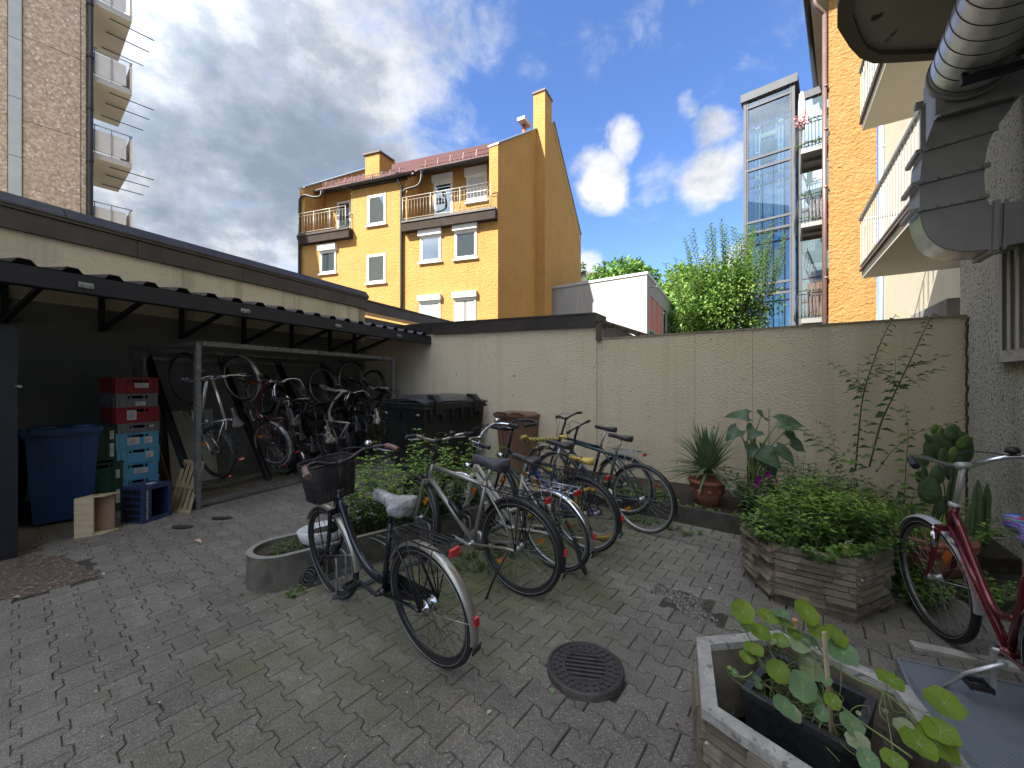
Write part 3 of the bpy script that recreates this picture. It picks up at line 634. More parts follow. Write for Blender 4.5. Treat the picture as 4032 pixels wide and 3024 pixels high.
# side gable wall with raised edge
def sp(s, z, out=0.0): n_ = V(YS.y, -YS.x, 0); return YC+YS*s+V(0,0,z)+n_*out
side = MB(); par = .42
poly = [(.002,zbot),(back_s,zbot),(back_s,EZ+par-.15),(ridge_s,ridge_z+par),(0.002,EZ+par-.02)]
side.prism([sp(s,z) for s,z in poly], -V(YS.y,-YS.x,0)*.42); side.build('gable_wall', m_yel, house)
m = MB(); n_ = V(YS.y,-YS.x,0)
for (s0,za,s1,zb2) in ((-.03,EZ+par-.02,3.70,lerp(EZ+par-.02,ridge_z+par,3.70/ridge_s)),(5.0,lerp(EZ+par-.02,ridge_z+par,5.0/ridge_s),ridge_s,ridge_z+par),(ridge_s,ridge_z+par,back_s+.03,EZ+par-.17)):
    m.prism([sp(s0,za,.05), sp(s1,zb2,.05), sp(s1,zb2+.07,.05), sp(s0,za+.07,.05)], -n_*.52)
m.build('coping', M('grey_green_flashing',(.20,.24,.23),rough=.5,metal=.3), house)
m = MB(); m.prism([YP.at(TLEN+.0,zbot), YP.at(TLEN,EZ+.25), YP.at(TLEN,ridge_z+.2)+YS*ridge_s-YD*0, YP.at(TLEN,EZ-1)+YS*back_s, YP.at(TLEN,zbot)+YS*back_s], -YD*.3); m.build('gable_wall', m_yel, house)
m = MB(); m.prism([YP.at(TLEN+.04,EZ+.25,.04), YP.at(TLEN-.34,EZ+.25,.04), YP.at(TLEN-.34,ridge_z+.2)+YS*ridge_s, YP.at(TLEN+.04,ridge_z+.2)+YS*ridge_s], V(0,0,.07)); m.build('coping', MATS['grey_green_flashing'], house)
# roof: rows of tiles (ribs), snow guards, gutters
m_tile = M('red_brown_tiles', (.10,.036,.030), (.075,.030,.027), scale=9, rough=.7, coord='World', bump=.3)
def roof_band(t0, t1, s0, name='roof'):
    m = MB(); wv = .21; nT = max(2, int((t1-t0)/wv)); prof = []
    for i in range(nT+1):
        t = lerp(t0, t1, i/nT)
        prof += [(t, 0)] + ([(t+.05, .035), (t+.10, .0)] if i < nT else [])
    a = [YP.at(t, zroof(s0)+h)+YS*s0 for t, h in prof]; b2 = [YP.at(t, ridge_z+h)+YS*ridge_s for t, h in prof]; n = len(prof)
    m.add(a+b2, [(i,i+1,n+i+1,n+i) for i in range(n-1)]); 
    lo_ = [p-V(0,0,.08) for p in a]; m.add(a+lo_, [(i,i+1,n+i+1,n+i) for i in range(n-1)])
    return m.build(name, m_tile, house, fix=False)
roof_band(.42, tRb, .45); roof_band(tRb, tLa, -.24); roof_band(tLa, TLEN-.3, .45)
m = MB(); m.prism([YP.at(TLEN,EZ-1,0)+YS*back_s, YP.at(0,EZ-1,0)+YS*back_s, YP.at(0,ridge_z,0)+YS*ridge_s, YP.at(TLEN,ridge_z,0)+YS*ridge_s], V(0,0,-.1)); m.build('roof', m_tile, house)
m_guard = M('snow_guard_red', (.13,.05,.042), rough=.5)
for (t0, t1, s0) in ((.45, tRb-.05, .75), (tRb+.05, tLa-.1, -.1), (tLa+.1, TLEN-.6, .75)):
    m = MB(); z = zroof(s0)
    for hh in (.06,.24): m.tube([YP.at(t0,z+hh)+YS*s0, YP.at(t1,z+hh)+YS*s0], .016, 4)
    k = int((t1-t0)/.075)
    for i in range(k+1):
        t = lerp(t0,t1,i/k); m.beam(YP.at(t,z+.02)+YS*s0, YP.at(t,z+.25)+YS*s0, .024, .016)
    for i in range(6):
        t = lerp(t0,t1,(i+.5)/6); m.beam(YP.at(t,z-.02)+YS*(s0-.05), YP.at(t,z+.30)+YS*(s0+.0), .03, .02)
    m.build('snow_guard', m_guard, house, fix=False)
def gutter(t0, t1, out, z, nm='gutter'):
    m = MB(); rr = .085; nn = 8
    for rad in (rr, rr-.008):
        ra = [YP.at(t0, z+rad*math.sin(PI+PI*k/nn), out+rad*math.cos(PI+PI*k/nn)) for k in range(nn+1)]
        rb = [YP.at(t1, z+rad*math.sin(PI+PI*k/nn), out+rad*math.cos(PI+PI*k/nn)) for k in range(nn+1)]
        m.add(ra+rb, [(k,k+1,nn+2+k,nn+1+k) for k in range(nn)], 0, True)
    m.tube([YP.at(t0,z,out+rr), YP.at(t1,z,out+rr)], .014, 6)
    m.prism([YP.at(t0,z+.02,out-rr-.01), YP.at(t1,z+.02,out-rr-.01), YP.at(t1,z+.06,out-rr-.01), YP.at(t0,z+.06,out-rr-.01)], -YP.n*.25)
    return m.build(nm, m_pipe, house, fix=False)
gutter(tRa+.02, tRb-.4, -.28, zroof(.35)-.12); gutter(tRb-.45, tLa+.25, .30, zmid-.06); gutter(tLa+.28, tLb-.35+.0, -.28, zroof(.35)-.12)
m = MB(); fbox(tRb-.02, tLa+.05, zmid-.16, zmid-.04, .20, .002, m); m.build('eaves_board', m_pipe, house)
for tq in (tRb, tLa-.12): m = MB(); m.prism([YP.at(tq,zRB,-.352), YP.at(tq,zroof(.352)-.12,-.352), YP.at(tq,zroof(1.1)-.12,-1.1), YP.at(tq,zRB,-1.1)], YD*.12); m.build('bay_side', m_yel2, house)
# balcony fronts and railings
m_rail = M('pale_railing', (.36,.33,.28), rough=.4, metal=.3)
for (a, b2, zb_, nb_, pz) in ((tRa-.25, tRb+.08, zRB, 28, ((838,858),(1388,770))), (tLa-.12, tLb+.1, zLB, 16, ((165,962),(465,905)))):
    m = MB(); fbox(a, b2, zb_-.42, zb_-.06, .30, -.02, m); m.build('balcony_edge', M('dark_brown_fascia',(.030,.022,.018),(.042,.032,.026),scale=3,rough=.85,spec=.15), house)
    m = MB(); fbox(a, b2, zb_-.06, zb_+.03, .34, -.02, m); m.build('balcony_gutter', m_zinc, house)
    m = MB(); 
    for hh, rr in ((.12,.014),(.92,.012),(1.05,.02)): m.tube([YP.at(a+.2,zb_+hh,.27), YP.at(b2-.03,zb_+hh,.27)], rr, 6)
    for i in range(nb_*1+1):
        t = lerp(a+.2, b2-.03, i/nb_); m.tube([YP.at(t,zb_+.12,.27), YP.at(t,zb_+.92,.27)], .007, 4)
    for i in range(4):
        t = lerp(a+.2, b2-.03, i/3); m.tube([YP.at(t,zb_-.1,.27), YP.at(t,zb_+1.05,.27)], .018, 6)
    m.build('railing', m_rail, house, fix=False)
# windows
def ywin(x0, y0, x1, y1, box_=None, sill=True, pl=YP, kind='glass', off=0.0, split=False):
    xm = (x0+x1)/2; ym = (y0+y1)/2
    t1 = yt(x0, ym, pl)[0]; t0 = yt(x1, ym, pl)[0]; z0 = yt(xm, y1, pl)[1]; z1 = yt(xm, y0, pl)[1]
    q = lambda t, z, o: pl.at(t, z, o); fw = .062; f = MB()
    def fb(a, b2, c, d, o0, o1, mb): mb.prism([q(a,c,o0), q(b2,c,o0), q(b2,d,o0), q(a,d,o0)], pl.n*(o1-o0))
    fb(t0,t0+fw,z0,z1,-.02,.035,f); fb(t1-fw,t1,z0,z1,-.02,.035,f); fb(t0+fw,t1-fw,z0,z0+fw,-.02,.035,f); fb(t0+fw,t1-fw,z1-fw,z1,-.02,.035,f)
    fo = f.build('window', m_white_pl, house)
    i0 = .042; f = MB(); a, b2, c, d = t0+fw+.004, t1-fw-.004, z0+fw+.004, z1-fw-.004
    fb(a,a+i0,c,d,-.02,.020,f); fb(b2-i0,b2,c,d,-.02,.020,f); fb(a+i0,b2-i0,c,c+i0,-.02,.020,f); fb(a+i0,b2-i0,d-i0,d,-.02,.020,f); f.build('sash', m_white_pl, fo)
    f = MB()
    if kind == 'shutter':
        nn = 26
        for k in range(nn): zc = lerp(c,d,(k+.5)/nn); fb(a,b2,zc-(d-c)/nn*.42,zc+(d-c)/nn*.42,.0,.028,f)
        f.build('shutter', M('shutter_grey',(.52,.52,.50),rough=.5), fo)
    else:
        fb(a+i0,b2-i0,c+i0,d-i0,.002,.008,f); f.build('pane', m_glass if kind == 'glass' else glass_mat('curtain_glass', (.22,.22,.19), mixc=.25), fo)
        if kind == 'curtain':
            f = MB(); nn = 22
            for k in range(nn):
                ta = lerp(a+i0,b2-i0,k/nn); tb2 = lerp(a+i0,b2-i0,(k+.62)/nn)
                if abs((k+.5)/nn-.5) < .09: continue
                fb(ta,tb2,c+i0+.02,d-i0,.009,.014,f)
            f.build('curtain', m_curtain, fo)
    if sill: f = MB(); fb(t0-.07,t1+.07,z0-.07,z0-.005,-.02,.10,f); f.build('sill', m_white_pl, fo)
    if box_:
        f = MB(); bz0 = yt(xm, box_[1], pl)[1]; bz1 = yt(xm, box_[0], pl)[1]; fb(t0-.05,t1+.05,z1+.004,bz1,-.02,.16,f); fb(t0-.06,t1+.06,bz1,bz1+.03,-.02,.17,f); f.build('shutter_box', m_white_pl, fo)
    return fo
ywin(268,1058,372,1205,(1024,1058)); ywin(577,692,697,888); ywin(573,1080,695,1268)
ywin(922,960,1058,1130,(922,960)); ywin(1146,925,1290,1108,(888,925)); ywin(918,1385,1054,1530,(1354,1385),kind='curtain'); ywin(1144,1365,1286,1560,(1332,1365),kind='curtain')
YPB = Plane((YC.x-yn.x*DEP, YC.y-yn.y*DEP), YD); YPB.n = YP.n
ywin(1012,610,1133,850,(570,610),sill=False,pl=YPB); ywin(1224,570,1356,735,(522,570),pl=YPB,kind='shutter'); ywin(380,735,468,935,None,sill=False,pl=YPB)
# rain pipes
def ypipe(pts, r=.055):
    P = [YP.at(*YP.tz(*z5(x,y)), o) for x,y,o in pts]; m = MB(); m.tube(smooth_path(P,5), r, 8)
    for p in P[1:]: pass
    m.build('downpipe', m_pipe, house)
ypipe([(275,668,.0),(272,705,.05),(230,712,.08),(175,700,.09),(150,722,.10),(143,760,.10),(141,1000,.10),(140,1290,.10)])
ypipe([(790,582,.22),(793,612,.20),(808,650,.12),(807,700,.10),(806,1000,.10),(806,1500,.10)],.06)
ypipe([(920,545,-.1),(925,600,.02),(905,640,.08),(840,662,.10),(815,680,.11)],.05)
ypipe([(822,880,.28),(818,910,.16),(811,935,.11)],.05); ypipe([(150,985,.28),(148,1010,.16),(143,1040,.11)],.045)
for (x, y) in ((790,575),(920,538),(822,878),(150,980),(272,668)):
    p = YP.px(*z5(x,y), .22 if x in (790,822,150) else -.15); m = MB(); m.lathe([(.05,-.12),(.10,.02),(.10,.06)], c=p, n=10); m.build('rain_head', m_pipe, house)
# chimneys
so = V(1.6, 18.98, 0); n_ = V(YS.y,-YS.x,0)
m = MB(); ch0 = so; q = [ch0, ch0+YS*.87, ch0+YS*.87-n_*.62, ch0-n_*.62]
m.prism([p+V(0,0,-.05) for p in (q[0]-n_*0, q[1], q[1]-n_*.5, q[0]-n_*.5)], (0,0,13.6)); m.prism([p+V(0,0,13.55) for p in q], (0,0,2.2)); chm = m.build('chimney', m_yel, house)
m = MB(); cc = (q[0]+q[2])/2
m.prism([cc+(p-cc)*1.12+V(0,0,15.75) for p in q], (0,0,.10)); m.build('chimney_cap', M('dark_cap',(.09,.06,.05),rough=.7), chm)
m = MB(); c2 = YP.at(6.95, 0)-yn*1.0; zc0 = zroof(.6); zc1 = 12.72
w2 = .42
m.prism([c2+YD*w2+V(0,0,zc0), c2-YD*w2+V(0,0,zc0), c2-YD*w2+YS*.8+V(0,0,zc0), c2+YD*w2+YS*.8+V(0,0,zc0)], (0,0,zc1-zc0)); ch2 = m.build('chimney', m_yel, house)
cc = c2+YS*.4; qq = [c2+YD*w2, c2-YD*w2, c2-YD*w2+YS*.8, c2+YD*w2+YS*.8]
m = MB(); m.prism([cc+(p-cc)*1.2+V(0,0,zc1) for p in qq], (0,0,.08)); m.build('chimney_cap', MATS['dark_cap'], ch2)
m = MB(); p = sp(3.9,14.4,-.75); m.lathe([(.10,-.6),(.10,.12),(.0,.12)], c=p, n=10); fl_o = m.build('flue', M('dull_red_pipe',(.22,.06,.05),rough=.6), house)
m = MB(); m.box((p.x,p.y,p.z+.26), (.75,.4,.14), math.atan2(YS.y,YS.x)); m.box((p.x,p.y,p.z+.18), (.10,.3,.05)); m.build('flue_cap', M('pale_metal_coping',(.45,.46,.46),rough=.45,metal=.2), fl_o)
# ------------------------------------------------------------------ white annexe
WC = V(6.14, 17.8, 0); WD = V(-.817,.576,0); WS = V(.495,.869,0)
m = MB(); m.prism([WC+V(0,0,-.05), WC+WD*5.6+V(0,0,-.05), WC+WD*5.6+V(0,0,6.5), WC+V(0,0,6.5)], WS*11)
annexe = tag(m.build('white_annexe', m_white), 'low white flat-roofed annexe beside the yellow house', 'house')
m = MB(); m.prism([WC-WD*.05-WS*.05+V(0,0,6.5), WC+WD*5.7-WS*.05+V(0,0,6.5), WC+WD*5.7-WS*.05+V(0,0,6.62), WC-WD*.05-WS*.05+V(0,0,6.62)], WS*11.1); m.build('roof_edge', M('pale_metal_coping',(.45,.46,.46),rough=.45,metal=.2), annexe)
WP = Plane((WC.x,WC.y), WS); facing(WP)
m_red = M('red_blind', (.50,.14,.09), rough=.8)
for k in range(6):
    t0 = .35+k*1.35; z0, z1 = 2.2, 5.75
    f = MB()
    for a, b2, c, d in ((t0,t0+.07,z0,z1),(t0+1.22,t0+1.29,z0,z1),(t0+.07,t0+1.22,z0,z0+.07),(t0+.07,t0+1.22,z1-.07,z1),(t0+.07,t0+1.22,4.0,4.06)): f.prism([WP.at(a,c,-.02),WP.at(b2,c,-.02),WP.at(b2,d,-.02),WP.at(a,d,-.02)], WP.n*.07)
    fo = f.build('window', m_grey_metal, annexe)
    f = MB(); f.prism([WP.at(t0+.07,z0,.004),WP.at(t0+1.22,z0,.004),WP.at(t0+1.22,4.0,.004),WP.at(t0+.07,4.0,.004)], WP.n*.006); f.build('pane', m_glass, fo)
    f = MB(); f.prism([WP.at(t0+.07,4.06,.004),WP.at(t0+1.22,4.06,.004),WP.at(t0+1.22,z1-.07,.004),WP.at(t0+.07,z1-.07,.004)], WP.n*.006); f.build('pane', m_red if k in (0,1,2) else m_glass, fo)
m = MB(); m.tube([WP.at(.7,6.05,0), WP.at(.7,6.05,.35)], .03, 6); m.build('spout', m_grey_metal, annexe)
m = MB(); fh = V(6.5,46,0); m.bbox((6.2,46,-.05),(10,54,14.2)); fo = tag(m.build('distant_house', m_cream), 'small pale house just visible behind the yellow house', 'house')
m = MB(); m.bbox((6.0,45.7,14.2),(10.2,54.3,14.55)); m.build('roof', m_concrete, fo)
# ------------------------------------------------------------------ glass lift tower and glazed link
m_mull = M('grey_aluminium', (.085,.09,.10), (.075,.08,.087), scale=2, rough=.6, metal=0, spec=.2)
m_tglass = glass_mat('tower_glass', (.62,.74,.78), alpha=True, mixc=.16)
TA = V(10.65,18,0); TD = V(.766,-.64,0); TP = Plane((TA.x,TA.y), TD); facing(TP); TW = 1.925; TB = -TP.n
zT = 14.77
lift = thing('lift_tower', 'glazed lift shaft in grey aluminium framing beside the orange house', 'lift tower')
def tzz(y, x=2925+2750-2750): return y
zc = lambda X, Y: TP.tz(2750+X/2.37, 300+Y/2.37)          # coordinates in the close crop of the tower
m = MB()
for (t, w_) in ((.06,.12),(TW-.06,.12),(TW-.16,.05),(.16,.04)): 
    m.prism([TP.at(t-w_/2,-.05,.0),TP.at(t+w_/2,-.05,.0),TP.at(t+w_/2,zT-.35,.0),TP.at(t-w_/2,zT-.35,.0)], TB*.12)
m.build('mullion', m_mull, lift)
zr = [zc(650,z)[1] for z in (728,830,1330,1475)]; pitch = zr[0]-zr[2]
rails = []
for k in range(-1, 5): rails += [zr[0]-pitch*k, zr[1]-pitch*k]
for z in sorted(rails):
    if 0 < z < zT-.5: m = MB(); m.prism([TP.at(.12,z-.05,.01),TP.at(TW-.12,z-.05,.01),TP.at(TW-.12,z+.05,.01),TP.at(.12,z+.05,.01)], TB*.10); m.build('rail', m_mull, lift)
zs_ = sorted([z for z in rails if 0 < z < zT-.5]); zs_ = [0]+zs_+[zT-.4]
for a, b2 in zip(zs_[:-1], zs_[1:]):
    m = MB(); m.prism([TP.at(.12,a+.05,-.05),TP.at(TW-.12,a+.05,-.05),TP.at(TW-.12,b2-.05,-.05),TP.at(.12,b2-.05,-.05)], TB*.012); m.build('glass_panel', m_tglass, lift)
m = MB(); m.prism([TP.at(-.1,zT-.35,.1),TP.at(TW+.1,zT-.35,.1),TP.at(TW+.1,zT,.1),TP.at(-.1,zT,.1)], TB*2.2); m.build('roof_edge', m_mull, lift)
# far side glazing, guide rails, car and counterweight inside
m = MB()
for t in (0, .5, .95, 1.4, TW): m.prism([TP.at(t-.03,-.05,-1.9),TP.at(t+.03,-.05,-1.9),TP.at(t+.03,zT-.35,-1.9),TP.at(t-.03,zT-.35,-1.9)], TB*.06)
for z in rails: 
    if 0 < z < zT-.5: m.prism([TP.at(0,z-.04,-1.9),TP.at(TW,z-.04,-1.9),TP.at(TW,z+.04,-1.9),TP.at(0,z+.04,-1.9)], TB*.06)
for t in (0, TW): m.prism([TP.at(t-.04,-.05,-.9),TP.at(t+.04,-.05,-.9),TP.at(t+.04,zT-.35,-.9),TP.at(t-.04,zT-.35,-.9)], TB*.08)
m.build('rear_framing', m_mull, lift, fix=False)
m = MB(); m.prism([TP.at(.04,0,-1.88),TP.at(TW-.04,0,-1.88),TP.at(TW-.04,zT-.4,-1.88),TP.at(.04,zT-.4,-1.88)], TB*.01); m.build('glass_panel', m_tglass, lift)
m = MB(); m.prism([TP.at(.01,0,-.12),TP.at(.01,0,-1.85),TP.at(.01,zT-.4,-1.85),TP.at(.01,zT-.4,-.12)], TP.d*.012); m.build('glass_panel', m_tglass, lift)
m_guide = M('guide_rail_grey', (.42,.46,.44), rough=.4, metal=.3)
m = MB()
for t in (.38,.52,1.28,1.42): m.prism([TP.at(t-.02,-.05,-.8),TP.at(t+.02,-.05,-.8),TP.at(t+.02,zT-.5,-.8),TP.at(t-.02,zT-.5,-.8)], TB*.05)
for k in range(12): m.prism([TP.at(.36,.8+k*1.15,-.78),TP.at(.54,.8+k*1.15,-.78),TP.at(.54,.86+k*1.15,-.78),TP.at(.36,.86+k*1.15,-.78)], TB*.06); m.prism([TP.at(1.26,.8+k*1.15,-.78),TP.at(1.44,.8+k*1.15,-.78),TP.at(1.44,.86+k*1.15,-.78),TP.at(1.26,.86+k*1.15,-.78)], TB*.06)
for t in (.75,.82,.9,1.0): m.tube([TP.at(t,2,-.9), TP.at(t,zT-.5,-.9)], .008, 5)
m.build('guide_rails', m_guide, lift, fix=False)
za, zb2 = zc(650,720)[1], zc(650,520)[1]
m = MB(); m.prism([TP.at(.60,za,-.7),TP.at(1.18,za,-.7),TP.at(1.18,zb2,-.7),TP.at(.60,zb2,-.7)], TB*.15)
for k in range(14): z = lerp(za,zb2,(k+.5)/14); m.prism([TP.at(.61,z-.02,-.69),TP.at(1.17,z-.02,-.69),TP.at(1.17,z+.02,-.69),TP.at(.61,z+.02,-.69)], TB*.02)
m.build('counterweight', M('counterweight_grey',(.16,.17,.17),rough=.7), lift)
m = MB(); zq = zc(650,460)[1]; m.prism([TP.at(.58,zq-.1,-.69),TP.at(1.2,zq-.1,-.69),TP.at(1.2,zq+.1,-.69),TP.at(.58,zq+.1,-.69)], TB*.1); m.prism([TP.at(.57,zb2,-.7),TP.at(.61,zb2,-.7),TP.at(.61,zq+.5,-.7),TP.at(.57,zq+.5,-.7)], TB*.08); m.prism([TP.at(1.17,zb2,-.7),TP.at(1.21,zb2,-.7),TP.at(1.21,zq+.5,-.7),TP.at(1.17,zq+.5,-.7)], TB*.08); m.build('cradle', M('cradle_green',(.45,.52,.42),rough=.5), lift)
# glazed link to the right of the shaft
GP = Plane((TP.at(TW+.12,0,-.25).x, TP.at(TW+.12,0,-.25).y), TD); facing(GP)
link = thing('glazed_link', 'glazed stair link between lift shaft and orange house behind the iron balconies', 'glazed link')
zG = 14.0; LW_ = 1.9
m = MB(); m.prism([GP.at(0,zG-.3,.06),GP.at(LW_,zG-.3,.06),GP.at(LW_,zG,.06),GP.at(0,zG,.06)], -GP.n*1.5); m.build('roof_edge', m_mull, link)
for k in range(5):
    z0 = 13.7-2.9*(k+1); z1 = 13.7-2.9*k
    if z0 < 0: z0 = 0
    m = MB()
    for (a,b2,c,d) in ((0,.1,z0,z1),(LW_-.1,LW_,z0,z1),(.1,LW_-.1,z0,z0+.12),(.1,LW_-.1,z0+1.0,z0+1.05)): m.prism([GP.at(a,c,0),GP.at(b2,c,0),GP.at(b2,d,0),GP.at(a,d,0)], -GP.n*.08)
    fo = m.build('window_frame', m_mull, link)
    m = MB(); m.prism([GP.at(.1,z0+.12,-.03),GP.at(LW_-.1,z0+.12,-.03),GP.at(LW_-.1,z1,-.03),GP.at(.1,z1,-.03)], -GP.n*.012); m.build('pane', glass_mat('link_glass',(.10,.15,.17),mixc=.75), fo)
# ------------------------------------------------------------------ orange house wing and cream facade on the right
OC = V(11.25,13.90,0); OP = Plane((OC.x,OC.y), D2); facing(OP); oW = OP.tz(3452,800)[0]
CF = Plane((8.08,6.55), F1); 
cfe = V(OP.at(oW,0).x, OP.at(oW,0).y, 0)
m = MB(); m.prism([OP.at(0,-.05),OP.at(oW,-.05),OP.at(oW,20),OP.at(0,20)], V(.65,.76,0)*6); orange = tag(m.build('orange_house', m_orange), 'orange roughcast house wing with brown downpipe behind the wall', 'house')
m = MB(); a = OP.px(3245,600,.09); m.tube([V(a.x,a.y,0), V(a.x,a.y,EYE+(CYP-60)/FPX*a.y)], .07, 10)
for y in (350, 745, 1100, 520): p = OP.px(3250,y,.09); m.tube([p, p+V(0,0,.07)], .085, 10)
pp = OP.px(3250,62,.09); 
m.tube(smooth_path([V(a.x,a.y,pp.z-.2), V(a.x,a.y,pp.z), OP.px(3225,55,.2), OP.px(3205,35,.3), OP.px(3203,-60,.3)],4), .07, 8); m.build('downpipe', M('brown_downpipe',(.16,.10,.09),(.13,.085,.08),scale=3,rough=.4,metal=.3), orange)
# eaves soffit above
zE = 15.5; gE = V(10.35,13.65,0); gD = V(.65,.76,0).normalized()
m = MB(); m.prism([gE+V(0,0,zE), gE+gD*6.4+V(0,0,zE), gE+gD*6.4+D2*.95+V(0,0,zE), gE+D2*.95+V(0,0,zE)], (0,0,.12))
m.build('soffit', stucco('soffit_beige',(.42,.38,.30),(.38,.34,.27),bump=.1), orange)
m = MB(); m.tube([gE+V(-.07,.07,zE+.06), gE+gD*6.4+V(-.07,.07,zE+.06)], .10, 8); m.build('gutter', m_pipe, orange)
# three iron balconies on the wing's left side
m_iron = M('wrought_iron', (.035,.035,.04), rough=.5, metal=.5)
m_steelgrey = M('balcony_frame_grey', (.20,.195,.18), rough=.5, metal=.3)
m_foliage = M('balcony_leaves', (.06,.12,.03), (.10,.17,.05), scale=20, rough=.6, transl=.3, coord='World')
BP = Plane((OP.at(0,0,.10).x, OP.at(0,0,.10).y), D2); facing(BP)
lab = ['iron balcony with pink flowers and a folded parasol, topmost of three', 'iron balcony hung with dark cloth, middle one of three', 'iron balcony with brown slats behind its bars, lowest of three']
for k, (yb, yt_) in enumerate(((598, 505), (888, 790), (1262, 1160))):
    Yb = 14.6; r0 = (3140-CXP)/FPX; z0 = EYE+(CYP-yb)/FPX*Yb
    A_ = V((3142-CXP)/FPX*Yb, Yb, 0); dr = V(.814,-.58,0).normalized(); L_ = .92; bn = V(-.58,-.814,0).normalized()
    bp = Plane((A_.x,A_.y), dr); bp.n = bn
    b = thing('iron_balcony', lab[k], 'balcony', group='wrought iron balconies on the glazed link')
    m = MB(); m.prism([bp.at(.1,z0,0),bp.at(L_,z0,0),bp.at(L_,z0,-1.7),bp.at(.1,z0,-1.7)], (0,0,.05))
    for (p0,p1) in ((bp.at(.1,z0-.06,0),bp.at(L_,z0-.06,0)),(bp.at(.1,z0-.06,-1.7),bp.at(L_,z0-.06,-1.7)),(bp.at(.12,z0-.06,0),bp.at(.12,z0-.06,-1.7)),(bp.at(.1,z0-.06,-.85),bp.at(L_,z0-.06,-.85))): m.beam(p0,p1,.06,.12)
    m.build('platform', m_steelgrey, b, fix=False)
    m = MB()
    outl = [bp.at(L_,0,0), bp.at(0,0,0), bp.at(-.02,0,-1.7)]
    for h_, r_ in ((.12,.014),(.95,.016),(1.08,.02)): m.tube([p+V(0,0,z0+h_) for p in outl], r_, 5)
    nb_ = 9
    for i in range(nb_+1):
        p = outl[0].lerp(outl[1], i/nb_); bulge = bn*.10
        m.tube(smooth_path([p+V(0,0,z0+.06), p+bulge+V(0,0,z0+.28), p+V(0,0,z0+.62), p+V(0,0,z0+.98)],2), .011, 4)
    for i in range(1,9):
        p = outl[1].lerp(outl[2], i/8); m.tube([p+V(0,0,z0+.06), p-dr*.10+V(0,0,z0+.28), p+V(0,0,z0+.98)], .011, 4)
    m.build('railing', m_iron, b, fix=False)
    n_l = 170 if k == 0 else 60
    C = np.array([bp.at(np.random.uniform(-.05,L_), z0+np.random.choice([.12,.98]) + np.random.rand()*.16, np.random.uniform(-.15,.12)) for _ in range(n_l)])
    o = leaves_obj('foliage', C, rdir(n_l,.3), rdir(n_l,1), .085, .05, m_foliage, b); tag(o, kind='stuff')
    if k == 0:
        C = np.array([bp.at(np.random.uniform(-.1,.35), z0+.95+np.random.rand()*.35, np.random.uniform(-.1,.15)) for _ in range(90)])
        tag(leaves_obj('blossoms', C, rdir(90), rdir(90), .07, .07, M('pink_blossom',(.62,.12,.20),(.7,.4,.45),scale=30,coord='World',rough=.7), b), kind='stuff')
        m = MB(); p = bp.at(.12,0,-.3); zt2 = z0+2.35; m.lathe([(.02,z0+.1),(.02,z0+.9),(.10,z0+.95),(.12,z0+1.5),(.11,z0+2.0),(.05,zt2),(0,zt2+.05)], c=p, n=9); m.build('folded_parasol', M('parasol_cream',(.62,.56,.52),(.5,.4,.38),scale=12,coord='World',rough=.9), b)
    if k == 1:
        m = MB(); m.prism([bp.at(.25,z0+.15,-.06),bp.at(L_-.05,z0+.15,-.06),bp.at(L_-.05,z0+.9,-.06),bp.at(.38,z0+.9,-.06)], bn*.01); m.build('cloth', M('dark_cloth',(.08,.08,.09),(.16,.16,.17),scale=12,coord='World',rough=.95), b)
    if k == 2:
        for i in range(5): t = .28+i*.13; m = MB(); m.prism([bp.at(t,z0+.1,-.08),bp.at(t+.10,z0+.1,-.08),bp.at(t+.10,z0+1.35,-.08),bp.at(t,z0+1.35,-.08)], bn*.012); m.build('slat', M('brown_slat',(.10,.055,.04),rough=.8), b)
# cream facade
facing(CF)
m = MB(); m.prism([CF.at(-9,-.05),CF.at(7.6,-.05),CF.at(7.6,20),CF.at(-9,20)], -CF.n*.4); cream = tag(m.build('cream_house', m_cream), 'cream rendered house with white downpipe behind the far wall', 'house')
m = MB(); wp_ = V(OP.at(oW,0).x, OP.at(oW,0).y, 0)+D2*.10-F1*.08; m.tube([wp_, wp_+V(0,0,20)], .065, 10)
for z in (3.0,6.2,9.4): m.tube([wp_+V(0,0,z), wp_+V(0,0,z+.08)], .078, 10)
m.build('downpipe', M('white_pipe',(.70,.71,.72),rough=.3), cream)
m = MB(); q0 = CF.at(1.2,0); 
m.prism([CF.at(-.2,-.05,.02),CF.at(1.9,-.05,.02),CF.at(1.9,-.05,.6),CF.at(-.2,-.05,.6)], (0,0,3.05)); m.build('porch', m_white, cream)
for k in range(1): 
    f = MB(); f.prism([CF.at(.1,2.05,.60),CF.at(.7,2.05,.60),CF.at(.7,2.75,.60),CF.at(.1,2.75,.60)], CF.n*.04); fo = f.build('window', m_white_pl, cream)
    for i in range(9): f = MB(); z = 2.10+i*.068; f.prism([CF.at(.15,z,.642),CF.at(.65,z,.642),CF.at(.65,z+.05,.642),CF.at(.15,z+.05,.642)], CF.n*.012); f.build('slat', M('blind_beige',(.45,.36,.27),rough=.7), fo)
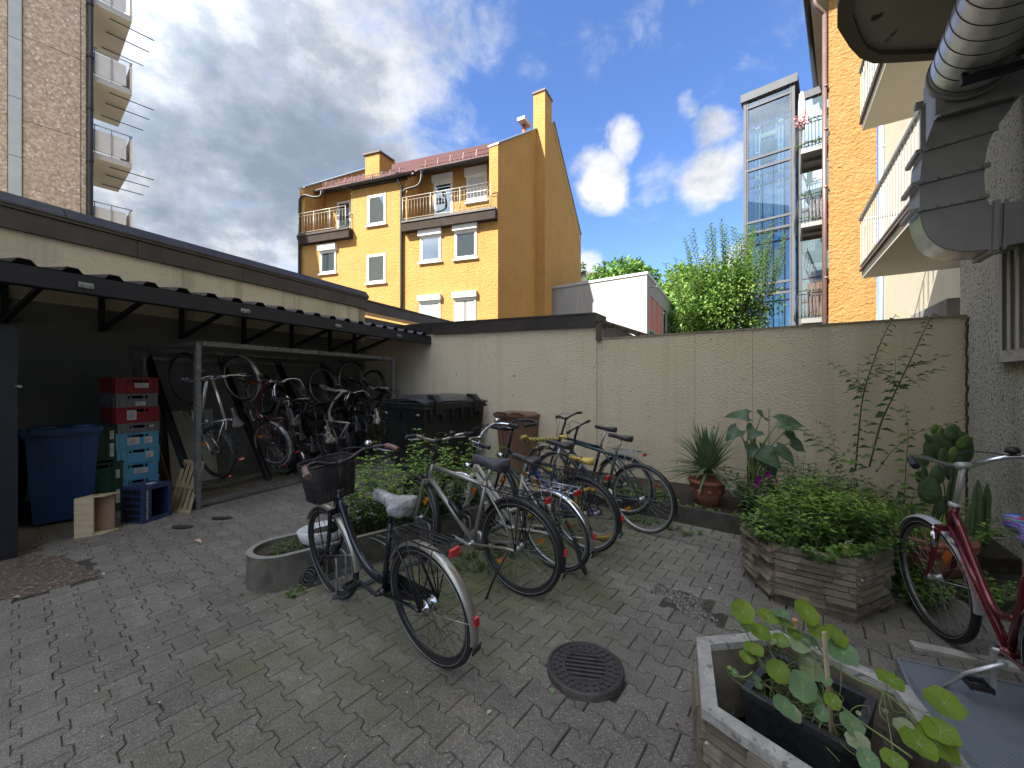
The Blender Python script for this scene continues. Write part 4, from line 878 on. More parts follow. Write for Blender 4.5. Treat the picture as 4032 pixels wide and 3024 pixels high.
# two concrete balconies of that house
m_bal_u = stucco('balcony_soffit', (.68,.63,.53), (.62,.575,.48), bump=.15, bs=20)
m_balrail = M('white_balcony_bars', (.40,.42,.38), rough=.4)
def cream_balcony(z, label, rail=True, chk=True):
    e = V(6.87,7.68,0); f = V(6.87,7.68,0)-F1*4.4; w_ = 1.35
    b = thing('concrete_balcony', label, 'balcony', group='concrete balconies of the cream house')
    m = MB(); m.prism([e+V(0,0,z), f+V(0,0,z), f+D2*w_+V(0,0,z), e+D2*w_+V(0,0,z)], (0,0,.14)); m.build('slab', m_bal_u, b)
    m = MB(); m.prism([e-D2*.04+F1*.03+V(0,0,z+.142), f-D2*.04+V(0,0,z+.142), f+D2*.2+V(0,0,z+.142), e+D2*.2+F1*.03+V(0,0,z+.142)], (0,0,.035)); m.build('edge_strip', M('rust_strip',(.17,.115,.095),(.12,.085,.075),scale=20,rough=.8), b)
    m = MB(); zz = z+.18
    m.beam(e-D2*.02+V(0,0,zz+.98), f-D2*.02+V(0,0,zz+.98), .05, .05); m.beam(e-D2*.02+V(0,0,zz+.06), f-D2*.02+V(0,0,zz+.06), .03,.03); m.beam(e-D2*.02+V(0,0,zz+.98), e+D2*w_+V(0,0,zz+.98), .05, .05)
    m.build('handrail', m_steelgrey, b)
    nb_ = 30
    for i in range(nb_+1):
        p = e.lerp(f, i/nb_)-D2*.02; mm = MB(); mm.bbox((-.013,-.004,.05),(.013,.004,.96)); 
        if i == 0: me_ = mm.mesh('bar', m_balrail)
        o = put('bar', me_, b); o.location = p+V(0,0,zz); o.rotation_euler = (0,0,math.atan2(F1.y,F1.x))
    for i in range(11): o = put('bar', me_, b); o.location = e.lerp(e+D2*w_, (i+.5)/11)+V(0,0,zz); o.rotation_euler = (0,0,math.atan2(D2.y,D2.x))
    return b
zlb = 3.60; cream_balcony(zlb, 'lower cream concrete balcony with upright pale bars above the yard wall')
b = cream_balcony(6.50, 'upper cream concrete balcony seen from below with white reed screen')
m = MB(); e = V(6.87,7.68,0); m.prism([e+D2*.02+V(0,0,6.75), e+D2*.02-F1*1.1+V(0,0,6.75), e+D2*.02-F1*1.1+V(0,0,7.6), e+D2*.02+V(0,0,7.6)], D2*.02); m.build('screen', M('reed_screen',(.36,.38,.32),(.22,.24,.20),scale=12,rough=.9), b)
# ------------------------------------------------------------------ right-hand building (pebble dash), its window, balcony slab and ducts
m = MB(); rc = RWP.at(.17,0); m.prism([RWP.at(-8,-.05), RWP.at(.17,-.05), RWP.at(.17,12), RWP.at(-8,12)], -RWP.n*.32)
own = tag(m.build('pebble_dash_house', m_pebble), 'grey-green pebble dashed house wall at the right edge', 'house')
tw1 = RWP.tz(3965, 1200)[0]; 
zwb = RWP.tz(3975,1405)[1]; zwt = zwb+1.25; tw0 = tw1-1.3
f = MB()
for a,b2,c,d in ((tw1-.06,tw1,zwb,zwt),(tw0,tw0+.06,zwb,zwt),(tw0+.06,tw1-.06,zwb,zwb+.06),(tw0+.06,tw1-.06,zwt-.06,zwt)): f.prism([RWP.at(a,c,.0),RWP.at(b2,c,.0),RWP.at(b2,d,.0),RWP.at(a,d,.0)], RWP.n*.035)
fo = f.build('window', M('weathered_white',(.52,.50,.45),(.36,.32,.27),scale=9,rough=.8), own)
f = MB(); f.prism([RWP.at(tw0+.06,zwb+.06,.002),RWP.at(tw1-.06,zwb+.06,.002),RWP.at(tw1-.06,zwt-.06,.002),RWP.at(tw0+.06,zwt-.06,.002)], RWP.n*.006); f.build('pane', glass_mat('dusty_glass',(.16,.16,.15),mixc=.25), fo)
for i in range(9): t = lerp(tw0+.1,tw1-.1,i/8); f = MB(); f.beam(RWP.at(t,zwb+.05,.06), RWP.at(t,zwt-.05,.06), .022, .03); f.build('bar', M('dull_bars',(.42,.40,.35),rough=.6), fo)
f = MB(); f.prism([RWP.at(tw0-.08,zwb-.05,-.02),RWP.at(tw1+.07,zwb-.05,-.02),RWP.at(tw1+.07,zwb-.005,-.02),RWP.at(tw0-.08,zwb-.005,-.02)], RWP.n*.11); f.build('sill', m_conc_lt, fo)
f = MB()                                        # dark ragged strip where the yard wall meets the house
for k in range(60):
    z = 2.2-k*.035; c = RWP.at(-.02+rs.gauss(0,.012), z, .004); f.box(c, (.02+rs.random()*.02,.012,.05), math.atan2(F1.y,F1.x))
f.build('joint_strip', M('dark_joint',(.04,.03,.025),(.09,.075,.06),scale=30,rough=1), own)
# concrete balcony slab overhead
zS = 4.62
pl_ = [V(.9,.25,0), V(2.0,2.4,0), V(2.12,2.55,0), V(2.33,2.70,0), V(2.48,2.79,0), V(2.62,2.836,0), V(2.78,2.83,0), V(3.75,2.75,0), V(1.9,.1,0)]
pl_ = [p*1.306 for p in pl_]
m = MB(); m.prism([p+V(0,0,zS) for p in pl_], (0,0,.16)); slab = tag(m.build('balcony_slab', stucco('grey_soffit',(.42,.40,.33),(.33,.31,.26),bump=.35,bs=12,speck=[((.08,.075,.06),5,.64)])), 'dark weathered concrete balcony slab overhead beside the round duct', 'balcony')
m = MB(); cc = sum(pl_, V(0,0,0))/len(pl_)
n = len(pl_); outer = [p+V(0,0,zS-.045) for p in pl_]; inner = [p+(cc-p).normalized()*.11+V(0,0,zS-.045) for p in pl_]; oi = [p+V(0,0,.044) for p in outer]; ii = [p+V(0,0,.044) for p in inner]
m.add(outer+inner+oi+ii, [(i,(i+1)%n,n+(i+1)%n,n+i) for i in range(n)]+[(i,2*n+i,2*n+(i+1)%n,(i+1)%n) for i in range(n)]+[(n+i,n+(i+1)%n,3*n+(i+1)%n,3*n+i) for i in range(n)]); m.build('drip_edge', stucco('dark_drip',(.20,.175,.13),(.15,.13,.10),bump=.4,bs=20), slab)
# ducts
DP = Plane((3.46,3.3), D2); facing(DP)
def z7(x, y): return (3100+x/1.185, y/1.185)
duct = thing('ventilation_duct', 'large galvanised ventilation duct with round pipe and rectangular elbow on the right house', 'duct')
o7 = [(3690,455),(3676,480),(3643,574),(3632,612),(3626,675),(3621,717),(3621,823),(3626,862),(3638,900),(3658,935),(3687,962),(3722,979),(3765,988),(3810,989),(3858,985),(3906,979),(4032,953),(4150,925),(4150,745),(4032,789),(3897,806),(3884,790),(3881,772),(3875,700),(3881,607),(3893,545),(3923,506),(3978,392)]
P_ = [DP.px(x,y) for x,y in o7[:-7]]+smooth_path([DP.px(x,y) for x,y in ((3881,772),(3876,700),(3880,625),(3895,560),(3925,500),(3978,430),(4000,380))],4)[0:]; m = MB(); m.prism(P_, F1*.30); m.build('elbow_duct', m_galv_dull, duct)
band = [(3621,823),(3626,862),(3638,900),(3658,935),(3687,962),(3722,979),(3765,988),(3810,989),(3858,985),(3906,979)]
m = MB(); Pb = [DP.px(x,y)-V(0,0,.004)-D2*.003 for x,y in band]; m.add(Pb+[p+F1*.30 for p in Pb], [(i,i+1,len(Pb)+i+1,len(Pb)+i) for i in range(len(Pb)-1)], 0, True); m.build('lit_skin', m_galv_duct, duct)  # brighter metal strip: light on the bend's outer face put into the colour
def flange(a, b2, wd=.035, out=.03, ext=True):
    A = DP.px(*z7(*a), .012); B = DP.px(*z7(*b2), .012); m = MB(); m.beam(A, B, .03, wd, up=V(0,0,1)); 
    m.beam(A-D2*.02, A-D2*.02+F1*.33, .035, wd); 
    for q in range(5): c = A.lerp(B, .1+q*.2)+DP.n*.02; m.box(c, (.02,.02,.02), math.atan2(D2.y,D2.x))
    m.build('flange', m_galv_dull, duct)
flange((628,705),(978,600)); flange((606,858),(942,772)); flange((600,985),(938,915))
A = DP.px(*z7(972,940), .014); B = DP.px(*z7(962,1172), .014); m = MB(); m.beam(A,B,.05,.03,up=D2); m.beam(A+D2*.05,B+D2*.05,.02,.02,up=D2); m.beam(B,B+F1*.33,.05,.03); m.build('flange', m_galv_dull, duct)
bx = [DP.px(*z7(x,y), .10) for x,y in ((690,562),(1080,455),(1080,200),(690,312))]
m = MB(); m.prism(bx, F1*.40); m.build('junction_box', m_galv_dull, duct)
m = MB(); m.beam(bx[0],bx[1],.03,.05); m.beam(bx[0],bx[3],.03,.05,up=D2); m.build('flange', m_galv_dull, duct)
a_ = DP.px(*z7(700,480), .03)-D2*.02; m = MB(); m.beam(DP.px(*z7(632,490)), DP.px(*z7(632,700)), .035,.03,up=D2); m.beam(DP.px(*z7(632,490)), DP.px(*z7(595,500)), .05,.05); m.build('bracket', m_galv_dull, duct)
cyl0 = DP.px(3800, 300, .12); ax = V(-.60,-.80,.04).normalized(); rr = .24
m = MB(); m.tube([cyl0+ax*(k*.135-.02) for k in range(26)], rr, 48); rd = m.build('round_duct', m_galv_duct, duct)
for k in range(22):
    m = MB(); c_ = cyl0+ax*(.08+k*.135); m.tube([c_, c_+ax*.004, c_+ax*.008], [rr+.001, rr+.004, rr+.001], 48, caps=False); m.build('seam', m_steel_dk, rd)
m = MB(); m.tube([cyl0-ax*.03, cyl0+ax*.03], rr+.012, 40); m.build('collar', m_galv_dull, rd)
m = MB(); 
q0 = cyl0+ax*.30-V(0,0,rr+.03); m.beam(q0-D2*.12, q0+D2*.9, .045,.05); m.beam(q0-D2*.12+V(0,0,.06)+F1*.0, q0+D2*.9+V(0,0,.20), .03,.04); m.build('bracket', m_steel_dk, duct)
# ------------------------------------------------------------------ bicycles
m_tyre = M('tyre_rubber', (.012,.012,.012), (.020,.019,.018), scale=30, rough=.85, bump=.3, bscale=120)
m_tyre_y = M('yellow_tyre', (.55,.36,.07), (.45,.28,.05), scale=40, rough=.8, bump=.5, bscale=90)
m_tyre_tan = M('tan_tyre_wall', (.12,.085,.05), rough=.85)
m_rim = M('aluminium_rim', (.58,.57,.55), (.45,.44,.43), scale=15, rough=.38, metal=.7)
m_rim_dk = M('black_rim', (.03,.03,.03), rough=.4, metal=.3)
m_spoke = M('steel_spoke', (.38,.38,.38), rough=.35, metal=.9)
m_spoke_dk = M('black_spoke', (.05,.05,.05), rough=.4, metal=.5)
m_chrome = M('chrome', (.62,.62,.62), (.5,.5,.5), scale=10, rough=.16, metal=1.0)
m_blackp = M('black_plastic', (.011,.011,.012), (.018,.018,.018), scale=20, rough=.45)
m_blackf = M('black_paint', (.009,.011,.016), rough=.25, spec=.5, coat=.15)
m_silverf = M('silver_brown_paint', (.33,.31,.27), (.29,.27,.235), scale=4, rough=.28, metal=.45, coat=.3)
m_cream_p = M('cream_paint', (.50,.47,.38), rough=.3)
m_redp = M('dark_red_paint', (.16,.014,.022), (.13,.012,.019), scale=3, rough=.22, metal=.35, coat=.5)
m_maroon = M('maroon_paint', (.08,.02,.02), rough=.3)
m_blue_p = M('dark_green_paint', (.02,.045,.045), rough=.3)
m_refl_r = M('red_reflector', (.50,.02,.025), rough=.15, spec=.8, coat=.6)
m_refl_o = M('orange_reflector', (.75,.22,.02), rough=.2, coat=.6)
m_cork = M('brown_leather_grip', (.22,.13,.10), (.16,.09,.07), scale=25, rough=.6)
m_yelp = M('yellow_rubber', (.60,.46,.07), rough=.5)
m_yelsad = M('yellow_saddle', (.72,.48,.12), rough=.35)
m_leather = M('worn_black_saddle', (.030,.030,.032), (.06,.058,.055), scale=12, rough=.38)
m_plasticbag = M('grey_plastic_wrap', (.42,.42,.42), (.20,.20,.20), scale=14, rough=.22, spec=.7, bump=.8, bscale=16, bdist=.03)
m_clothcov = M('dark_violet_cloth', (.085,.075,.09), (.06,.055,.065), scale=12, rough=.75, bump=.7, bscale=14, bdist=.02)
m_lens = M('lamp_lens', (.6,.6,.55), rough=.1, spec=.8)
m_white_tag = M('paper_label', (.62,.62,.60), (.45,.45,.43), scale=40, rough=.7)
def checker_mat(name, a, b2, sc_):
    if name in MATS: return MATS[name]
    m = bpy.data.materials.new(name); m.use_nodes = True; n = m.node_tree.nodes; l = m.node_tree.links; bs = n['Principled BSDF']; bs.inputs['Roughness'].default_value = .7
    t = n.new('ShaderNodeTexCoord'); c = n.new('ShaderNodeTexChecker'); c.inputs['Scale'].default_value = sc_; c.inputs['Color1'].default_value = (*a,1); c.inputs['Color2'].default_value = (*b2,1)
    l.new(t.outputs['Object'], c.inputs['Vector']); l.new(c.outputs['Color'], bs.inputs['Base Color']); MATS[name] = m; return m
def stripes_mat(name, cols, scale, dist=3, direction='Z', rough=.6):
    if name in MATS: return MATS[name]
    m = bpy.data.materials.new(name); m.use_nodes = True; n = m.node_tree.nodes; l = m.node_tree.links; bs = n['Principled BSDF']; bs.inputs['Roughness'].default_value = rough
    t = n.new('ShaderNodeTexCoord'); wv = n.new('ShaderNodeTexWave'); wv.bands_direction = direction; wv.wave_profile = 'SAW'; wv.inputs['Scale'].default_value = scale; wv.inputs['Distortion'].default_value = dist; wv.inputs['Detail'].default_value = 2; wv.inputs['Detail Scale'].default_value = 1.5
    r = n.new('ShaderNodeValToRGB'); r.color_ramp.interpolation = 'CONSTANT'
    while len(r.color_ramp.elements) < len(cols): r.color_ramp.elements.new(.5)
    for i, c in enumerate(cols): r.color_ramp.elements[i].position = i/len(cols); r.color_ramp.elements[i].color = (*c,1)
    l.new(t.outputs['Object'], wv.inputs['Vector']); l.new(wv.outputs['Fac'], r.inputs[0]); l.new(r.outputs[0], bs.inputs['Base Color']); MATS[name] = m; return m
m_check = checker_mat('yellow_black_check', (.62,.55,.10), (.02,.02,.02), 62)
m_rainbow = stripes_mat('rainbow_cover', [(.02,.09,.42),(.42,.02,.05),(.08,.20,.55),(.04,.05,.12),(.20,.40,.06),(.02,.12,.45),(.40,.03,.10),(.10,.30,.60)], 7, 4)
m_leopard = M('camouflage_cover', (.40,.36,.30), (.08,.07,.06), scale=32, fac=(.46,.54), rough=.8)
m_bwstripe = stripes_mat('striped_cover', [(.02,.02,.02),(.55,.52,.45)], 9, 1.5)
m_wicker = M('black_wicker', (.035,.027,.029), (.02,.016,.016), scale=60, rough=.55)
WCACHE = {}
def wheel_meshes(R, tw, key, tyre_m, rim_m, spoke_m, hub_r=.018, hub_m=None, stripe=False):
    if key in WCACHE: return WCACHE[key]
    N = 44; r0 = R-tw/2
    t = MB(); nn = 8; vs = []; fs = []
    for i in range(N):
        a = 2*PI*i/N
        for k in range(nn):
            b = 2*PI*k/nn; r = r0+tw/2*math.cos(b)*(1.0); vs.append((r*math.cos(a), tw/2*math.sin(b)*.95, r*math.sin(a)))
    for i in range(N):
        for k in range(nn): fs.append((i*nn+k, i*nn+(k+1)%nn, ((i+1)%N)*nn+(k+1)%nn, ((i+1)%N)*nn+k))
    t.add(vs, fs, 0, True)
    if stripe: 
        for s in (-1,1): t.tube([V((r0-tw*.1)*math.cos(2*PI*i/N), s*tw*.475, (r0-tw*.1)*math.sin(2*PI*i/N)) for i in range(N)], .0016, 4, mi=1, closed=True)
    tm = t.mesh('tyre', [tyre_m, m_rim]); 
    r = MB(); prof = [(r0-tw*.30,-.011),(r0-tw*.30,.011),(r0-tw*.52,.009),(r0-tw*.75,.004),(r0-tw*.75,-.004),(r0-tw*.52,-.009),(r0-tw*.30,-.011)]
    r.lathe(prof, n=N, axis='Y'); rm = r.mesh('rim', rim_m)
    s = MB(); rin = r0-tw*.75
    for i in range(32):
        a = 2*PI*i/32; sd = 1 if i % 2 else -1; cr = (1 if (i//2) % 2 else -1)*R_(62)
        s.tube([V(hub_r*math.cos(a+cr), sd*.028, hub_r*math.sin(a+cr)), V(rin*math.cos(a), 0, rin*math.sin(a))], .0013, 3, caps=False)
    sm = s.mesh('spokes', spoke_m, fix=False)
    h = MB(); h.lathe([(0,-.05),(.007,-.05),(.007,-.034),(hub_r+.006,-.032),(hub_r+.006,-.026),(hub_r*.8,-.022),(hub_r*.8,.022),(hub_r+.006,.026),(hub_r+.006,.032),(.007,.034),(.007,.05),(0,.05)], n=14, axis='Y'); hm = h.mesh('hub', hub_m or m_rim)
    WCACHE[key] = (rm, tm, sm, hm); return WCACHE[key]
def add_wheel(parent, name, ctr, basis, meshes):
    rm, tm, sm, hm = meshes; w_ = put(name, rm, parent); w_.matrix_local = Matrix.Translation(ctr) @ basis.to_4x4()
    for nm, me in (('tyre',tm),('spokes',sm),('hub',hm)):
        o = put(nm, me, w_)
        if nm == 'spokes': o['kind'] = 'stuff'
    return w_
def saddle_mesh(name, mat, L=.27, W=.155, puff=0.0, crease=0.0, seed=1):
    rr_ = random.Random(seed); m = MB(); nx = 12; nk = 12; vs = []; fs = []
    for i in range(nx+1):
        t = i/nx; x = L*(.55-t)                    # front (+) to rear
        hw = (.018+.004*math.sin(t*PI) if t < .35 else lerp(.02, W/2, ((t-.35)/.5)**1.2 if t < .85 else 1))*(1 if t < .9 else lerp(1,.55,(t-.9)/.1))+puff
        top = .015*math.cos(t*PI*1.1)+.012+(.012 if t > .6 else 0)+puff; dp = .018+.034*t+puff*1.5
        for k in range(nk):
            a = 2*PI*k/nk; y = hw*math.cos(a); z = math.sin(a); z = top*1.0*abs(z)**.7 if z > 0 else -dp*abs(z)**.8
            j = 1+crease*rr_.uniform(-1,1)
            vs.append((x+crease*.01*rr_.uniform(-1,1), y*j, z*j))
    for i in range(nx):
        for k in range(nk): fs.append((i*nk+k, i*nk+(k+1)%nk, (i+1)*nk+(k+1)%nk, (i+1)*nk+k))
    fs += [tuple(range(nk)), tuple(range(nx*nk, nx*nk+nk))[::-1]]
    return m.add(vs, fs, 0, True).mesh(name, mat)
def bike(name, label, cat='bicycle', R=.35, wb=1.09, tw=.042, steer=0.0, frame='diamond', fm=None, group=None, bars='flat', guards=None, carrier=None, cover=None,
         saddle_m=None, seat_h=.95, tyre='black', rim=None, spoke=None, key=None, hubgear=False, light=True, basket=None, stand=None, grips=None, bell=False, bar_h=1.05, bar_m=None,
         refl=True, rearlight=True, ca_=PI+.25, chainguard=False, stem_m=None, dress=None, guard_cut=(.0,1.0), stripe=True, lamp_top=False):
    fm = fm or m_blackf; root = thing(name, label, cat, group=group)
    tyre_m = {'black': m_tyre, 'yellow': m_tyre_y, 'tan': m_tyre}[tyre]
    key = key or (round(R,3), tyre, str(rim), str(spoke)); k_ = R/.35
    WM = wheel_meshes(R, tw, ('w',)+tuple([key, tw]), tyre_m, rim or m_rim, spoke or m_spoke, stripe=stripe and tyre != 'yellow')
    WH = wheel_meshes(R, tw, ('h',)+tuple([key, tw]), tyre_m, rim or m_rim, spoke or m_spoke, hub_r=.040, hub_m=m_chrome, stripe=stripe) if hubgear else WM
    add_wheel(root, 'rear_wheel', V(0,0,R), Matrix.Identity(3), WH)
    BB = V(.44*wb/1.09, 0, R-.065); ST = V(.285*wb/1.09,0,.80*k_*min(1,seat_h/.93)); fh = V(wb,0,R)
    tA_ = math.tan(R_(20)); ax = V(-math.sin(R_(20)),0,math.cos(R_(20)))
    base_ = V(wb-.045,0,R); CR = base_+ax*(R+.035); HT = CR+ax*(.17 if frame == 'diamond' else .15); CL = base_+ax*((bar_h-R)/ax.z)
    RM = Matrix.Rotation(steer, 3, ax); S = lambda p: base_+RM @ (V(*p)-base_)
    # front wheel, fork
    add_wheel(root, 'front_wheel', S(fh), RM, WM)
    m = MB()
    for s in (-1,1): m.tube([S(p) for p in smooth_path([CR+V(0,s*.052,0), CR+V(.0,s*.055,0)-ax*.04, base_+ax*.12+V(.004,s*.052,0), fh+V(0,s*.05,0)],4)], [.016]*5+[.014]*4+[.012]*4, 8)
    m.beam(S(CR+V(0,-.062,0)), S(CR+V(0,.062,0)), .035,.03); m.tube([S(CR), S(HT)], .02, 8); m.build('fork', fm, root)
    # frame
    m = MB(); m.tube([CR-ax*.0, HT], .021, 10); sb = V(0,0,.018)
    if frame == 'diamond':
        m.tube([HT-ax*.03, ST-V(-.0,0,.04)], .0175, 10); m.tube([CR+ax*.03, BB], .021, 10)
    elif frame == 'step':
        m.tube(smooth_path([HT-ax*.05, HT-ax*.05+V(-.13,0,-.27), BB+V(.17,0,.10), BB+V(.03,0,.06), lerp(BB,ST,.18)],6), .024, 10)
    elif frame == 'mixte':
        m.tube([CR+ax*.02, BB], .0195, 10); m.tube(smooth_path([HT-ax*.03, HT+V(-.30,0,-.40), lerp(BB,ST,.36)],5), .0165, 10)
    elif frame == 'bmx': m.tube([HT-ax*.03, ST-V(0,0,.10)], .0175, 10); m.tube([CR+ax*.03, BB], .02, 10)
    m.tube([BB, ST], .0165, 10)
    for s in (-1,1):
        m.tube([BB+V(-.01,s*.03,0), V(.10,s*.052,R-.01), V(0,s*.06,R)], .010, 6); m.tube([ST-V(0,0,.05)+V(0,s*.014,0), V(.10,s*.05,R+.20), V(0,s*.06,R)], .0085, 6)
    m.tube([BB+V(0,-.037,0), BB+V(0,.037,0)], .023, 10)
    if frame == 'step': m.tube([lerp(BB,ST,.22), BB+V(.12,0,.05)], .012, 6)
    fo = m.build('frame', fm, root)
    # seat post and saddle
    sp_ = V(ST.x-(seat_h-ST.z)*.33, 0, seat_h-.045); m = MB(); m.tube([ST-V(-.02,0,.03), sp_], .0135, 8); m.box(sp_+V(0,0,.005), (.05,.04,.02)); m.build('seat_post', m_rim if frame != 'step' else m_blackp, root)
    me = saddle_mesh('saddle', saddle_m or m_leather); so_ = put('saddle', me, root); so_.location = sp_+V(-.0,0,.035)
    if cover:
        co = put('saddle_cover', saddle_mesh('saddle_cover', cover, L=.30, W=.175, puff=.012, crease=.10, seed=hash(name) % 97 if False else 5), so_)
    # handlebar
    bm_ = bar_m or m_blackp; m = MB(); 
    if bars == 'flat': P = [(-.02,-.31,.01),(-.01,-.2,.01),(.01,-.09,-.0),(.01,0,0)]
    elif bars == 'riser': P = [(-.05,-.31,.05),(-.03,-.20,.05),(.0,-.11,.02),(.01,0,0)]
    elif bars == 'swept': P = [(-.27,-.27,.015),(-.17,-.265,.04),(-.04,-.22,.06),(.01,-.10,.03),(.01,0,0)]
    elif bars == 'city': P = [(-.20,-.30,.03),(-.10,-.27,.055),(.0,-.17,.045),(.015,-.07,.005),(.01,0,0)]
    elif bars == 'butterfly': P = [(-.10,-.06,.03),(-.13,-.16,.03),(-.09,-.26,.04),(.03,-.28,.05),(.13,-.22,.05),(.15,-.12,.03),(.06,-.05,.0),(.0,0,0)]
    elif bars == 'bmx': P = [(-.07,-.29,.13),(-.04,-.20,.13),(.01,-.10,.02),(.01,0,0)]
    full = [V(*p) for p in P]+[V(p[0],-p[1],p[2]) for p in P[-2::-1]]
    path = [S(CL+p) for p in smooth_path(full, 5)]; m.tube(path, .0115, 8); hb = m.build('handlebar', bm_, root)
    m = MB(); m.tube([S(HT-ax*.01), S(CL-ax*.015)], .014, 8); m.tube([S(CL-V(0,.03,0)), S(CL+V(0,.03,0))], .018, 8); m.lathe([(.026,0),(.026,.02),(.0,.02)], c=S(HT)); m.build('stem', stem_m or m_blackp, root)
    gm_ = grips or m_blackp
    if bars == 'butterfly': sets = [path[:22], path[-22:]]
    else: sets = [path[:6 if bars in ('swept','city') else 5], path[-(6 if bars in ('swept','city') else 5):]]
    for i_, g_ in enumerate(sets): m = MB(); m.tube(g_, .0175 if bars != 'bmx' else .019, 8); m.build('grip', gm_, hb)
    for s in (0, -1):
        q = path[7 if s == 0 else -8]; e = path[2 if s == 0 else -3]; m = MB(); dirv = (e-q).normalized(); f_ = S(base_+V(1,0,0))-S(base_); off = f_*.035-V(0,0,.022)
        m.tube([q, q+off, q+off*1.3+dirv*.10, e+off*1.2], [.010,.007,.005,.004], 6); m.build('brake_lever', m_rim if bars in ('swept','city','riser') else m_blackp, hb)
    if bell: q = path[9]; m = MB(); m.lathe([(0,.05),(.018,.046),(.027,.034),(.029,.018),(.012,.012),(.01,0)], c=q+V(0,0,.004), n=16); m.build('bell', bell if bell is not True else m_chrome, hb)
    # cables
    m = MB()
    for s in (1,-1): m.tube(smooth_path([path[8 if s>0 else -9], S(CL+V(.12,-s*.06,.05)), S(CL+V(.13,-s*.02,-.12)), S(CR+V(.03,0,.03))],5), .0028, 4)
    m.build('cables', m_blackp, root)
    # mudguards
    if guards:
        gm = guards
        for nm, c, tr, a0, a1 in (('front_mudguard', fh, True, R_(28), R_(205)), ('rear_mudguard', V(0,0,R), False, R_(-12+guard_cut[0]), R_(195))):
            if nm == 'front_mudguard': a0, a1 = R_(30), R_(185)
            else: a0, a1 = R_(68), R_(215)-0
            if nm == 'rear_mudguard': a0, a1 = R_(30), R_(193)
            N = 26; vs = []; fs = []; rg = R+.018; wd = [(-.028,-.014),(-.022,-.003),(0,.003),(.022,-.003),(.028,-.014)]
            for i in range(N+1):
                a = lerp(a0,a1,i/N)
                for (yy,dr) in wd:
                    for th_ in (0,):
                        p = c+V((rg+dr)*math.cos(a), yy, (rg+dr)*math.sin(a)); vs.append(S(p) if tr else p)
            n5 = 5
            for i in range(N):
                for k in range(4): fs.append((i*n5+k, i*n5+k+1, (i+1)*n5+k+1, (i+1)*n5+k))
            m = MB(); m.add(vs, fs, 0, True); m.add([V(*v)+V(0,0,-.0012) for v in vs], fs, 0, True)
            for aa in ((a1-.35, ) if True else ()):
                for s in (-1,1):
                    p = c+V((rg)*math.cos(aa), s*.026, rg*math.sin(aa)); q = c+V(0,s*.055,0); m.tube([S(p), S(q)] if tr else [p, q], .0022, 4)
            mg = m.build(nm, gm, root, fix=False)
            if nm == 'rear_mudguard':
                p = c+V((rg+.0)*math.cos(a1), 0, rg*math.sin(a1)); m = MB(); m.box(p+V(-.004,0,-.02), (.006,.055,.05), Matrix.Rotation(R_(-20),3,'Y')); m.build('mud_flap', m_blackp, mg)
                if rearlight: 
                    aa = R_(172); p = c+V((rg+.012)*math.cos(aa),0,(rg+.012)*math.sin(aa)); m = MB(); m.box(p, (.018,.028,.042)); m.build('reflector', m_refl_r, mg)
    if carrier:
        m = MB(); zc_ = 2*R+.055; x0, x1 = .22, -.22
        for s in (-1,1): m.tube(smooth_path([V(x0,s*.045,zc_+.01), V(.10,s*.06,zc_), V(x1,s*.06,zc_), V(x1-.02,s*.03,zc_)],3), .005, 5)
        m.tube([V(x1-.02,-.03,zc_), V(x1-.02,.03,zc_)], .005, 5)
        for x in (.12,.04,-.04,-.12,-.19): m.tube([V(x,-.06,zc_), V(x,.06,zc_)], .0038, 4)
        for yy in (-.03,0,.03): m.tube([V(.15,yy,zc_+.012), V(-.2,yy,zc_+.012)], .0035, 4)
        for s in (-1,1):
            for x in (.06,-.05,-.16): m.tube([V(x,s*.06,zc_), V(-.005,s*.064,R)], .0045, 4)
        m.tube([V(x0,-.045,zc_+.01), V(x0-.02,0,zc_+.03), V(x0,.045,zc_+.01)], .004, 4)
        ca = m.build('carrier', carrier, root, fix=False)
        if rearlight: m = MB(); m.box((x1-.033,0,zc_-.015), (.024,.062,.034)); m.build('tail_light', m_refl_r, ca)
        if dress == 'basket':
            m = MB()
            for z_, ww, ll in ((zc_+.02,.11,.16),(zc_+.12,.13,.185),(zc_+.22,.15,.21)):
                m.tube([V(-.02+sx*ll, sy*ww, z_) for sx, sy in ((1,1),(1,-1),(-1,-1),(-1,1))], .0032, 4, closed=True)
            for i in range(9):
                u = -1+i/4
                for (p, q) in ((V(-.02+u*.16,.11,zc_+.02), V(-.02+u*.21,.15,zc_+.22)),(V(-.02+u*.16,-.11,zc_+.02), V(-.02+u*.21,-.15,zc_+.22))): m.tube([p,q], .0018, 4)
                if i < 7:
                    u2 = -1+i/3
                    for (p, q) in ((V(.14,u2*.11,zc_+.02), V(.19,u2*.15,zc_+.22)),(V(-.18,u2*.11,zc_+.02), V(-.23,u2*.15,zc_+.22))): m.tube([p,q], .0018, 4)
                    m.tube([V(-.18,u2*.11,zc_+.02), V(.14,u2*.11,zc_+.02)], .0018, 4)
            tag(m.build('wire_basket', m_blackp, root, fix=False))
    # drive
    m = MB(); m.lathe([(0,-.05),(.085,-.05),(.088,-.046),(.03,-.044),(0,-.044)], c=BB, n=28, axis='Y')
    for s in (-1,1):
        d_ = V(math.cos(ca_),0,math.sin(ca_))*(1 if s < 0 else -1); m.beam(BB+V(0,s*.055,0), BB+V(0,s*.07,0)+d_*.17, .012,.022, up=V(0,1,0))
    m.tube([BB+V(0,-.06,0), BB+V(0,.06,0)], .012, 8); cr_ = m.build('crank', m_rim if not hubgear else m_blackp, root)
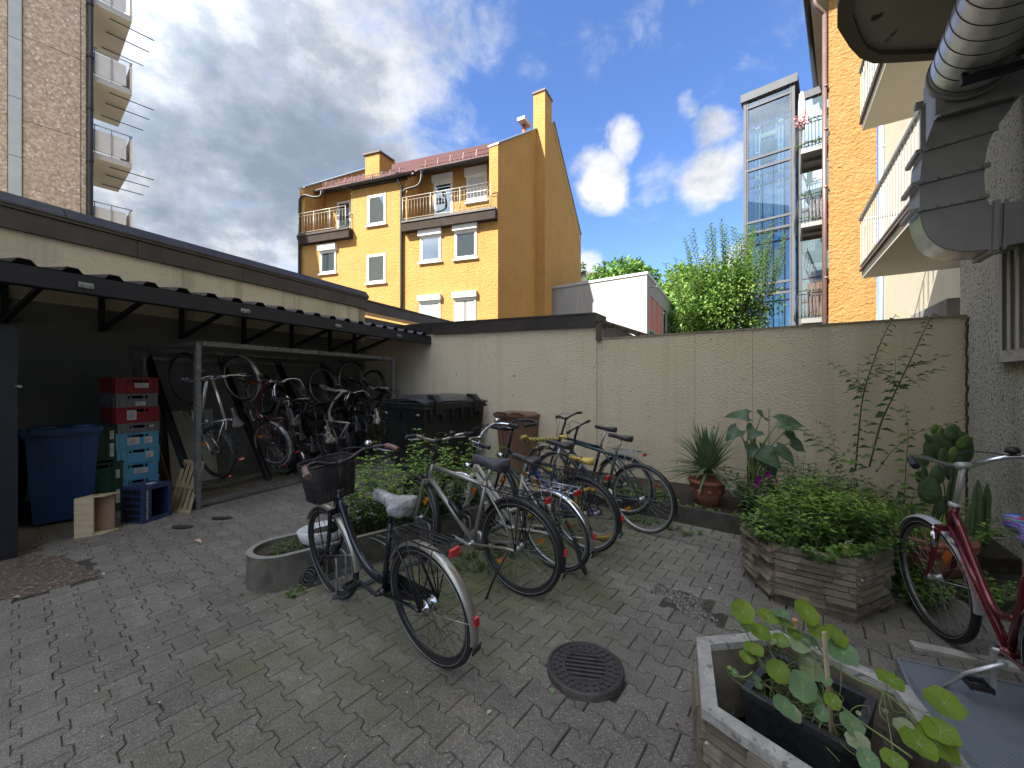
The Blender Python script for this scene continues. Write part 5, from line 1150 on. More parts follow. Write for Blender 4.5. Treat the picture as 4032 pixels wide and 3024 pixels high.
    for s in (-1,1):
        d_ = V(math.cos(ca_),0,math.sin(ca_))*(1 if s < 0 else -1); p = BB+V(0,s*.12,0)+d_*.17; m = MB()
        for yy in (-.035,.035): m.box(p+V(0,yy,0), (.085,.012,.022))
        for xx in (-.035,.035): m.box(p+V(xx,0,0), (.010,.08,.02))
        m.tube([BB+V(0,s*.07,0)+d_*.17, p+V(0,s*.03,0)], .006, 6); m.build('pedal', m_blackp, root)
    if chainguard: m = MB(); m.prism([BB+V(.11,-.062,.06), BB+V(.11,-.062,-.06), BB+V(-.02,-.062,-.09), V(.02,-.062,R-.03), V(.02,-.062,R+.03), BB+V(-.02,-.062,.10)], (0,-.006,0)); m.build('chain_guard', chainguard, root)
    else:
        m = MB()
        for s in (1,-1): m.tube([BB+V(0,-.047,s*.085), V(0,-.047,R+s*.035)], .0035, 4)
        m.lathe([(0,-.052),(.038,-.05),(.038,-.045),(0,-.043)], c=(0,0,R), n=16, axis='Y'); m.build('chain', m_steel_dk, root)
    # lights, reflectors
    if light:
        p = S(CR+V(.07,0,.02)) if not lamp_top else S(CR+V(.06,0,.08)); f_ = (S(base_+V(1,0,0))-S(base_)); m = MB(); m.tube([p-f_*.035, p, p+f_*.03], [.018,.030,.032], 12); m.tube([S(CR), p-f_*.02], .006, 5)
        lo_ = m.build('head_lamp', m_blackp if not lamp_top else m_chrome, root); m = MB(); m.tube([p+f_*.030, p+f_*.036], .027, 12); m.build('lens', m_lens, lo_)
    if refl:
        for (tr, c, a) in ((True, fh, 2.2), (False, V(0,0,R), -.7)):
            q = c+V(math.cos(a)*R*.62,0,math.sin(a)*R*.62); q = S(q) if tr else q; m = MB(); m.box(q, (.035,.014,.07), (RM if tr else Matrix.Identity(3)) @ Matrix.Rotation(-a+PI/2,3,'Y')); m.build('spoke_reflector', m_refl_o, root)
    if stand:
        m = MB()
        if stand == 'rear': m.tube([V(.06,.07,R-.02), V(.13,.14,.16), V(.17,.20,.012)], [.010,.008,.008], 7)
        else: m.tube([BB+V(-.05,.04,-.03), BB+V(.0,.15,-.14), V(BB.x+.03,.24,.02)], [.012,.010,.010], 7); kf_ = MB(); kf_.box((BB.x+.03,.245,.014), (.075,.035,.026)); kf_.build('stand_foot', m_blackp, root)
        m.build('kickstand', m_rim if stand != 'rear' else m_blackp, root)
    root['_'] = 0; del root['_']
    root_info = dict(CL=CL, S=S, CR=CR, BB=BB, ST=ST, ax=ax, HT=HT)
    return root, root_info
def place(root, x, y, heading, lean, z=0):
    f = V(math.cos(heading), math.sin(heading), 0); l = V(-f.y, f.x, 0); u = V(0,0,1)
    q = Matrix.Rotation(-lean, 3, f); f2, l2, u2 = f, q @ l, q @ u
    root.matrix_world = Matrix.Translation(V(x,y,z)) @ Matrix((f2, l2, u2)).transposed().to_4x4()
def place3(root, rear_hub, fwd, up, R):
    fwd = fwd.normalized(); l = up.cross(fwd).normalized(); up = fwd.cross(l).normalized()
    root.matrix_world = Matrix.Translation(rear_hub-up*R) @ Matrix((fwd, l, up)).transposed().to_4x4()
PK = 'bicycles parked at the low rack'
# B1 black step-through with wicker basket
b1, I = bike('city_bicycle', 'black step-through city bicycle with dark wicker basket and plastic-wrapped saddle', R=.338, wb=1.07, frame='step', fm=m_blackf, bars='city', guards=M('silver_mudguard',(.42,.39,.34),rough=.35,metal=.7), carrier=m_blackp, cover=m_plasticbag,
             hubgear=True, spoke=m_spoke_dk, rim=m_rim_dk, grips=m_cork, bell=m_chrome, bar_h=1.04, seat_h=.90, stand=None, steer=.0, light=False, chainguard=m_blackp, group=PK, tw=.044, refl=False)
S, CL, CR = I['S'], I['CL'], I['CR']
bk_ = MB(); bw, bl, z0, z1 = .165, .125, CL.z-.26, CL.z-.02; bc = CL+V(.20,0,0)
nx_, nz_ = 44, 9
def bring(u, z): 
    k = (z-z0)/(z1-z0); a = 2*PI*u; ex = .5; cx_ = math.copysign(abs(math.cos(a))**ex, math.cos(a)); sy_ = math.copysign(abs(math.sin(a))**ex, math.sin(a)); return V(bc.x+cx_*lerp(bl*.82,bl,k), sy_*lerp(bw*.82,bw,k), z)
for j in range(17):
    z = lerp(z0,z1,j/16); bk_.tube([S(bring(i/nx_, z)+V(0,0,.0)) + (V(0,0,.002) if i % 2 else V(0,0,-.002)) for i in range(nx_)], .0062, 4, closed=True)
for i in range(nx_): bk_.tube([S(bring(i/nx_, z0)), S(bring(i/nx_, z1))], .0052, 4)
for i in range(11): u = -1+i/5; bk_.tube([S(V(bc.x-bl*.8, u*bw*.78, z0)), S(V(bc.x+bl*.8, u*bw*.78, z0))], .006, 4)
wb_ = bk_.build('wicker_basket', m_wicker, b1, fix=False)
m = MB(); m.tube([S(bring(i/32, z1+.008)+V(0,0,0)) for i in range(32)], .007, 6, closed=True); m.tube([S(CL+V(.05,.06,-.03)), S(CL+V(0,.03,0))], .006, 5); m.tube([S(CL+V(.05,-.06,-.03)), S(CL+V(0,-.03,0))], .006, 5); m.build('basket_rim', m_steel_dk, wb_)
m = MB(); 
for s in (-1,1): m.tube([S(V(bc.x,s*.06,z0)), S(V(1.07,s*.06,.70)), S(V(1.07,s*.055,.34))], .0035, 4)
m.build('basket_stay', m_steel_dk, wb_)
m = MB(); p = S(CR+V(.09,.0,-.14)); m.lathe([(0,-.03),(.03,-.02),(.042,.0),(.036,.03),(0,.04)], c=p, n=14, axis='X'); m.build('head_lamp', m_blackp, b1)
m = MB(); m.tube([V(1.07,-.035,.338), V(1.07,.035,.338)], .045, 14); m.build('hub_dynamo', m_blackp, b1)
place(b1, -.430, 2.172, R_(141.5), R_(7.0))
# cable lock hanging at its front wheel
m = MB(); cl = G(1205, 2310)+V(0,0,.05)
for k in range(3): m.tube([cl+V(.05*math.cos(a)+.012*k, .03*math.sin(a)+.01*k, .045*math.sin(a)+.02*k) for a in [2*PI*i/16 for i in range(16)]], .008, 6, closed=True)
m.tube(smooth_path([cl+V(.05,0,.02), cl+V(.09,.0,.08), cl+V(.11,.02,.17), cl+V(.10,.03,.09)],5), .008, 6)
tag(m.build('cable_lock', m_blackp), 'coiled black cable lock on the ground at the basket bicycle front wheel', 'lock')
b2, I = bike('trekking_bicycle', 'silver trekking bicycle with black carrier and dark cloth over its saddle', R=.352, fm=m_silverf, bars='riser', bar_m=M('champagne_bar',(.55,.51,.44),rough=.25,metal=.7), guards=m_blackp, carrier=m_blackp, cover=m_clothcov, steer=R_(-17), rim=m_rim_dk, spoke=m_spoke, stand='rear', bar_h=1.07, seat_h=.97, group=PK, bell=m_blackp, tw=.046)
m = MB(); d_ = (I['BB']-I['CR']); p0 = I['CR']+d_*.45+V(-.025,0,.045); p1 = I['CR']+d_*.72+V(-.025,0,.045); m.tube([p0,p1], .022, 10); m.tube([p0-d_*.03,p0], [.012,.022], 10); m.build('lock_holder', m_blackp, b2)
place(b2, .067, 2.871, R_(145.2), R_(3.7))
b3, I = bike('city_bicycle', 'old bicycle with chrome mudguards, swept silver bars and wire basket', R=.338, wb=1.06, frame='mixte', fm=m_cream_p, bars='swept', bar_m=m_chrome, stem_m=m_chrome, guards=m_chrome, carrier=m_chrome, dress='basket', steer=R_(13), lamp_top=True, bar_h=1.06, seat_h=.94, group=PK, bell=m_chrome, saddle_m=m_leather, tyre='tan')
place(b3, .384, 3.25, R_(139.3), R_(9))
m = MB(); a_ = G(2290,2290)+V(0,0,.06); m.tube(smooth_path([a_+V(-.10,.16,.36), a_+V(-.02,.08,.2), a_+V(.03,.0,.02), a_+V(-.0,-.02,.06), a_+V(-.06,.04,.28)],5), .013, 7); tag(m.build('folding_lock', m_blackp), 'long black folding lock on the rear wheel of the chrome-guard bicycle', 'lock')
b4, I = bike('bmx_bicycle', 'small yellow-tyred bicycle with yellow saddle and checkered yellow bar pads', R=.262, wb=.93, tw=.052, frame='bmx', fm=M('royal_blue_paint',(.03,.06,.20),rough=.3), bars='bmx', bar_m=m_check, grips=m_yelp, saddle_m=m_yelsad, tyre='yellow', seat_h=.80, bar_h=.83, light=False, refl=False, rearlight=False, steer=R_(-22), group=PK, stripe=False)
m = MB(); m.tube([I['S'](I['CL']+V(-.0,-.17,.10)), I['S'](I['CL']+V(0,.17,.10))], .024, 8); m.build('bar_pad', m_check, b4)
m = MB(); m.tube([I['HT']-I['ax']*.03+V(-.05,0,0), lerp(I['HT'],I['ST'],.75)], .030, 8); m.build('frame_pad', m_check, b4)
place(b4, .85, 3.88, R_(137), R_(4))
b5, I = bike('city_bicycle', 'black bicycle with rounded butterfly handlebar and black rear mudguard', R=.345, fm=m_blue_p, bars='butterfly', guards=m_blackp, carrier=m_blackp, bar_h=1.09, seat_h=1.0, steer=R_(-8), group=PK, rim=m_rim, lamp_top=True, frame='diamond')
place(b5, .675, 3.60, R_(141.4), R_(5))
b6, I = bike('racing_bicycle', 'slim dark bicycle with pale rims and lifted rear mudguard, nearest the plant bed', R=.350, tw=.030, fm=M('petrol_paint',(.03,.055,.06),rough=.3), bars='flat', guards=m_blackp, bar_h=1.03, seat_h=.99, steer=R_(14), group=PK, rim=m_rim, saddle_m=m_leather, light=False, rearlight=False)
place(b6, 1.358, 4.06, R_(133), R_(3))
b7, I = bike('trekking_bicycle', 'dark bicycle with torn saddle and red tail light, rearmost by the beige wall', R=.350, fm=m_blackf, bars='riser', guards=M('grey_guard',(.16,.16,.16),rough=.4), carrier=m_galv, bar_h=1.09, seat_h=1.02, group=PK, saddle_m=m_leather, light=False)
place(b7, 1.329, 4.616, R_(140.7), R_(2))
b8, I = bike('city_bicycle', 'dark red bicycle with rainbow saddle cover propped on its stand at the right', R=.350, frame='mixte', fm=m_redp, bars='city', bar_m=m_chrome, stem_m=M('grey_stem',(.42,.42,.38),rough=.35,metal=.3), guards=M('pale_grey_mudguard',(.45,.46,.46),rough=.3,metal=.2), cover=m_rainbow, bar_h=1.10, seat_h=.92, steer=R_(7), stand='centre', rim=M('old_rim',(.30,.30,.28),(.2,.2,.19),scale=20,rough=.45,metal=.6), bell=m_blackp, light=False, tw=.044, refl=True, ca_=1.45)
d_ = (I['BB']-(I['CR']+I['ax']*.02)); dn_ = d_.normalized()
for s in (1,):
    for txt, sz, f_, mt in (('RALEIGH', .060, .50, M('faded_lettering',(.42,.13,.12),rough=.5)),('ravenswood', .030, .22, m_white_tag)):
        if txt != 'RALEIGH': continue
        me = text_mesh(txt, sz, .0004, mt, space=1.1); o = put('lettering', me, b8); x_ = dn_; y_ = V(0,s,0).cross(x_)*1; zax = V(0,s,0)
        xx = x_; yy = zax.cross(xx); o.matrix_local = Matrix.Translation(I['CR']+d_*f_+V(0,s*.0202,0)) @ Matrix((xx, yy, zax)).transposed().to_4x4()
m = MB(); m.lathe([(0,0),(.016,0),(.016,.002),(0,.002)], c=(0,0,0), n=16); o = m.build('badge', m_white_tag, b8); o.matrix_local = Matrix.Translation(I['CR']+d_*.13+V(0,.019,0)) @ Matrix.Rotation(-PI/2,4,'X')
m = MB(); p = I['S'](I['CR']+V(.02,.07,-.12)); m.tube([p, p+V(0,0,.09)], [.016,.014], 10); m.tube([p+V(0,0,.09), p+V(0,0,.12)], .008, 8); m.build('bottle_dynamo', m_chrome, b8)
place(b8, 2.145, 1.435, R_(64), R_(1))
# low stand with hoops
st = thing('bicycle_stand', 'low galvanised stand with wheel hoops under the parked bicycles', 'bicycle stand')
sa = G(1306, 2363); sdir = V(.50,.60,0).normalized(); sn = V(-sdir.y, sdir.x, 0)
m = MB()
for o_ in (0, .30): m.beam(sa+sn*o_+V(0,0,.025), sa+sn*o_+sdir*2.6+V(0,0,.025), .03,.03)
m.build('rail', m_galv, st)
for k in range(6):
    for s in (-.035,.035):
        p = sa+sdir*(.05+k*.42+s+.02); m = MB(); hh = .30 if k % 2 == 0 else .24
        m.tube(smooth_path([p+V(0,0,.03), p+V(0,0,hh-.04), p+sn*.05+V(0,0,hh), p+sn*.25+V(0,0,hh), p+sn*.30+V(0,0,hh-.05), p+sn*.30+V(0,0,.03)],3), .009, 7); m.build('hoop', m_galv, st)
# ------------------------------------------------------------------ two-tier rack with hanging bicycles
RA = V(-3.86,4.80,0); RD = D1; RN = V(-.9063,.4226,0); RL = 3.42; RW = 1.52; RH = 2.06
rack = thing('vertical_bicycle_rack', 'tall galvanised frame rack full of hanging bicycles under the canopy', 'bicycle rack')
m_galv_rk = M('dull_rack_steel', (.22,.225,.225), (.14,.145,.148), scale=16, rough=.5, metal=.6, fac=(.35,.6), detail=6)
def rbar(a, b2, w_=.045, h_=.045, nm='beam'): m = MB(); m.beam(a, b2, w_, h_, up=V(0,0,1) if abs((b2-a).normalized().z) < .9 else RN); return m.build(nm, m_galv_rk, rack)
for s in (0, RL):
    rbar(RA+RD*s, RA+RD*s+V(0,0,RH), .055,.055,'post'); rbar(RA+RD*s+RN*RW, RA+RD*s+RN*RW+V(0,0,RH), .05,.05,'post'); rbar(RA+RD*s+V(0,0,RH-.03), RA+RD*s+RN*RW+V(0,0,RH-.03), .045,.05)
    rbar(RA+RD*s+V(0,0,.08), RA+RD*s+RN*RW+V(0,0,.08), .04,.04)
rbar(RA+RN*(RW-.22), RA+RN*(RW-.22)+V(0,0,RH), .04,.04,'post')
rbar(RA+V(0,0,RH-.02)+RD*.04, RA+RD*1.68+V(0,0,RH-.02), .05,.06); rbar(RA+RD*1.70+V(0,0,RH-.02), RA+RD*RL+V(0,0,RH-.02), .05,.06); rbar(RA+V(0,0,.07), RA+RD*RL+V(0,0,.07), .04,.045); rbar(RA+RN*RW+V(0,0,RH-.03), RA+RD*RL+RN*RW+V(0,0,RH-.03)); rbar(RA+RN*(RW-.05)+V(0,0,RH-.16), RA+RD*RL+RN*(RW-.05)+V(0,0,RH-.16), .04,.04)
rbar(RA+RN*RW*.5+V(0,0,.10), RA+RD*RL+RN*RW*.5+V(0,0,.10), .04,.04)
for k in range(4):
    t = .10+k*.95
    m = MB(); a_ = RA+RD*t+RN*(RW-.05)+V(0,0,RH-.12); b_2 = RA+RD*t+RN*.25+V(0,0,.12)
    for s in (-.035,.035): m.beam(a_+RD*s, b_2+RD*s, .006,.07)
    m.beam(a_-V(0,0,.03), b_2-V(0,0,.03), .07,.006); m.build('wheel_channel', m_steel_dk, rack)
for k in range(4): rbar(RA+RD*(.55+k*.85)+V(0,0,.0), RA+RD*(.55+k*.85)+V(0,0,.09), .05,.05,'foot')
HG = 'bicycles hanging in the tall rack'
def hang(root, fpx, kf, rpx, R, wb):
    # front hub on the vertical plane kf metres in front of the wall, rear hub on its sight line one wheelbase away
    pl = Plane((LWP.p+LWP.n*kf)[:2], D1); Fp = pl.px(*fpx)
    d = V((rpx[0]-CXP)/FPX, 1, (CYP-rpx[1])/FPX); o = V(0,0,EYE); q = o-Fp; A = d.dot(d); B = 2*q.dot(d); C_ = q.dot(q)-wb*wb; disc = B*B-4*A*C_
    t = (-B-math.sqrt(max(disc,0)))/(2*A); Rp = o+d*t
    f = (Fp-Rp).normalized(); up = V(.9063,-.4226,0.9); up = (up-f*up.dot(f)).normalized(); place3(root, Rp, f, up, R); return Rp
def hb_(label, nm, fpx, kf, rpx, **k):
    b, I = bike(nm, label, R=.345, wb=1.07, group=HG, refl=k.pop('refl', True), **k); rp = hang(b, fpx, kf, rpx, .345, 1.07); return b
hb_('hanging bicycle with bright silver frame, first from the red crates', 'trekking_bicycle', (727,1492), 1.15, (850,1780), fm=m_chrome if False else M('bright_silver_paint',(.50,.50,.49),rough=.22,metal=.7), bars='riser', bar_m=m_chrome, carrier=m_blackp, guards=m_blackp, rim=m_rim_dk, spoke=m_spoke_dk, stem_m=m_rim)
hb_('hanging maroon step-through bicycle with white rear mudguard tip, second from the red crates', 'city_bicycle', (939,1473), 1.15, (1069,1748), frame='step', fm=m_maroon, bars='swept', bar_m=m_chrome, guards=M('pearl_mudguard',(.40,.39,.36),rough=.35,metal=.4), carrier=m_blackp, stem_m=m_rim)
hb_('hanging dark bicycle with spotted camouflage saddle cover', 'city_bicycle', (1130,1560), 1.0, (1215,1800), fm=m_blackf, bars='flat', guards=m_blackp, carrier=m_blackp, cover=m_leopard, dress='basket', spoke=m_spoke_dk)
hb_('hanging cream step-through bicycle with thick curved frame', 'city_bicycle', (1262,1490), 1.15, (1322,1745), frame='step', fm=m_cream_p, bars='city', bar_m=m_chrome, guards=m_blackp, carrier=m_blackp, stem_m=m_rim)
hb_('hanging black bicycle with striped saddle cover behind the cream one', 'trekking_bicycle', (1378,1478), 1.1, (1400,1700), fm=m_blackf, bars='riser', bar_m=m_rim, guards=m_blackp, carrier=m_blackp, cover=m_bwstripe, spoke=m_spoke_dk)
hb_('hanging bicycle with upturned bar ends next to the black dumpster', 'mountain_bicycle', (1465,1500), 1.0, (1475,1715), fm=m_steel_dk, bars='flat', bar_m=m_chrome, guards=m_blackp, spoke=m_spoke_dk, rim=m_rim_dk)
hb_('hanging pale grey bicycle, last one before the dumpster', 'trekking_bicycle', (1530,1560), .80, (1525,1735), fm=M('pale_grey_paint',(.32,.31,.27),rough=.4), bars='riser', guards=m_blackp, spoke=m_spoke_dk)
hb_('hanging grey bicycle pressed in between maroon and camouflage-covered ones', 'trekking_bicycle', (1010,1500), .60, (1105,1790), fm=M('mid_grey_paint',(.12,.12,.13),rough=.4), bars='riser', bar_m=m_chrome, guards=m_blackp, rim=m_rim, saddle_m=m_leather)
hb_('hanging dark bicycle with chrome mudguard low in the rack, behind the maroon one', 'city_bicycle', (1062,1530), .75, (1150,1835), fm=m_blackf, bars='city', guards=m_chrome, carrier=m_blackp, spoke=m_spoke_dk)
hb_('hanging black bicycle hung low between the camouflage-covered and cream ones', 'trekking_bicycle', (1215,1525), .7, (1290,1800), fm=m_steel_dk, bars='flat', guards=m_blackp, carrier=m_blackp, rim=m_rim_dk, spoke=m_spoke_dk)
hb_('hanging dark green bicycle half hidden behind the striped saddle cover', 'trekking_bicycle', (1330,1545), .7, (1372,1760), fm=m_blue_p, bars='riser', guards=m_blackp, carrier=m_blackp, dress='basket', spoke=m_spoke_dk)
# ------------------------------------------------------------------ bins
m_binblk = M('black_bin_plastic', (.011,.012,.011), (.018,.019,.017), scale=5, rough=.42, bump=.06)
m_binlid = M('grey_bin_lid', (.030,.031,.034), (.045,.047,.050), scale=5, rough=.30)
m_binblue = M('blue_bin_plastic', (.014,.048,.16), (.019,.058,.19), scale=4, rough=.40, bump=.05)
m_binbrown = M('brown_bin_plastic', (.17,.088,.058), (.14,.072,.048), scale=5, rough=.45)
dmp = thing('dumpster', 'large black four-wheeled rubbish container with domed grey lid', 'dumpster', (-1.376,6.15,0), math.atan2(math.cos(R_(39)), math.sin(R_(39))))
# local x: long side (away right), y: towards the left-back
W_, L_, Hh = 1.07, 1.37, 1.20
m = MB(); q = lambda x0,x1,y0,y1,z: [(x0,y0,z),(x1,y0,z),(x1,y1,z),(x0,y1,z)]
m.hexa(q(.06,L_-.06,.10,W_-.10,.20)+q(0,L_,0,W_,Hh-.06)); dbody = m.build('body', m_binblk, dmp)
m = MB(); m.bbox((-.035,-.035,Hh-.075),(L_+.035,W_+.035,Hh-.03)); m.bbox((-.02,-.02,Hh-.03),(L_+.02,W_+.02,Hh)); m.build('rim', m_binblk, dmp)
for i in range(6):
    x = .12+i*(L_-.24)/5; m = MB(); m.prism([(x-.035,-.002,Hh-.08),(x+.035,-.002,Hh-.08),(x,.006,Hh-.30)], (0,-.03,0)); m.build('rib', m_binblk, dbody)
for (x0,x1) in ((.25,.55),(.80,1.10)): m = MB(); m.bbox((-.03,y:=x0*.75+.02,Hh-.22),(.0,y+.16,Hh-.13)) if False else m.bbox((-.03,x0*.75,Hh-.24),(-.001,x0*.75+.15,Hh-.12)); m.build('recess_plate', m_blacksheet, dbody)
m = MB(); m.bbox((-.02,.42,Hh-.50),(.02,.72,Hh-.28)); m.build('front_plate', m_binblk, dbody)
m = MB(); m.tube([(-.06,.06,Hh-.16),(-.06,.12,Hh-.16)], .018, 8); m.tube([(-.06,.92,Hh-.16),(-.06,1.0,Hh-.16)], .018, 8); m.build('trunnion', m_galv, dbody)
lid = MB(); nn = 12; vs = []
for i in range(nn+1):
    y = lerp(-.03,W_+.03,i/nn); z = Hh+.004+.155*math.sin(PI*(.06+.88*i/nn))**.7
    for k in range(9):
        x = lerp(-.04,L_+.04,k/8); e = 1-abs(k/4-1)**6*.45; vs.append((x,y,Hh+.004+(z-Hh-.004)*e))
n9 = 9
lid.add(vs, [(i*n9+k,i*n9+k+1,(i+1)*n9+k+1,(i+1)*n9+k) for i in range(nn) for k in range(8)], 0, True)
lid.bbox((-.045,-.04,Hh+.003),(L_+.045,W_+.04,Hh+.03))
lo_ = lid.build('lid', m_binlid, dmp)
for x in (.18, L_-.30):
    m = MB(); m.prism([(x,-.045,Hh+.02),(x,-.045,Hh-.16),(x,-.06,Hh-.16),(x,-.10,Hh+.04),(x,.02,Hh+.15),(x,.16,Hh+.16),(x,.16,Hh+.12)], (.12,0,0)); m.build('lid_handle', m_binblk, lo_)
for x in (.15,L_-.15):
    for y in (.18,W_-.18): m = MB(); m.tube([(x-.02,y,.09),(x+.02,y,.09)], .09, 14); m.box((x,y,.19), (.07,.07,.05)); m.build('wheel', m_tyre, dmp)
def wheelie(name, label, cat, loc, rz, w_, d_, h_, mat, group=None, lidm=None):
    b = thing(name, label, cat, loc, rz, group); m = MB(); x = w_/2
    m.hexa([(-x*.80,.05,.03),(x*.80,.05,.03),(x*.80,d_*.86,.03),(-x*.80,d_*.86,.03),(-x,0,h_-.09),(x,0,h_-.09),(x,d_,h_-.09),(-x,d_,h_-.09)]); bo = m.build('body', mat, b)
    for s in (-.55,.55): m = MB(); m.hexa([(x*s*.8-.012,.046,.08),(x*s*.8+.012,.046,.08),(x*s*.8+.012,.06,.08),(x*s*.8-.012,.06,.08),(x*s-.012,-.008,h_-.12),(x*s+.012,-.008,h_-.12),(x*s+.012,.02,h_-.12),(x*s-.012,.02,h_-.12)]); m.build('rib', mat, bo)
    m = MB(); m.bbox((-x-.02,-.025,h_-.12),(x+.02,d_+.02,h_-.075)); m.build('rim', mat, b)
    m = MB(); nn = 8; vs = []
    for i in range(nn+1):
        y = lerp(-.05,d_+.03,i/nn); z = h_-.065+.05*math.sin(PI*(.12+.8*i/nn))
        for k in range(7): xx = lerp(-x-.025,x+.025,k/6); vs.append((xx,y,z if 0<k<6 else h_-.075))
    m.add(vs, [(i*7+k,i*7+k+1,(i+1)*7+k+1,(i+1)*7+k) for i in range(nn) for k in range(6)], 0, True); m.bbox((-x-.03,-.055,h_-.085),(x+.03,-.03,h_-.035)); 
    l_ = m.build('lid', lidm or mat, b)
    for xa in (-x*.55, x*.55): m = MB(); m.tube(smooth_path([V(xa-x*.30,-.05,h_-.05),V(xa-x*.28,-.075,h_-.02),V(xa+x*.28,-.075,h_-.02),V(xa+x*.30,-.05,h_-.05)],3), .014, 6); m.bbox((xa-x*.32,-.075,h_-.09),(xa+x*.32,-.04,h_-.03)); m.build('lid_grip', lidm or mat, l_)
    m = MB(); m.tube([(-x*.8,d_+.04,h_-.06),(x*.8,d_+.04,h_-.06)], .015, 8); m.build('handle', mat, b)
    for s in (-1,1): m = MB(); m.tube([(s*(x*.84),d_*.85,.10),(s*(x*.84+.045),d_*.85,.10)], .10, 16); m.build('wheel', m_tyre, b)
    return b
wheelie('wheelie_bin', 'brown organic waste bin behind the parked bicycles beside the black dumpster', 'wheelie bin', (-.03,6.62,0), R_(-33), .58, .60, 1.07, m_binbrown)
# blue bin: near right edge from the photo
bl0 = G(235, 2090); bl1 = G(375, 2062)
bb_ = wheelie('wheelie_bin', 'blue paper bin between the steel cabinet and the crate stack', 'wheelie bin', (-4.93,4.30,0), R_(50), .54, .52, 1.09, m_binblue)
wheelie('wheelie_bin', 'dark blue bin mostly hidden behind the steel cabinet at the left edge', 'wheelie bin', (-5.42,4.02,0), R_(42), .46, .50, 1.06, m_binblue)
# ------------------------------------------------------------------ crates
m_cr_red = M('red_crate', (.26,.016,.022), (.21,.013,.018), scale=6, rough=.42); m_cr_grey = M('grey_crate', (.16,.165,.17), (.13,.135,.14), scale=8, rough=.5); m_cr_blue = M('light_blue_crate', (.10,.34,.52), (.085,.30,.46), scale=6, rough=.42); m_cr_green = M('dark_green_crate', (.012,.05,.032), rough=.4); m_cr_navy = M('navy_crate', (.018,.030,.085), (.022,.036,.10), scale=8, rough=.42)
def crate(label, mat, loc, rz, w_=.6, d_=.4, h_=.2, slots='euro', labels=(), group='stacked transport crates', name='plastic_crate'):
    c = thing(name, label, 'crate', loc, rz, group); t = .012; m = MB(); x = w_/2
    g_ = .06 if slots != 'none' else 0
    # side at y=0 faces the yard; hand slot cut as a real gap
    def side(y0, y1):
        zt0, zt1 = h_-.062, h_-.028; sl = .085*w_/.6
        m.bbox((-x,y0,0),(x,y1,zt0)); m.bbox((-x,y0,zt1),(x,y1,h_)); m.bbox((-x,y0,zt0),(-sl*1.75,y1,zt1)); m.bbox((x,y0,zt0),(sl*1.75,y1,zt1)); m.bbox((-sl*1.3,y0,zt0),(-sl,y1,zt1)); m.bbox((sl,y0,zt0),(sl*1.3,y1,zt1))
    side(0,t); side(d_-t,d_); m.bbox((-x,t,0),(-x+t,d_-t,h_)); m.bbox((x-t,t,0),(x,d_-t,h_)); m.bbox((-x+t,t,0),(x-t,d_-t,t))
    m.bbox((-x-.008,-.008,h_-.016),(x+.008,-.0005,h_)); m.bbox((-x-.008,-.0005,h_-.016),(-x-.0005,d_+.008,h_)); m.bbox((x+.0005,-.0005,h_-.016),(x+.008,d_+.008,h_))
    body = m.build('body', mat, c, fix=False)
    for xx in (-x+.035,-x*.5,x*.5,x-.035): mm = MB(); mm.bbox((xx-.006,-.009,.006),(xx+.006,-.0005,h_-.018)); mm.build('rib', mat, body)
    for yy in (.08,d_/2,d_-.08): mm = MB(); mm.bbox((-x-.009,yy-.006,.006),(-x-.0005,yy+.006,h_-.018)); mm.build('rib', mat, body)
    mm = MB(); mm.bbox((-x+.03,-.007,.0),(x-.03,-.0005,.012)); mm.build('foot_rim', mat, body)
    for (lx, lz, lw, lh) in labels:
        mm = MB(); mm.bbox((lx-lw/2,-.0105,lz-lh/2),(lx+lw/2,-.0095,lz+lh/2)); la = mm.build('paper_label', m_white_tag, c)
        mm = MB(); 
        for i in range(5): mm.bbox((lx-lw*.38,-.0115,lz-lh*.32+i*lh*.15),(lx+lw*(.1+.06*(i%3)),-.0107,lz-lh*.28+i*lh*.15))
        mm.build('print', m_blackp, la)
    return c
cz = R_(59)             # the stack's front turned towards the yard
fr_ = V(math.cos(cz), math.sin(cz), 0)
cp_ = V(-4.72,4.94,0); 
stack = [('red crate with torn white label, top of the tall stack', m_cr_red, .20, [(.06,.10,.20,.06)], .60), ('grey perforated crate, second from the top of the stack', m_cr_grey, .17, [(.04,.04,.14,.05)], .58), ('red crate with a paper slip, third from the top of the stack', m_cr_red, .20, [(-.10,.10,.13,.12)], .60), ('shallow grey crate between red and light blue crates', m_cr_grey, .12, [(.18,.07,.07,.025)], .58),
         ('uppermost light blue crate with two paper labels', m_cr_blue, .19, [(-.07,.085,.17,.09),(.16,.085,.11,.08)], .59), ('second light blue crate with one label at right', m_cr_blue, .19, [(.16,.09,.11,.08)], .59), ('third light blue crate with torn white label', m_cr_blue, .19, [(.05,.08,.2,.06)], .59), ('light blue crate half hidden behind the navy beer crate', m_cr_blue, .19, [(.17,.09,.06,.07)], .59), ('lowest crate of the stack, red, behind the beer crate', m_cr_red, .17, [], .59)]
z = 1.62; 
for lb, mt, hh, lbs, ww in stack:
    z -= hh; crate(lb, mt, cp_+V(rs.gauss(0,.004),rs.gauss(0,.004),z), cz+rs.gauss(0,.008), w_=ww*.68, d_=.6, h_=hh-.003, labels=[(a*.62,b,c*.68,d) for a,b,c,d in lbs])
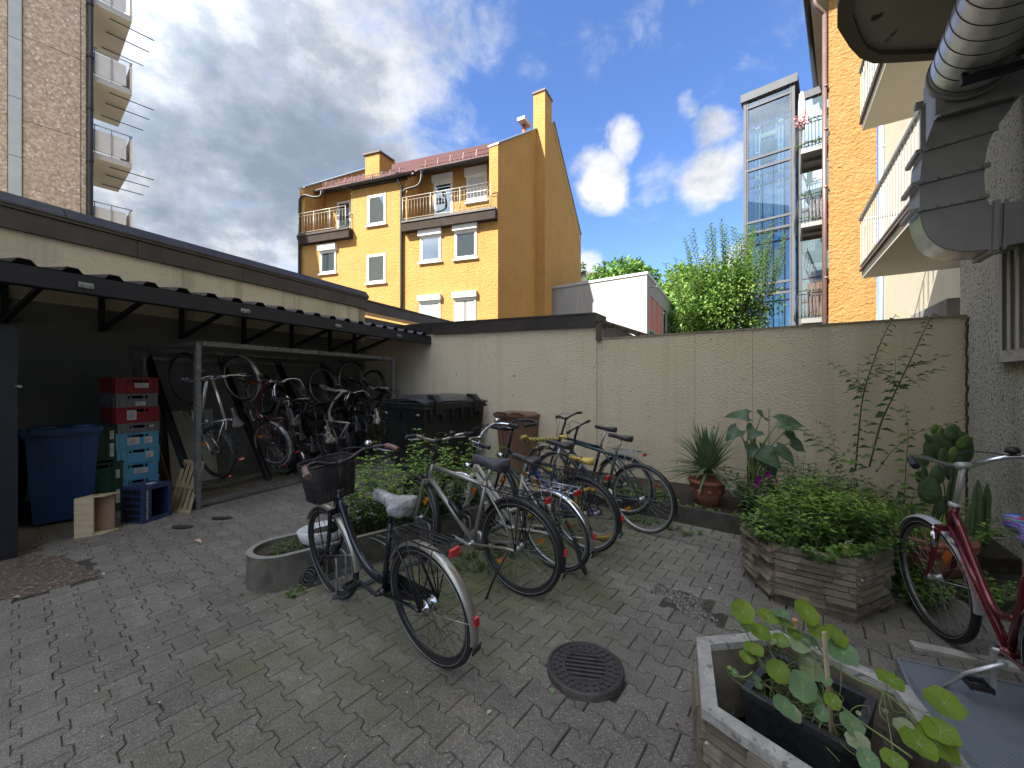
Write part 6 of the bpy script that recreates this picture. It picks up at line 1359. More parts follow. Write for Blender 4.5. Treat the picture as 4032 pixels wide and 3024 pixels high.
for i, (lb, off, zz, ww, hh, rot) in enumerate((('dark green folded crate leaning beside the blue bin, upper one', (-.36,.02), .62, .34,.40,0),('dark green crate standing on end under the upper green one', (-.33,-.05), .0, .36,.60,.1))):
    crate(lb, m_cr_green, cp_+fr_*off[0]+V(-fr_.y,fr_.x,0)*off[1]+V(0,0,zz), cz+rot, w_=ww, d_=.22, h_=hh, labels=[(ww*.42-.02,hh*.3,.035,.16),(ww*.42-.02,hh*.75,.035,.10)], group='dark green crates beside the blue bin')
# navy beer crate lying on its side, open side to the right
bcw = G(540, 2062); 
bc_ = thing('beer_crate', 'navy blue beer crate lying on its side with white lettering', 'crate', (0,0,0))
p0 = G(560,2065); u_ = V(.17,.985,0).normalized(); v_ = V(-.985,.17,0).normalized()   # u: along the long open face, v: depth to the left
def bcp(a,b2,z): return p0+u_*a+v_*b2+V(0,0,z)
hB, lB, dB, tB = .40, .30, .29, .02
m = MB(); 
def bbx(a0,a1,b0,b1,z0,z1,mb): mb.hexa([bcp(a0,b0,z0),bcp(a1,b0,z0),bcp(a1,b1,z0),bcp(a0,b1,z0),bcp(a0,b0,z1),bcp(a1,b0,z1),bcp(a1,b1,z1),bcp(a0,b1,z1)])
bbx(0,lB,dB-tB,dB,0,hB,m); bbx(0,lB,0,dB-tB,hB-tB,hB,m); bbx(0,lB,0,dB-tB,0,tB,m); bbx(lB-tB,lB,0,dB-tB,tB,hB-tB,m); bbx(0,tB,0,dB-tB,tB,hB-tB,m)
body = m.build('body', m_cr_navy, bc_)
for nm, a0,a1,z0_,z1_ in (('face_bar',0,.085,0,hB),('face_bar',lB-.035,lB,0,hB),('face_bar',.085,lB-.035,0,.05),('face_bar',.085,lB-.035,hB-.04,hB)):
    m = MB(); bbx(a0,a1,-.014,-.001,z0_,z1_,m); m.build(nm, m_cr_navy, bc_)
m = MB()
for i in range(4):
    for j in range(5): bbx(-.010,-.001,.03+i*.062,.075+i*.062,.03+j*.072,.08+j*.072,m)
tag(m.build('bottle_cells', m_blacksheet, bc_), kind='stuff')
me = text_mesh('Paulaner Brauerei Gruppe', .030, .0006, m_white_tag); o = put('lettering', me, bc_)
xx = V(0,0,-1); zz_ = -v_; yy = zz_.cross(xx); o.matrix_world = Matrix.Translation(bcp(.042,-.0155,hB/2)) @ Matrix((xx, yy, zz_)).transposed().to_4x4()
m = MB(); bbx(.14,.22,.08,.15,hB+.001,hB+.003,m); m.build('logo_print', m_white_tag, bc_)
# wooden box standing open to the right
m_ply = M('pale_plywood', (.52,.42,.26), (.44,.35,.21), scale=6, stretch=(1,1,8), rough=.75); m_ply2 = M('brown_plywood', (.25,.15,.09), (.20,.12,.07), scale=8, rough=.8)
wx = thing('wooden_box', 'pale wooden wine box standing on end in front of the blue bin', 'box'); p1 = G(298,2121); p2 = G(402,2104); wu = (p2-p1).normalized(); wv = V(.12,.99,0).normalized()
hX = .40; lX = (p2-p1).length
def wbx(a0,a1,b0,b1,z0,z1,nm,mt,par=wx): m = MB(); f = lambda a,b2,z: p1+wu*a+wv*b2+V(0,0,z); m.hexa([f(a0,b0,z0),f(a1,b0,z0),f(a1,b1,z0),f(a0,b1,z0),f(a0,b0,z1),f(a1,b0,z1),f(a1,b1,z1),f(a0,b1,z1)]); return m.build(nm, mt, par)
wbx(0,lX*.70,-.014,-.001,0,hX,'face_panel',m_ply); wbx(0,.012,.0,.13,.016,hX-.016,'bottom_panel',m_ply2); wbx(0,lX*1.1,.0,.13,0,.015,'side_panel',m_ply); tp = wbx(0,lX*1.1,.0,.13,hX-.015,hX,'side_panel',m_ply); wbx(.013,lX*.95,.118,.13,.016,hX-.016,'rear_panel',m_ply2)
wbx(lX*.4,lX*.55,.05,.09,hX+.0005,hX+.002,'hand_hole',m_dark,tp)
# slatted wooden crate panel leaning at the rack post
m_slat = M('raw_wood_slat', (.36,.26,.15), (.27,.19,.10), scale=6, stretch=(1,1,8), rough=.85)
pl = thing('slatted_panel', 'narrow slatted wooden pallet leaning against the rack post', 'pallet'); b0 = V(-4.20,4.77,0); pu = V(.95,-.31,0).normalized(); lean_ = V(-.10,.36,.55)
for i in range(5): m = MB(); s0 = b0+pu*(i*.082); m.prism([s0, s0+pu*.062, s0+pu*.062+lean_, s0+lean_], V(-.010,.012,.0)*1.2); m.build('slat', m_slat, pl)
for f_ in (.0,.45,.93): m = MB(); s0 = b0+lean_*f_+V(.012,-.014,0); m.prism([s0, s0+pu*.39, s0+pu*.39+lean_*.07, s0+lean_*.07], V(.014,-.016,0)); m.build('cross_slat', m_slat, pl)
# board and broom stick leaning behind
bd = thing('white_board', 'off-white board leaning on the wall behind the rack post', 'board'); m = MB(); o_ = LWP.px(640,1960,.25); m.prism([V(o_.x,o_.y,0), V(o_.x,o_.y,0)+D1*.62, V(o_.x,o_.y,0)+D1*.62-LWP.n*.15+V(0,0,1.12), V(o_.x,o_.y,0)-LWP.n*.15+V(0,0,1.12)], LWP.n*.015); m.build('panel', M('off_white_board',(.40,.39,.36),(.34,.33,.30),scale=3,rough=.7), bd)
m = MB(); a_ = LWP.px(620,1960,.5); a_ = V(a_.x,a_.y,0); m.tube([a_+V(.05,-.1,.0), a_-LWP.n*.40+D1*(-.25)+V(0,0,1.45)], .013, 8); tag(m.build('broom_handle', M('brown_stick',(.20,.11,.06),rough=.6)), 'brown broom handle leaning between the crate stack and the rack', 'broom')
# ------------------------------------------------------------------ manhole cover
mh = thing('drain_cover', 'round cast iron drain cover with slots standing proud of the paving', 'drain cover', MANH*1.0-V(0,0,MANH.z)); m_iron_c = M('cast_iron', (.060,.053,.048), (.095,.085,.076), scale=25, rough=.6, metal=.4, bump=.5, bscale=90, bdist=.004)
RMh = .198
m = MB(); m.lathe([(RMh+.004,-.05),(RMh+.004,.036),(RMh-.004,.043),(RMh-.012,.043),(RMh-.014,.036)], n=56); m.build('frame_ring', m_iron_c, mh)
m = MB(); m.lathe([(.108,.020),(.108,.037),(RMh-.016,.037),(RMh-.016,.0)], n=56, smooth=False); m.lathe([(.108,.037),(.108,.041),(.112,.041),(.112,.037)], n=40); plt = m.build('plate', m_iron_c, mh)
ga = R_(10)
for i in range(-3,4):
    yy = i*.0300; hw = math.sqrt(max(.1095**2-yy*yy,0)); m = MB(); m.bbox((-hw,yy-.0075,.012),(hw,yy+.0075,.0372)); o = m.build('bar', m_iron_c, plt); o.rotation_euler = (0,0,-ga)
for rr2, cnt in ((.131,22),(.162,28)):
    for i in range(cnt):
        a = 2*PI*(i+.5*(cnt==28))/cnt; 
        if i == 0: m = MB(); m.box((0,0,.040),(.020,.019,.007)); sm_ = m.mesh('stud', m_iron_c)
        o = put('stud', sm_, plt); o.location = (rr2*math.cos(a), rr2*math.sin(a), 0); o.rotation_euler = (0,0,a)
m = MB(); m.lathe([(0,.013),(RMh-.01,.013)], n=32); m.build('pit', m_dark, mh)  # flat dark disc below the slots stands in for the shaded pit
# ------------------------------------------------------------------ planters
def relief_side(mb_list, a, b2, h, n_out, parent, mat, seed, rows=8):
    """one face of a concrete planter: staggered horizontal strips standing proud of it"""
    rr_ = random.Random(seed); L = (b2-a).length; d = (b2-a).normalized(); z = .05
    while z < h-.05:
        hh = rr_.uniform(.026,.046); x = rr_.uniform(0,.04)*0
        while x < L-.02:
            w_ = min(rr_.uniform(.09,.34), L-x); o = rr_.choice([.006,.014,.026,.036,.044])+rr_.uniform(-.003,.003)
            m = MB(); p = a+d*(x+.001); q = a+d*(x+w_-.001); j = rr_.uniform(-.003,.003)
            m.hexa([p+V(0,0,z), q+V(0,0,z+j), q+V(0,0,z+j)-n_out*.01, p+V(0,0,z)-n_out*.01, p+V(0,0,z+hh)+n_out*0, q+V(0,0,z+hh+j), q+V(0,0,z+hh+j)-n_out*.01, p+V(0,0,z+hh)-n_out*.01][:0] or
                   [p+V(0,0,z+.003)+n_out*o*.9, q+V(0,0,z+.003+j)+n_out*o, q+V(0,0,z+.003+j)-n_out*.01, p+V(0,0,z+.003)-n_out*.01, p+V(0,0,z+hh-.006)+n_out*o*.75, q+V(0,0,z+hh-.006+j)+n_out*o*.7, q+V(0,0,z+hh+j)-n_out*.01, p+V(0,0,z+hh)-n_out*.01])
            m.build('relief_strip', mat, parent); x += w_
        z += hh
def hex_planter(label, ctr, side, ang0, h, mat, cat='planter', seed=1, faces=(0,1,2,3,4,5), soil=.80, rim_m=None):
    pt = thing('hexagonal_planter', label, cat, group='hexagonal concrete planters')
    cor = lambda s, z: [V(ctr[0]+s*side*math.cos(ang0+k*PI/3), ctr[1]+s*side*math.sin(ang0+k*PI/3), z) for k in range(6)]
    o0, o1 = cor(.93,0), cor(.955,.045); a0, a1 = cor(.955,.045), cor(.955,h-.035); r0, r1 = cor(1.0,h-.035), cor(1.0,h); i1, i0 = cor(.865,h), cor(.83,.08)
    m = MB(); rings = [o0,o1,a1,r0,r1,i1,i0]; vs = [p for r in rings for p in r]; fs = []
    for j in range(len(rings)-1):
        for k in range(6): fs.append((j*6+k, j*6+(k+1)%6, (j+1)*6+(k+1)%6, (j+1)*6+k))
    fs.append(tuple(range(36,42))); m.add(vs, fs); body = m.build('body', mat, pt)
    for k in faces:
        a, b2 = a0[k], a0[(k+1)%6]; mid = (a+b2)/2-V(ctr[0],ctr[1],0); n_ = V(mid.x,mid.y,0).normalized(); relief_side(None, V(a.x,a.y,0), V(b2.x,b2.y,0), h, n_, body, mat, seed*10+k)
    if rim_m:
        ra, rb, rc_, rd_ = cor(1.012,h-.030), cor(1.012,h+.003), cor(.862,h+.003), cor(.858,h-.025); m = MB(); m.add(ra+rb+rc_+rd_, [(j*6+k, j*6+(k+1)%6, (j+1)*6+(k+1)%6, (j+1)*6+k) for j in range(3) for k in range(6)]); m.build('rim', rim_m, pt)
    if soil: m = MB(); m.add(cor(.845,h*soil), [(0,1,2,3,4,5)]); m.build('soil', m_soil, pt)
    return pt
m_plant_c = M('relief_concrete', (.27,.225,.165), (.15,.125,.095), scale=6, rough=.95, spec=.15, bump=.6, bscale=55, coord='World', speck=[((.13,.115,.09), 13, .62),((.50,.47,.41),18,.68)], detail=7)
hex_planter('hexagonal concrete planter overgrown with mint and mallow', (2.245,2.94), .45, R_(25), .41, m_plant_c, seed=1, faces=(2,3,4,5), soil=.9)
hex_planter('hexagonal concrete planter at the bottom edge holding a black square pot', (1.085,1.43), .415, R_(0)+R_(7), .40, m_plant_c, seed=2, faces=(2,3,4), soil=.2, rim_m=M('weathered_pale_rim', (.50,.48,.43), (.34,.325,.285), scale=14, rough=.95, spec=.15, bump=.8, bscale=80, coord='World', detail=7, speck=[((.24,.23,.20), 30, .60)]))
# square black pot inside
A_ = G(2917,2712,.36); B_ = G(3043,2561,.36); pc = V((.89+1.39)/2, (1.522+1.471)/2-.0, 0); bd_ = V(.27,.218,0).normalized(); be_ = V(bd_.y,-bd_.x,0); hs = .172
m_pot_blk = M('black_pot', (.022,.024,.027), (.045,.047,.05), scale=30, rough=.5, bump=.1)
pot = thing('square_pot', 'black square plant pot inside the front planter with nasturtium', 'pot'); pc = A_*.0+V((A_.x+A_.x+bd_.x*.344+be_.x*.344)/2, (A_.y+A_.y+bd_.y*.344+be_.y*.344)/2, 0)
sq = lambda s, z: [pc+bd_*(sx*s)+be_*(sy*s)+V(0,0,z) for sx, sy in ((-1,-1),(-1,1),(1,1),(1,-1))]
m = MB(); rings = [sq(hs*.84,.065), sq(hs*.97,.335), sq(hs,.335), sq(hs,.362), sq(hs*.84,.362), sq(hs*.80,.10)]; vs = [p for r in rings for p in r]
m.add(vs, [(j*4+k, j*4+(k+1)%4, (j+1)*4+(k+1)%4, (j+1)*4+k) for j in range(5) for k in range(4)]+[(20,21,22,23)]); m.build('shell', m_pot_blk, pot)
m = MB(); m.add(sq(hs*.82,.25), [(0,1,2,3)]); m.build('soil', m_soil, pot)
# long rounded planter by the bicycles
st_c0 = V(-1.83,3.10,0); st_d = V(.76,.65,0).normalized(); st_n = V(-st_d.y,st_d.x,0); sw = .235; sl_ = 1.72; hS = .255
def stadium(s, z, n=10):
    P = []; a0 = math.atan2(st_n.y, st_n.x)
    for i in range(n+1): a = a0+PI*i/n; P.append(st_c0+V(math.cos(a)*sw*s, math.sin(a)*sw*s, z))
    for i in range(n+1): a = a0+PI+PI*i/n; P.append(st_c0+st_d*sl_+V(math.cos(a)*sw*s, math.sin(a)*sw*s, z))
    return P
m_grooved = M('grooved_concrete', (.15,.138,.108), (.085,.08,.062), scale=7, rough=.95, spec=.15, bump=.5, bscale=60, coord='World', speck=[((.12,.115,.08), 12, .6)], detail=6)
pt = thing('long_planter', 'long grooved concrete planter with rounded ends behind the basket bicycle', 'planter'); m = MB(); rings = []
for k in range(15): z = hS*.97*k/14; rings += [stadium(.965+.0*k, z), stadium(.985, z+.006)]
rings += [stadium(.985,hS), stadium(.80,hS), stadium(.78,.06)]; n = len(rings[0]); vs = [p for r in rings for p in r]
m.add(vs, [(j*n+k, j*n+(k+1)%n, (j+1)*n+(k+1)%n, (j+1)*n+k) for j in range(len(rings)-1) for k in range(n)]); m.build('body', m_grooved, pt)
m = MB(); m.add(stadium(.985,hS+.001)+stadium(.80,hS+.001)+stadium(.985,hS+.006)+stadium(.80,hS+.006), [(2*n+k,2*n+(k+1)%n,3*n+(k+1)%n,3*n+k) for k in range(n)]+[(k,(k+1)%n,2*n+(k+1)%n,2*n+k) for k in range(n)]+[(n+k,n+(k+1)%n,3*n+(k+1)%n,3*n+k) for k in range(n)]); m.build('rim', m_concrete, pt)
m = MB(); m.add(stadium(.80,hS-.03), [tuple(range(n))]); m.build('soil', m_soil, pt)
# white bowl standing in it
bw_ = V(-1.57,3.27,0); m = MB(); m.lathe([(0,.215),(.10,.215),(.155,.26),(.18,.345),(.17,.352),(.155,.325),(0,.315)], n=32, sx=1.15, sy=.85); o = m.build('white_bowl', m_white_pl); o.location = bw_; o.rotation_euler = (0,0,math.atan2(st_d.y,st_d.x)); tag(o, 'white oval flower bowl in the rounded planter behind the basket wheel', 'bowl')
m = MB(); m.lathe([(0,.322),(.158,.322)], n=24, sx=1.15, sy=.85); m.build('soil', m_soil, o)
# ------------------------------------------------------------------ greenery
def leafmat(name, a, b2, scale=14, transl=.35, rough=.55, spec=.35):
    return M(name, a, b2, scale=scale, rough=rough, spec=spec, transl=transl, coord='World', fac=(.4,.6))
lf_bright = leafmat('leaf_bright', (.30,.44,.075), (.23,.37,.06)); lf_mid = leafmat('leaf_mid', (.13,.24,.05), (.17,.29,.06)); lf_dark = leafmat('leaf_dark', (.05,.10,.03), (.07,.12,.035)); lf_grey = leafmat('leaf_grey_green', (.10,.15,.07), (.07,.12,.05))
lf_yuc = leafmat('yucca_leaf', (.10,.155,.07), (.15,.21,.11), 5, .12); m_stem = M('green_stem', (.10,.14,.04), (.07,.10,.03), scale=20, rough=.6); m_twig = M('woody_twig', (.06,.05,.035), rough=.8); m_litter = leafmat('dry_leaf', (.22,.15,.07), (.14,.09,.05), transl=.1)
def cloud(ctr, rad, n, low=.15):
    v = np.random.randn(n,3); v /= np.linalg.norm(v,axis=1)[:,None]; r = np.random.rand(n)**.45; v = v*r[:,None]; v[:,2] = np.maximum(v[:,2], -low); return np.array(ctr)+v*np.array(rad)
def sprigs(parent, base_c, base_r, n, h, hvar, leaf, lw, mats, lean=.35, per=9, stem=None, top_bright=None, nm='leaves', ang=None, bias=(0,0)):
    """upright leafy shoots: thin stems with pairs of leaves; all leaves of one plant joined"""
    C=[];D=[];N=[];K=[];LL=[]; sm = MB()
    for i in range(n):
        a = rs.uniform(0,2*PI); r = math.sqrt(rs.random()); x = base_c[0]+math.cos(a)*r*base_r[0]; y = base_c[1]+math.sin(a)*r*base_r[1]
        if ang: dx, dy = math.cos(a)*r*base_r[0], math.sin(a)*r*base_r[1]; x = base_c[0]+dx*math.cos(ang)-dy*math.sin(ang); y = base_c[1]+dx*math.sin(ang)+dy*math.cos(ang)
        hh = h*rs.uniform(1-hvar,1+hvar)*(1-.35*r); l_ = V(math.cos(a)*lean*r*hh*1.1+rs.gauss(0,.06)*hh+bias[0]*hh, math.sin(a)*lean*r*hh*1.1+rs.gauss(0,.06)*hh+bias[1]*hh, 0)
        p0 = V(x,y,base_c[2]); p2 = p0+l_+V(0,0,hh); p1 = p0+l_*.35+V(0,0,hh*.55)
        sm.tube([p0,p1,p2], [.0028,.0022,.001], 3, caps=False)
        tw_ = rs.uniform(0,PI)
        for k in range(per):
            t = .18+.82*(k+.5)/per; p = p0*(1-t)**2+p1*2*t*(1-t)+p2*t*t; tw_ += PI/2+rs.gauss(0,.2)
            for s in (0,PI):
                aa = tw_+s; up_ = .25+.75*t; d = V(math.cos(aa),math.sin(aa),up_*rs.uniform(.2,.9)-.15); C.append(p); D.append(d); N.append(V(rs.gauss(0,.25),rs.gauss(0,.25),1)); LL.append(leaf*rs.uniform(.7,1.2)*(1-.45*max(0,t-.75)/.25)); 
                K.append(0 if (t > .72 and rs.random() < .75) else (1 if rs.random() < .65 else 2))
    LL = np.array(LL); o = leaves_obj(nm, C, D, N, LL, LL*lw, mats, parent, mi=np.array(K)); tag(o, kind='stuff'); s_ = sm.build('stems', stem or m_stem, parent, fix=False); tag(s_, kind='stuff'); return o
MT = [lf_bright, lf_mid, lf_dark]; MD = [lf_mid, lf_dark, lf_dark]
sh = thing('leafy_shrub', 'bright green leafy shrub growing in the long rounded planter', 'shrub')
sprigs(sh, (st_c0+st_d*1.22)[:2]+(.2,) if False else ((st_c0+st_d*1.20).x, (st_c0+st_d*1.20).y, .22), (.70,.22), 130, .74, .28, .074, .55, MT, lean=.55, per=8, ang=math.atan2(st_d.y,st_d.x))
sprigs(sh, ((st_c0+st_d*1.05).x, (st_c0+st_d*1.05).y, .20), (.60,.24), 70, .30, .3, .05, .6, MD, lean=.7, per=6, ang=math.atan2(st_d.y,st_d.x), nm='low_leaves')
# small cover in the planter's near end
gc = thing('ground_cover', 'low green weeds in the near end of the rounded planter', 'weeds')
sprigs(gc, ((st_c0+st_d*.12).x, (st_c0+st_d*.12).y, .22), (.20,.13), 60, .055, .4, .022, .6, [lf_grey,lf_mid,lf_litter] if False else [lf_grey,lf_mid,m_litter], lean=.6, per=3, ang=math.atan2(st_d.y,st_d.x))
# weeds at feet of planter, kerb and between paving
wd_ = []
def weeds(label, pts, spread, n, h, leaf, mats=MT, per=3, name='weeds', z=0.0):
    o = thing(name, label, 'weeds')
    for i, p in enumerate(pts): sprigs(o, (p[0],p[1],z), (spread[0],spread[1]), n, h, .4, leaf, .7, mats, lean=.9, per=per, nm='leaves')
    return o
weeds('small weeds at the foot of the rounded planter near the lock', [tuple(G(1165,2345)[:2]), tuple(G(1130,2300)[:2])], (.06,.04), 14, .05, .022)
weeds('low creeping weeds along the kerb under the racing bicycle', [tuple(G(x,y)[:2]) for x,y in ((2560,2060),(2640,2085),(2720,2105),(2480,2050))], (.10,.05), 16, .06, .022)
weeds('moss and weeds among the bicycle wheels', [tuple(G(x,y)[:2]) for x,y in ((1760,2250),(1850,2200),(1980,2190),(2080,2170),(1900,2240),(2200,2120))], (.14,.08), 22, .07, .022, MD)
# ------------------------------------------------------------------ planting bed with kerb
kd = (KERB_B-KERB_A).normalized(); kn = V(-kd.y, kd.x, 0)
KA0 = KERB_A-kd*1.0; KB0 = KERB_B+kd*.25
kerb = thing('bed_kerb', 'dark ribbed timber kerb edging the planting bed', 'kerb'); m_kerb = M('weathered_ribbed_timber', (.085,.078,.062), (.055,.052,.04), scale=8, stretch=(1,1,1), rough=.9, bump=.5, coord='World', detail=6)
for i in range(2):
    for j in range(7):
        a = KA0.lerp(KB0, i/2+.002); b2 = KA0.lerp(KB0, (i+1)/2-.002); m = MB(); z0 = .0+j*.0265; m.prism([a+V(0,0,z0+.001), b2+V(0,0,z0+.001), b2+V(0,0,z0+.0225), a+V(0,0,z0+.0225)], kn*.05); m.build('ridge', m_kerb, kerb)
m = MB(); m.prism([KA0+kn*.006-V(0,0,.03), KB0+kn*.006-V(0,0,.03), KB0+kn*.006+V(0,0,.183), KA0+kn*.006+V(0,0,.183)], kn*.045); m.build('core', m_kerb, kerb)
m = MB(); bpts = [KA0+kn*.05, KB0+kn*.05, V(3.2,3.3,0), V(4.25,3.15,0), RWP.at(-.25,0)+RWP.n*.01, BWP.at(BWP.tz(3805,1250)[0],0)+BWP.n*.004, BWP.at(BWP.tz(2250,1250)[0],0)+BWP.n*.004]
m.prism([p+V(0,0,.12) for p in bpts], (0,0,-.15)); tag(m.build('bed_soil', m_soil), kind='structure')
bed = thing('bed_ground_cover', 'low ivy-like ground cover along the foot of the beige wall', 'ground cover')
for i in range(16):
    c = KA0.lerp(KB0, i/15)+kn*rs.uniform(.10,.55)
    if min((c-V(G(2785,1990,.10).x,G(2785,1990,.10).y,0)).length, (c-V(G(2972,2008,.12).x,G(2972,2008,.12).y,0)).length) < .55: continue
    sprigs(bed, (c.x,c.y,.11), (.22,.16), 24, .11, .4, .040, .8, MD if i % 3 else MT, lean=1.0, per=3)
C = np.array([KA0.lerp(KB0, np.random.rand())+kn*(.02+np.random.rand()*.1)+V(0,0,.10+np.random.rand()*.10) for _ in range(420)])
tag(leaves_obj('trailing_leaves', C, rdir(420,-.3), rdir(420,1.0), .045, .036, MT, bed), kind='stuff')
fn = thing('fern', 'small pale fern growing by the wall behind the checkered handlebar', 'fern'); fb_ = G(2035,1900,.05); fb_ = V(fb_.x*1.06, fb_.y*1.06, .05)
for i in range(9):
    a = rs.uniform(-2.6,-.2)+PI*.9; L_ = rs.uniform(.30,.42); C=[];D=[];N=[];LL=[]
    pts = [fb_+V(math.cos(a)*L_*t*.9, math.sin(a)*L_*t*.5, L_*(1.3*t-.65*t*t)) for t in [k/18 for k in range(19)]]
    for k in range(3,19):
        for s in (-1,1): C.append(pts[k]); dd_ = (pts[k]-pts[k-1]).normalized(); D.append(dd_.cross(V(0,0,1)).normalized()*s+dd_*.4); N.append((0,0,1)); LL.append(.07*(1-k/21))
    fo = leaves_obj('frond', C, D, N, np.array(LL), np.array(LL)*.25, leafmat('fern_leaf',(.15,.24,.06),(.12,.2,.05)), fn)
def strip_leaf(name, pts, w_, mat, parent, up=V(0,0,1), fold=.25, n=None):
    m = MB(); N_ = len(pts); vs = []
    for i, p in enumerate(pts):
        d = (pts[min(i+1,N_-1)]-pts[max(i-1,0)]).normalized(); s = d.cross(up); s = s.normalized() if s.length > 1e-3 else V(1,0,0); u = s.cross(d); t = i/(N_-1); ww = w_*min(1, (t*6+.35))*(1-t**2.2)+.0006
        vs += [p+s*ww/2+u*ww*fold, p, p-s*ww/2+u*ww*fold]
    m.add(vs, [f for i in range(N_-1) for f in ((i*3,i*3+1,i*3+4,i*3+3),(i*3+1,i*3+2,i*3+5,i*3+4))], 0, True); return m.build(name, mat, parent, fix=False)
def pot_round(name, label, c, prof, mat, n=32, cat='pot', group=None): 
    m = MB(); m.lathe(prof, c=c, n=n); o = m.build(name, mat, fix=True); tag(o, label, cat, group); return o
m_terra = M('terracotta', (.34,.13,.075), (.27,.10,.055), scale=8, rough=.85, bump=.2, bscale=30, speck=[((.40,.26,.18),7,.66)])
# yucca in terracotta pot
yb = G(2785,1990,.10); yc = V(yb.x,yb.y,.10)
tp_ = pot_round('terracotta_pot', 'terracotta pot with raised rosettes holding the spiky yucca', yc, [(0,0),(.125,0),(.165,.15),(.195,.27),(.205,.275),(.207,.315),(.19,.315),(.185,.28),(0,.27)], m_terra)
for i in range(10):
    a = 2*PI*i/10; m = MB(); m.lathe([(0,.012),(.012,.010),(.03,.004),(.032,0)], n=10); o = m.build('rosette', m_terra, tp_); rr2 = .180; o.matrix_local = Matrix.Translation(yc+V(math.cos(a)*rr2,math.sin(a)*rr2,.19)) @ V(math.cos(a),math.sin(a),-.2).to_track_quat('Z','Y').to_matrix().to_4x4()
yu = thing('yucca', 'spiky yucca with long sword leaves in the terracotta pot', 'yucca')
for i in range(120):
    a = rs.uniform(0,2*PI); el = rs.uniform(-.15,1.45) if i > 30 else rs.uniform(1.0,1.5); L_ = rs.uniform(.44,.66); d = V(math.cos(a)*math.cos(el), math.sin(a)*math.cos(el), math.sin(el)); p0 = yc+V(rs.gauss(0,.02),rs.gauss(0,.02),.30+.10*rs.random()+.05)
    droop = L_*(.30 if el < .5 else .08)*rs.uniform(.3,1.4); strip_leaf('leaf', [p0+d*L_*t-V(0,0,droop*t*t) for t in (0,.15,.35,.55,.75,.9,1)], .034, lf_yuc, yu)
# black pot with arum
ab = G(2972,2008,.12); ac = V(ab.x,ab.y,.10)
pot_round('black_tub', 'black plastic tub with the tall arum plant beside the terracotta pot', ac, [(0,0),(.12,0),(.155,.17),(.17,.20),(.185,.20),(.185,.235),(.165,.235),(.16,.20),(0,.19)], m_pot_blk)
ar = thing('arum_plant', 'tall arum with dark arrow-shaped leaves tied to two canes', 'arum')
lf_arum = leafmat('arum_leaf', (.07,.12,.06), (.13,.19,.11), 9, .2)
def big_leaf(parent, p, d, n_, L_, W_, mat, shape='arrow', nm='leaf', curl=.2):
    d = V(*d).normalized(); n_ = V(*n_); s = d.cross(n_).normalized(); n_ = s.cross(d); out = {'arrow':[(-.22,.0,.30),(-.30,.30,.42),(-.05,.0,.50),(.25,.0,.42),(.55,.0,.26),(.82,.0,.10)],'oval':[(0,0,.05),(.15,0,.32),(.4,0,.48),(.65,0,.38),(.87,0,.17)]}[shape]
    rows = []; ts = [.0,.12,.3,.5,.7,.88,1.0]; ws = {'arrow':[.36,.50,.48,.38,.25,.11,.0],'oval':[.03,.30,.46,.48,.36,.17,0],'heart':[.34,.50,.50,.42,.30,.14,0]}[shape]; m = MB(); vs = []
    for t, w_ in zip(ts, ws):
        for k in (-2,-1,0,1,2):
            y = k/2*w_*W_; back = (-.16*L_ if (shape != 'oval' and t == 0 and abs(k) == 2) else 0); z = abs(k)*.10*w_*W_*1.2+math.sin(t*7+k)*.010-curl*L_*t*t; vs.append(p+d*(L_*t+back)+s*y+n_*z)
    m.add(vs, [(i*5+k,i*5+k+1,(i+1)*5+k+1,(i+1)*5+k) for i in range(6) for k in range(4)], 0, True); return m.build(nm, mat, parent, fix=False)
top = [(2925,1640,.10,-.9,.3,.2,.26),(3085,1665,-.05,.8,-.2,.1,.30),(2970,1770,.0,.35,-.6,-.3,.34),(3070,1760,-.1,.5,-.55,-.5,.30),(3010,1810,.1,.1,-.7,-.5,.26),(2960,1690,.05,-.5,-.5,-.1,.26),(2870,1690,.1,-.8,-.3,-.35,.24),(3150,1740,-.05,.9,-.1,-.35,.24),(2935,1750,.0,-.3,-.6,-.5,.20),(3120,1700,.0,.75,-.2,-.4,.20),(2990,1640,.1,.4,.3,.1,.24)]
for (px,py,dy,dx_,dy_,dz_,L_) in top:
    Y_ = ac.y+dy; px = 3010+(px-3010)*.72; p = V((px-CXP)/FPX*Y_, Y_, EYE+(CYP-py)/FPX*Y_); big_leaf(ar, p, (dx_,dy_,dz_-.1), (rs.gauss(0,.2),-.75,.65), L_*.92, L_*.74, lf_arum)
    m = MB(); b_0 = ac+V(rs.gauss(0,.03),rs.gauss(0,.03),.2); m.tube(smooth_path([b_0, b_0.lerp(p,.5)+V(0,0,.10)+V((b_0.x-p.x)*.12,0,0), p],5), [.012]*4+[.009]*4+[.005]*3, 6); m.build('stalk', leafmat('arum_stalk',(.17,.22,.06),(.13,.18,.05),transl=.1), ar)
for i in range(9): p = ac+V(rs.gauss(0,.035),rs.gauss(0,.035),.2); strip_leaf('sheath', [p+V(rs.gauss(0,.03)*t,rs.gauss(0,.02)*t,.34*t) for t in (0,.3,.6,.85,1)], .05, lf_bright if i % 3 == 0 else MATS['arum_stalk'], ar)
for px, py in ((2950,1615),(3035,1612)): p = V((px-CXP)/FPX*ac.y, ac.y+.03, EYE+(CYP-py)/FPX*ac.y); m = MB(); m.tube([V(p.x,p.y,.15), p], .004, 5); m.build('cane', m_twig, ar)
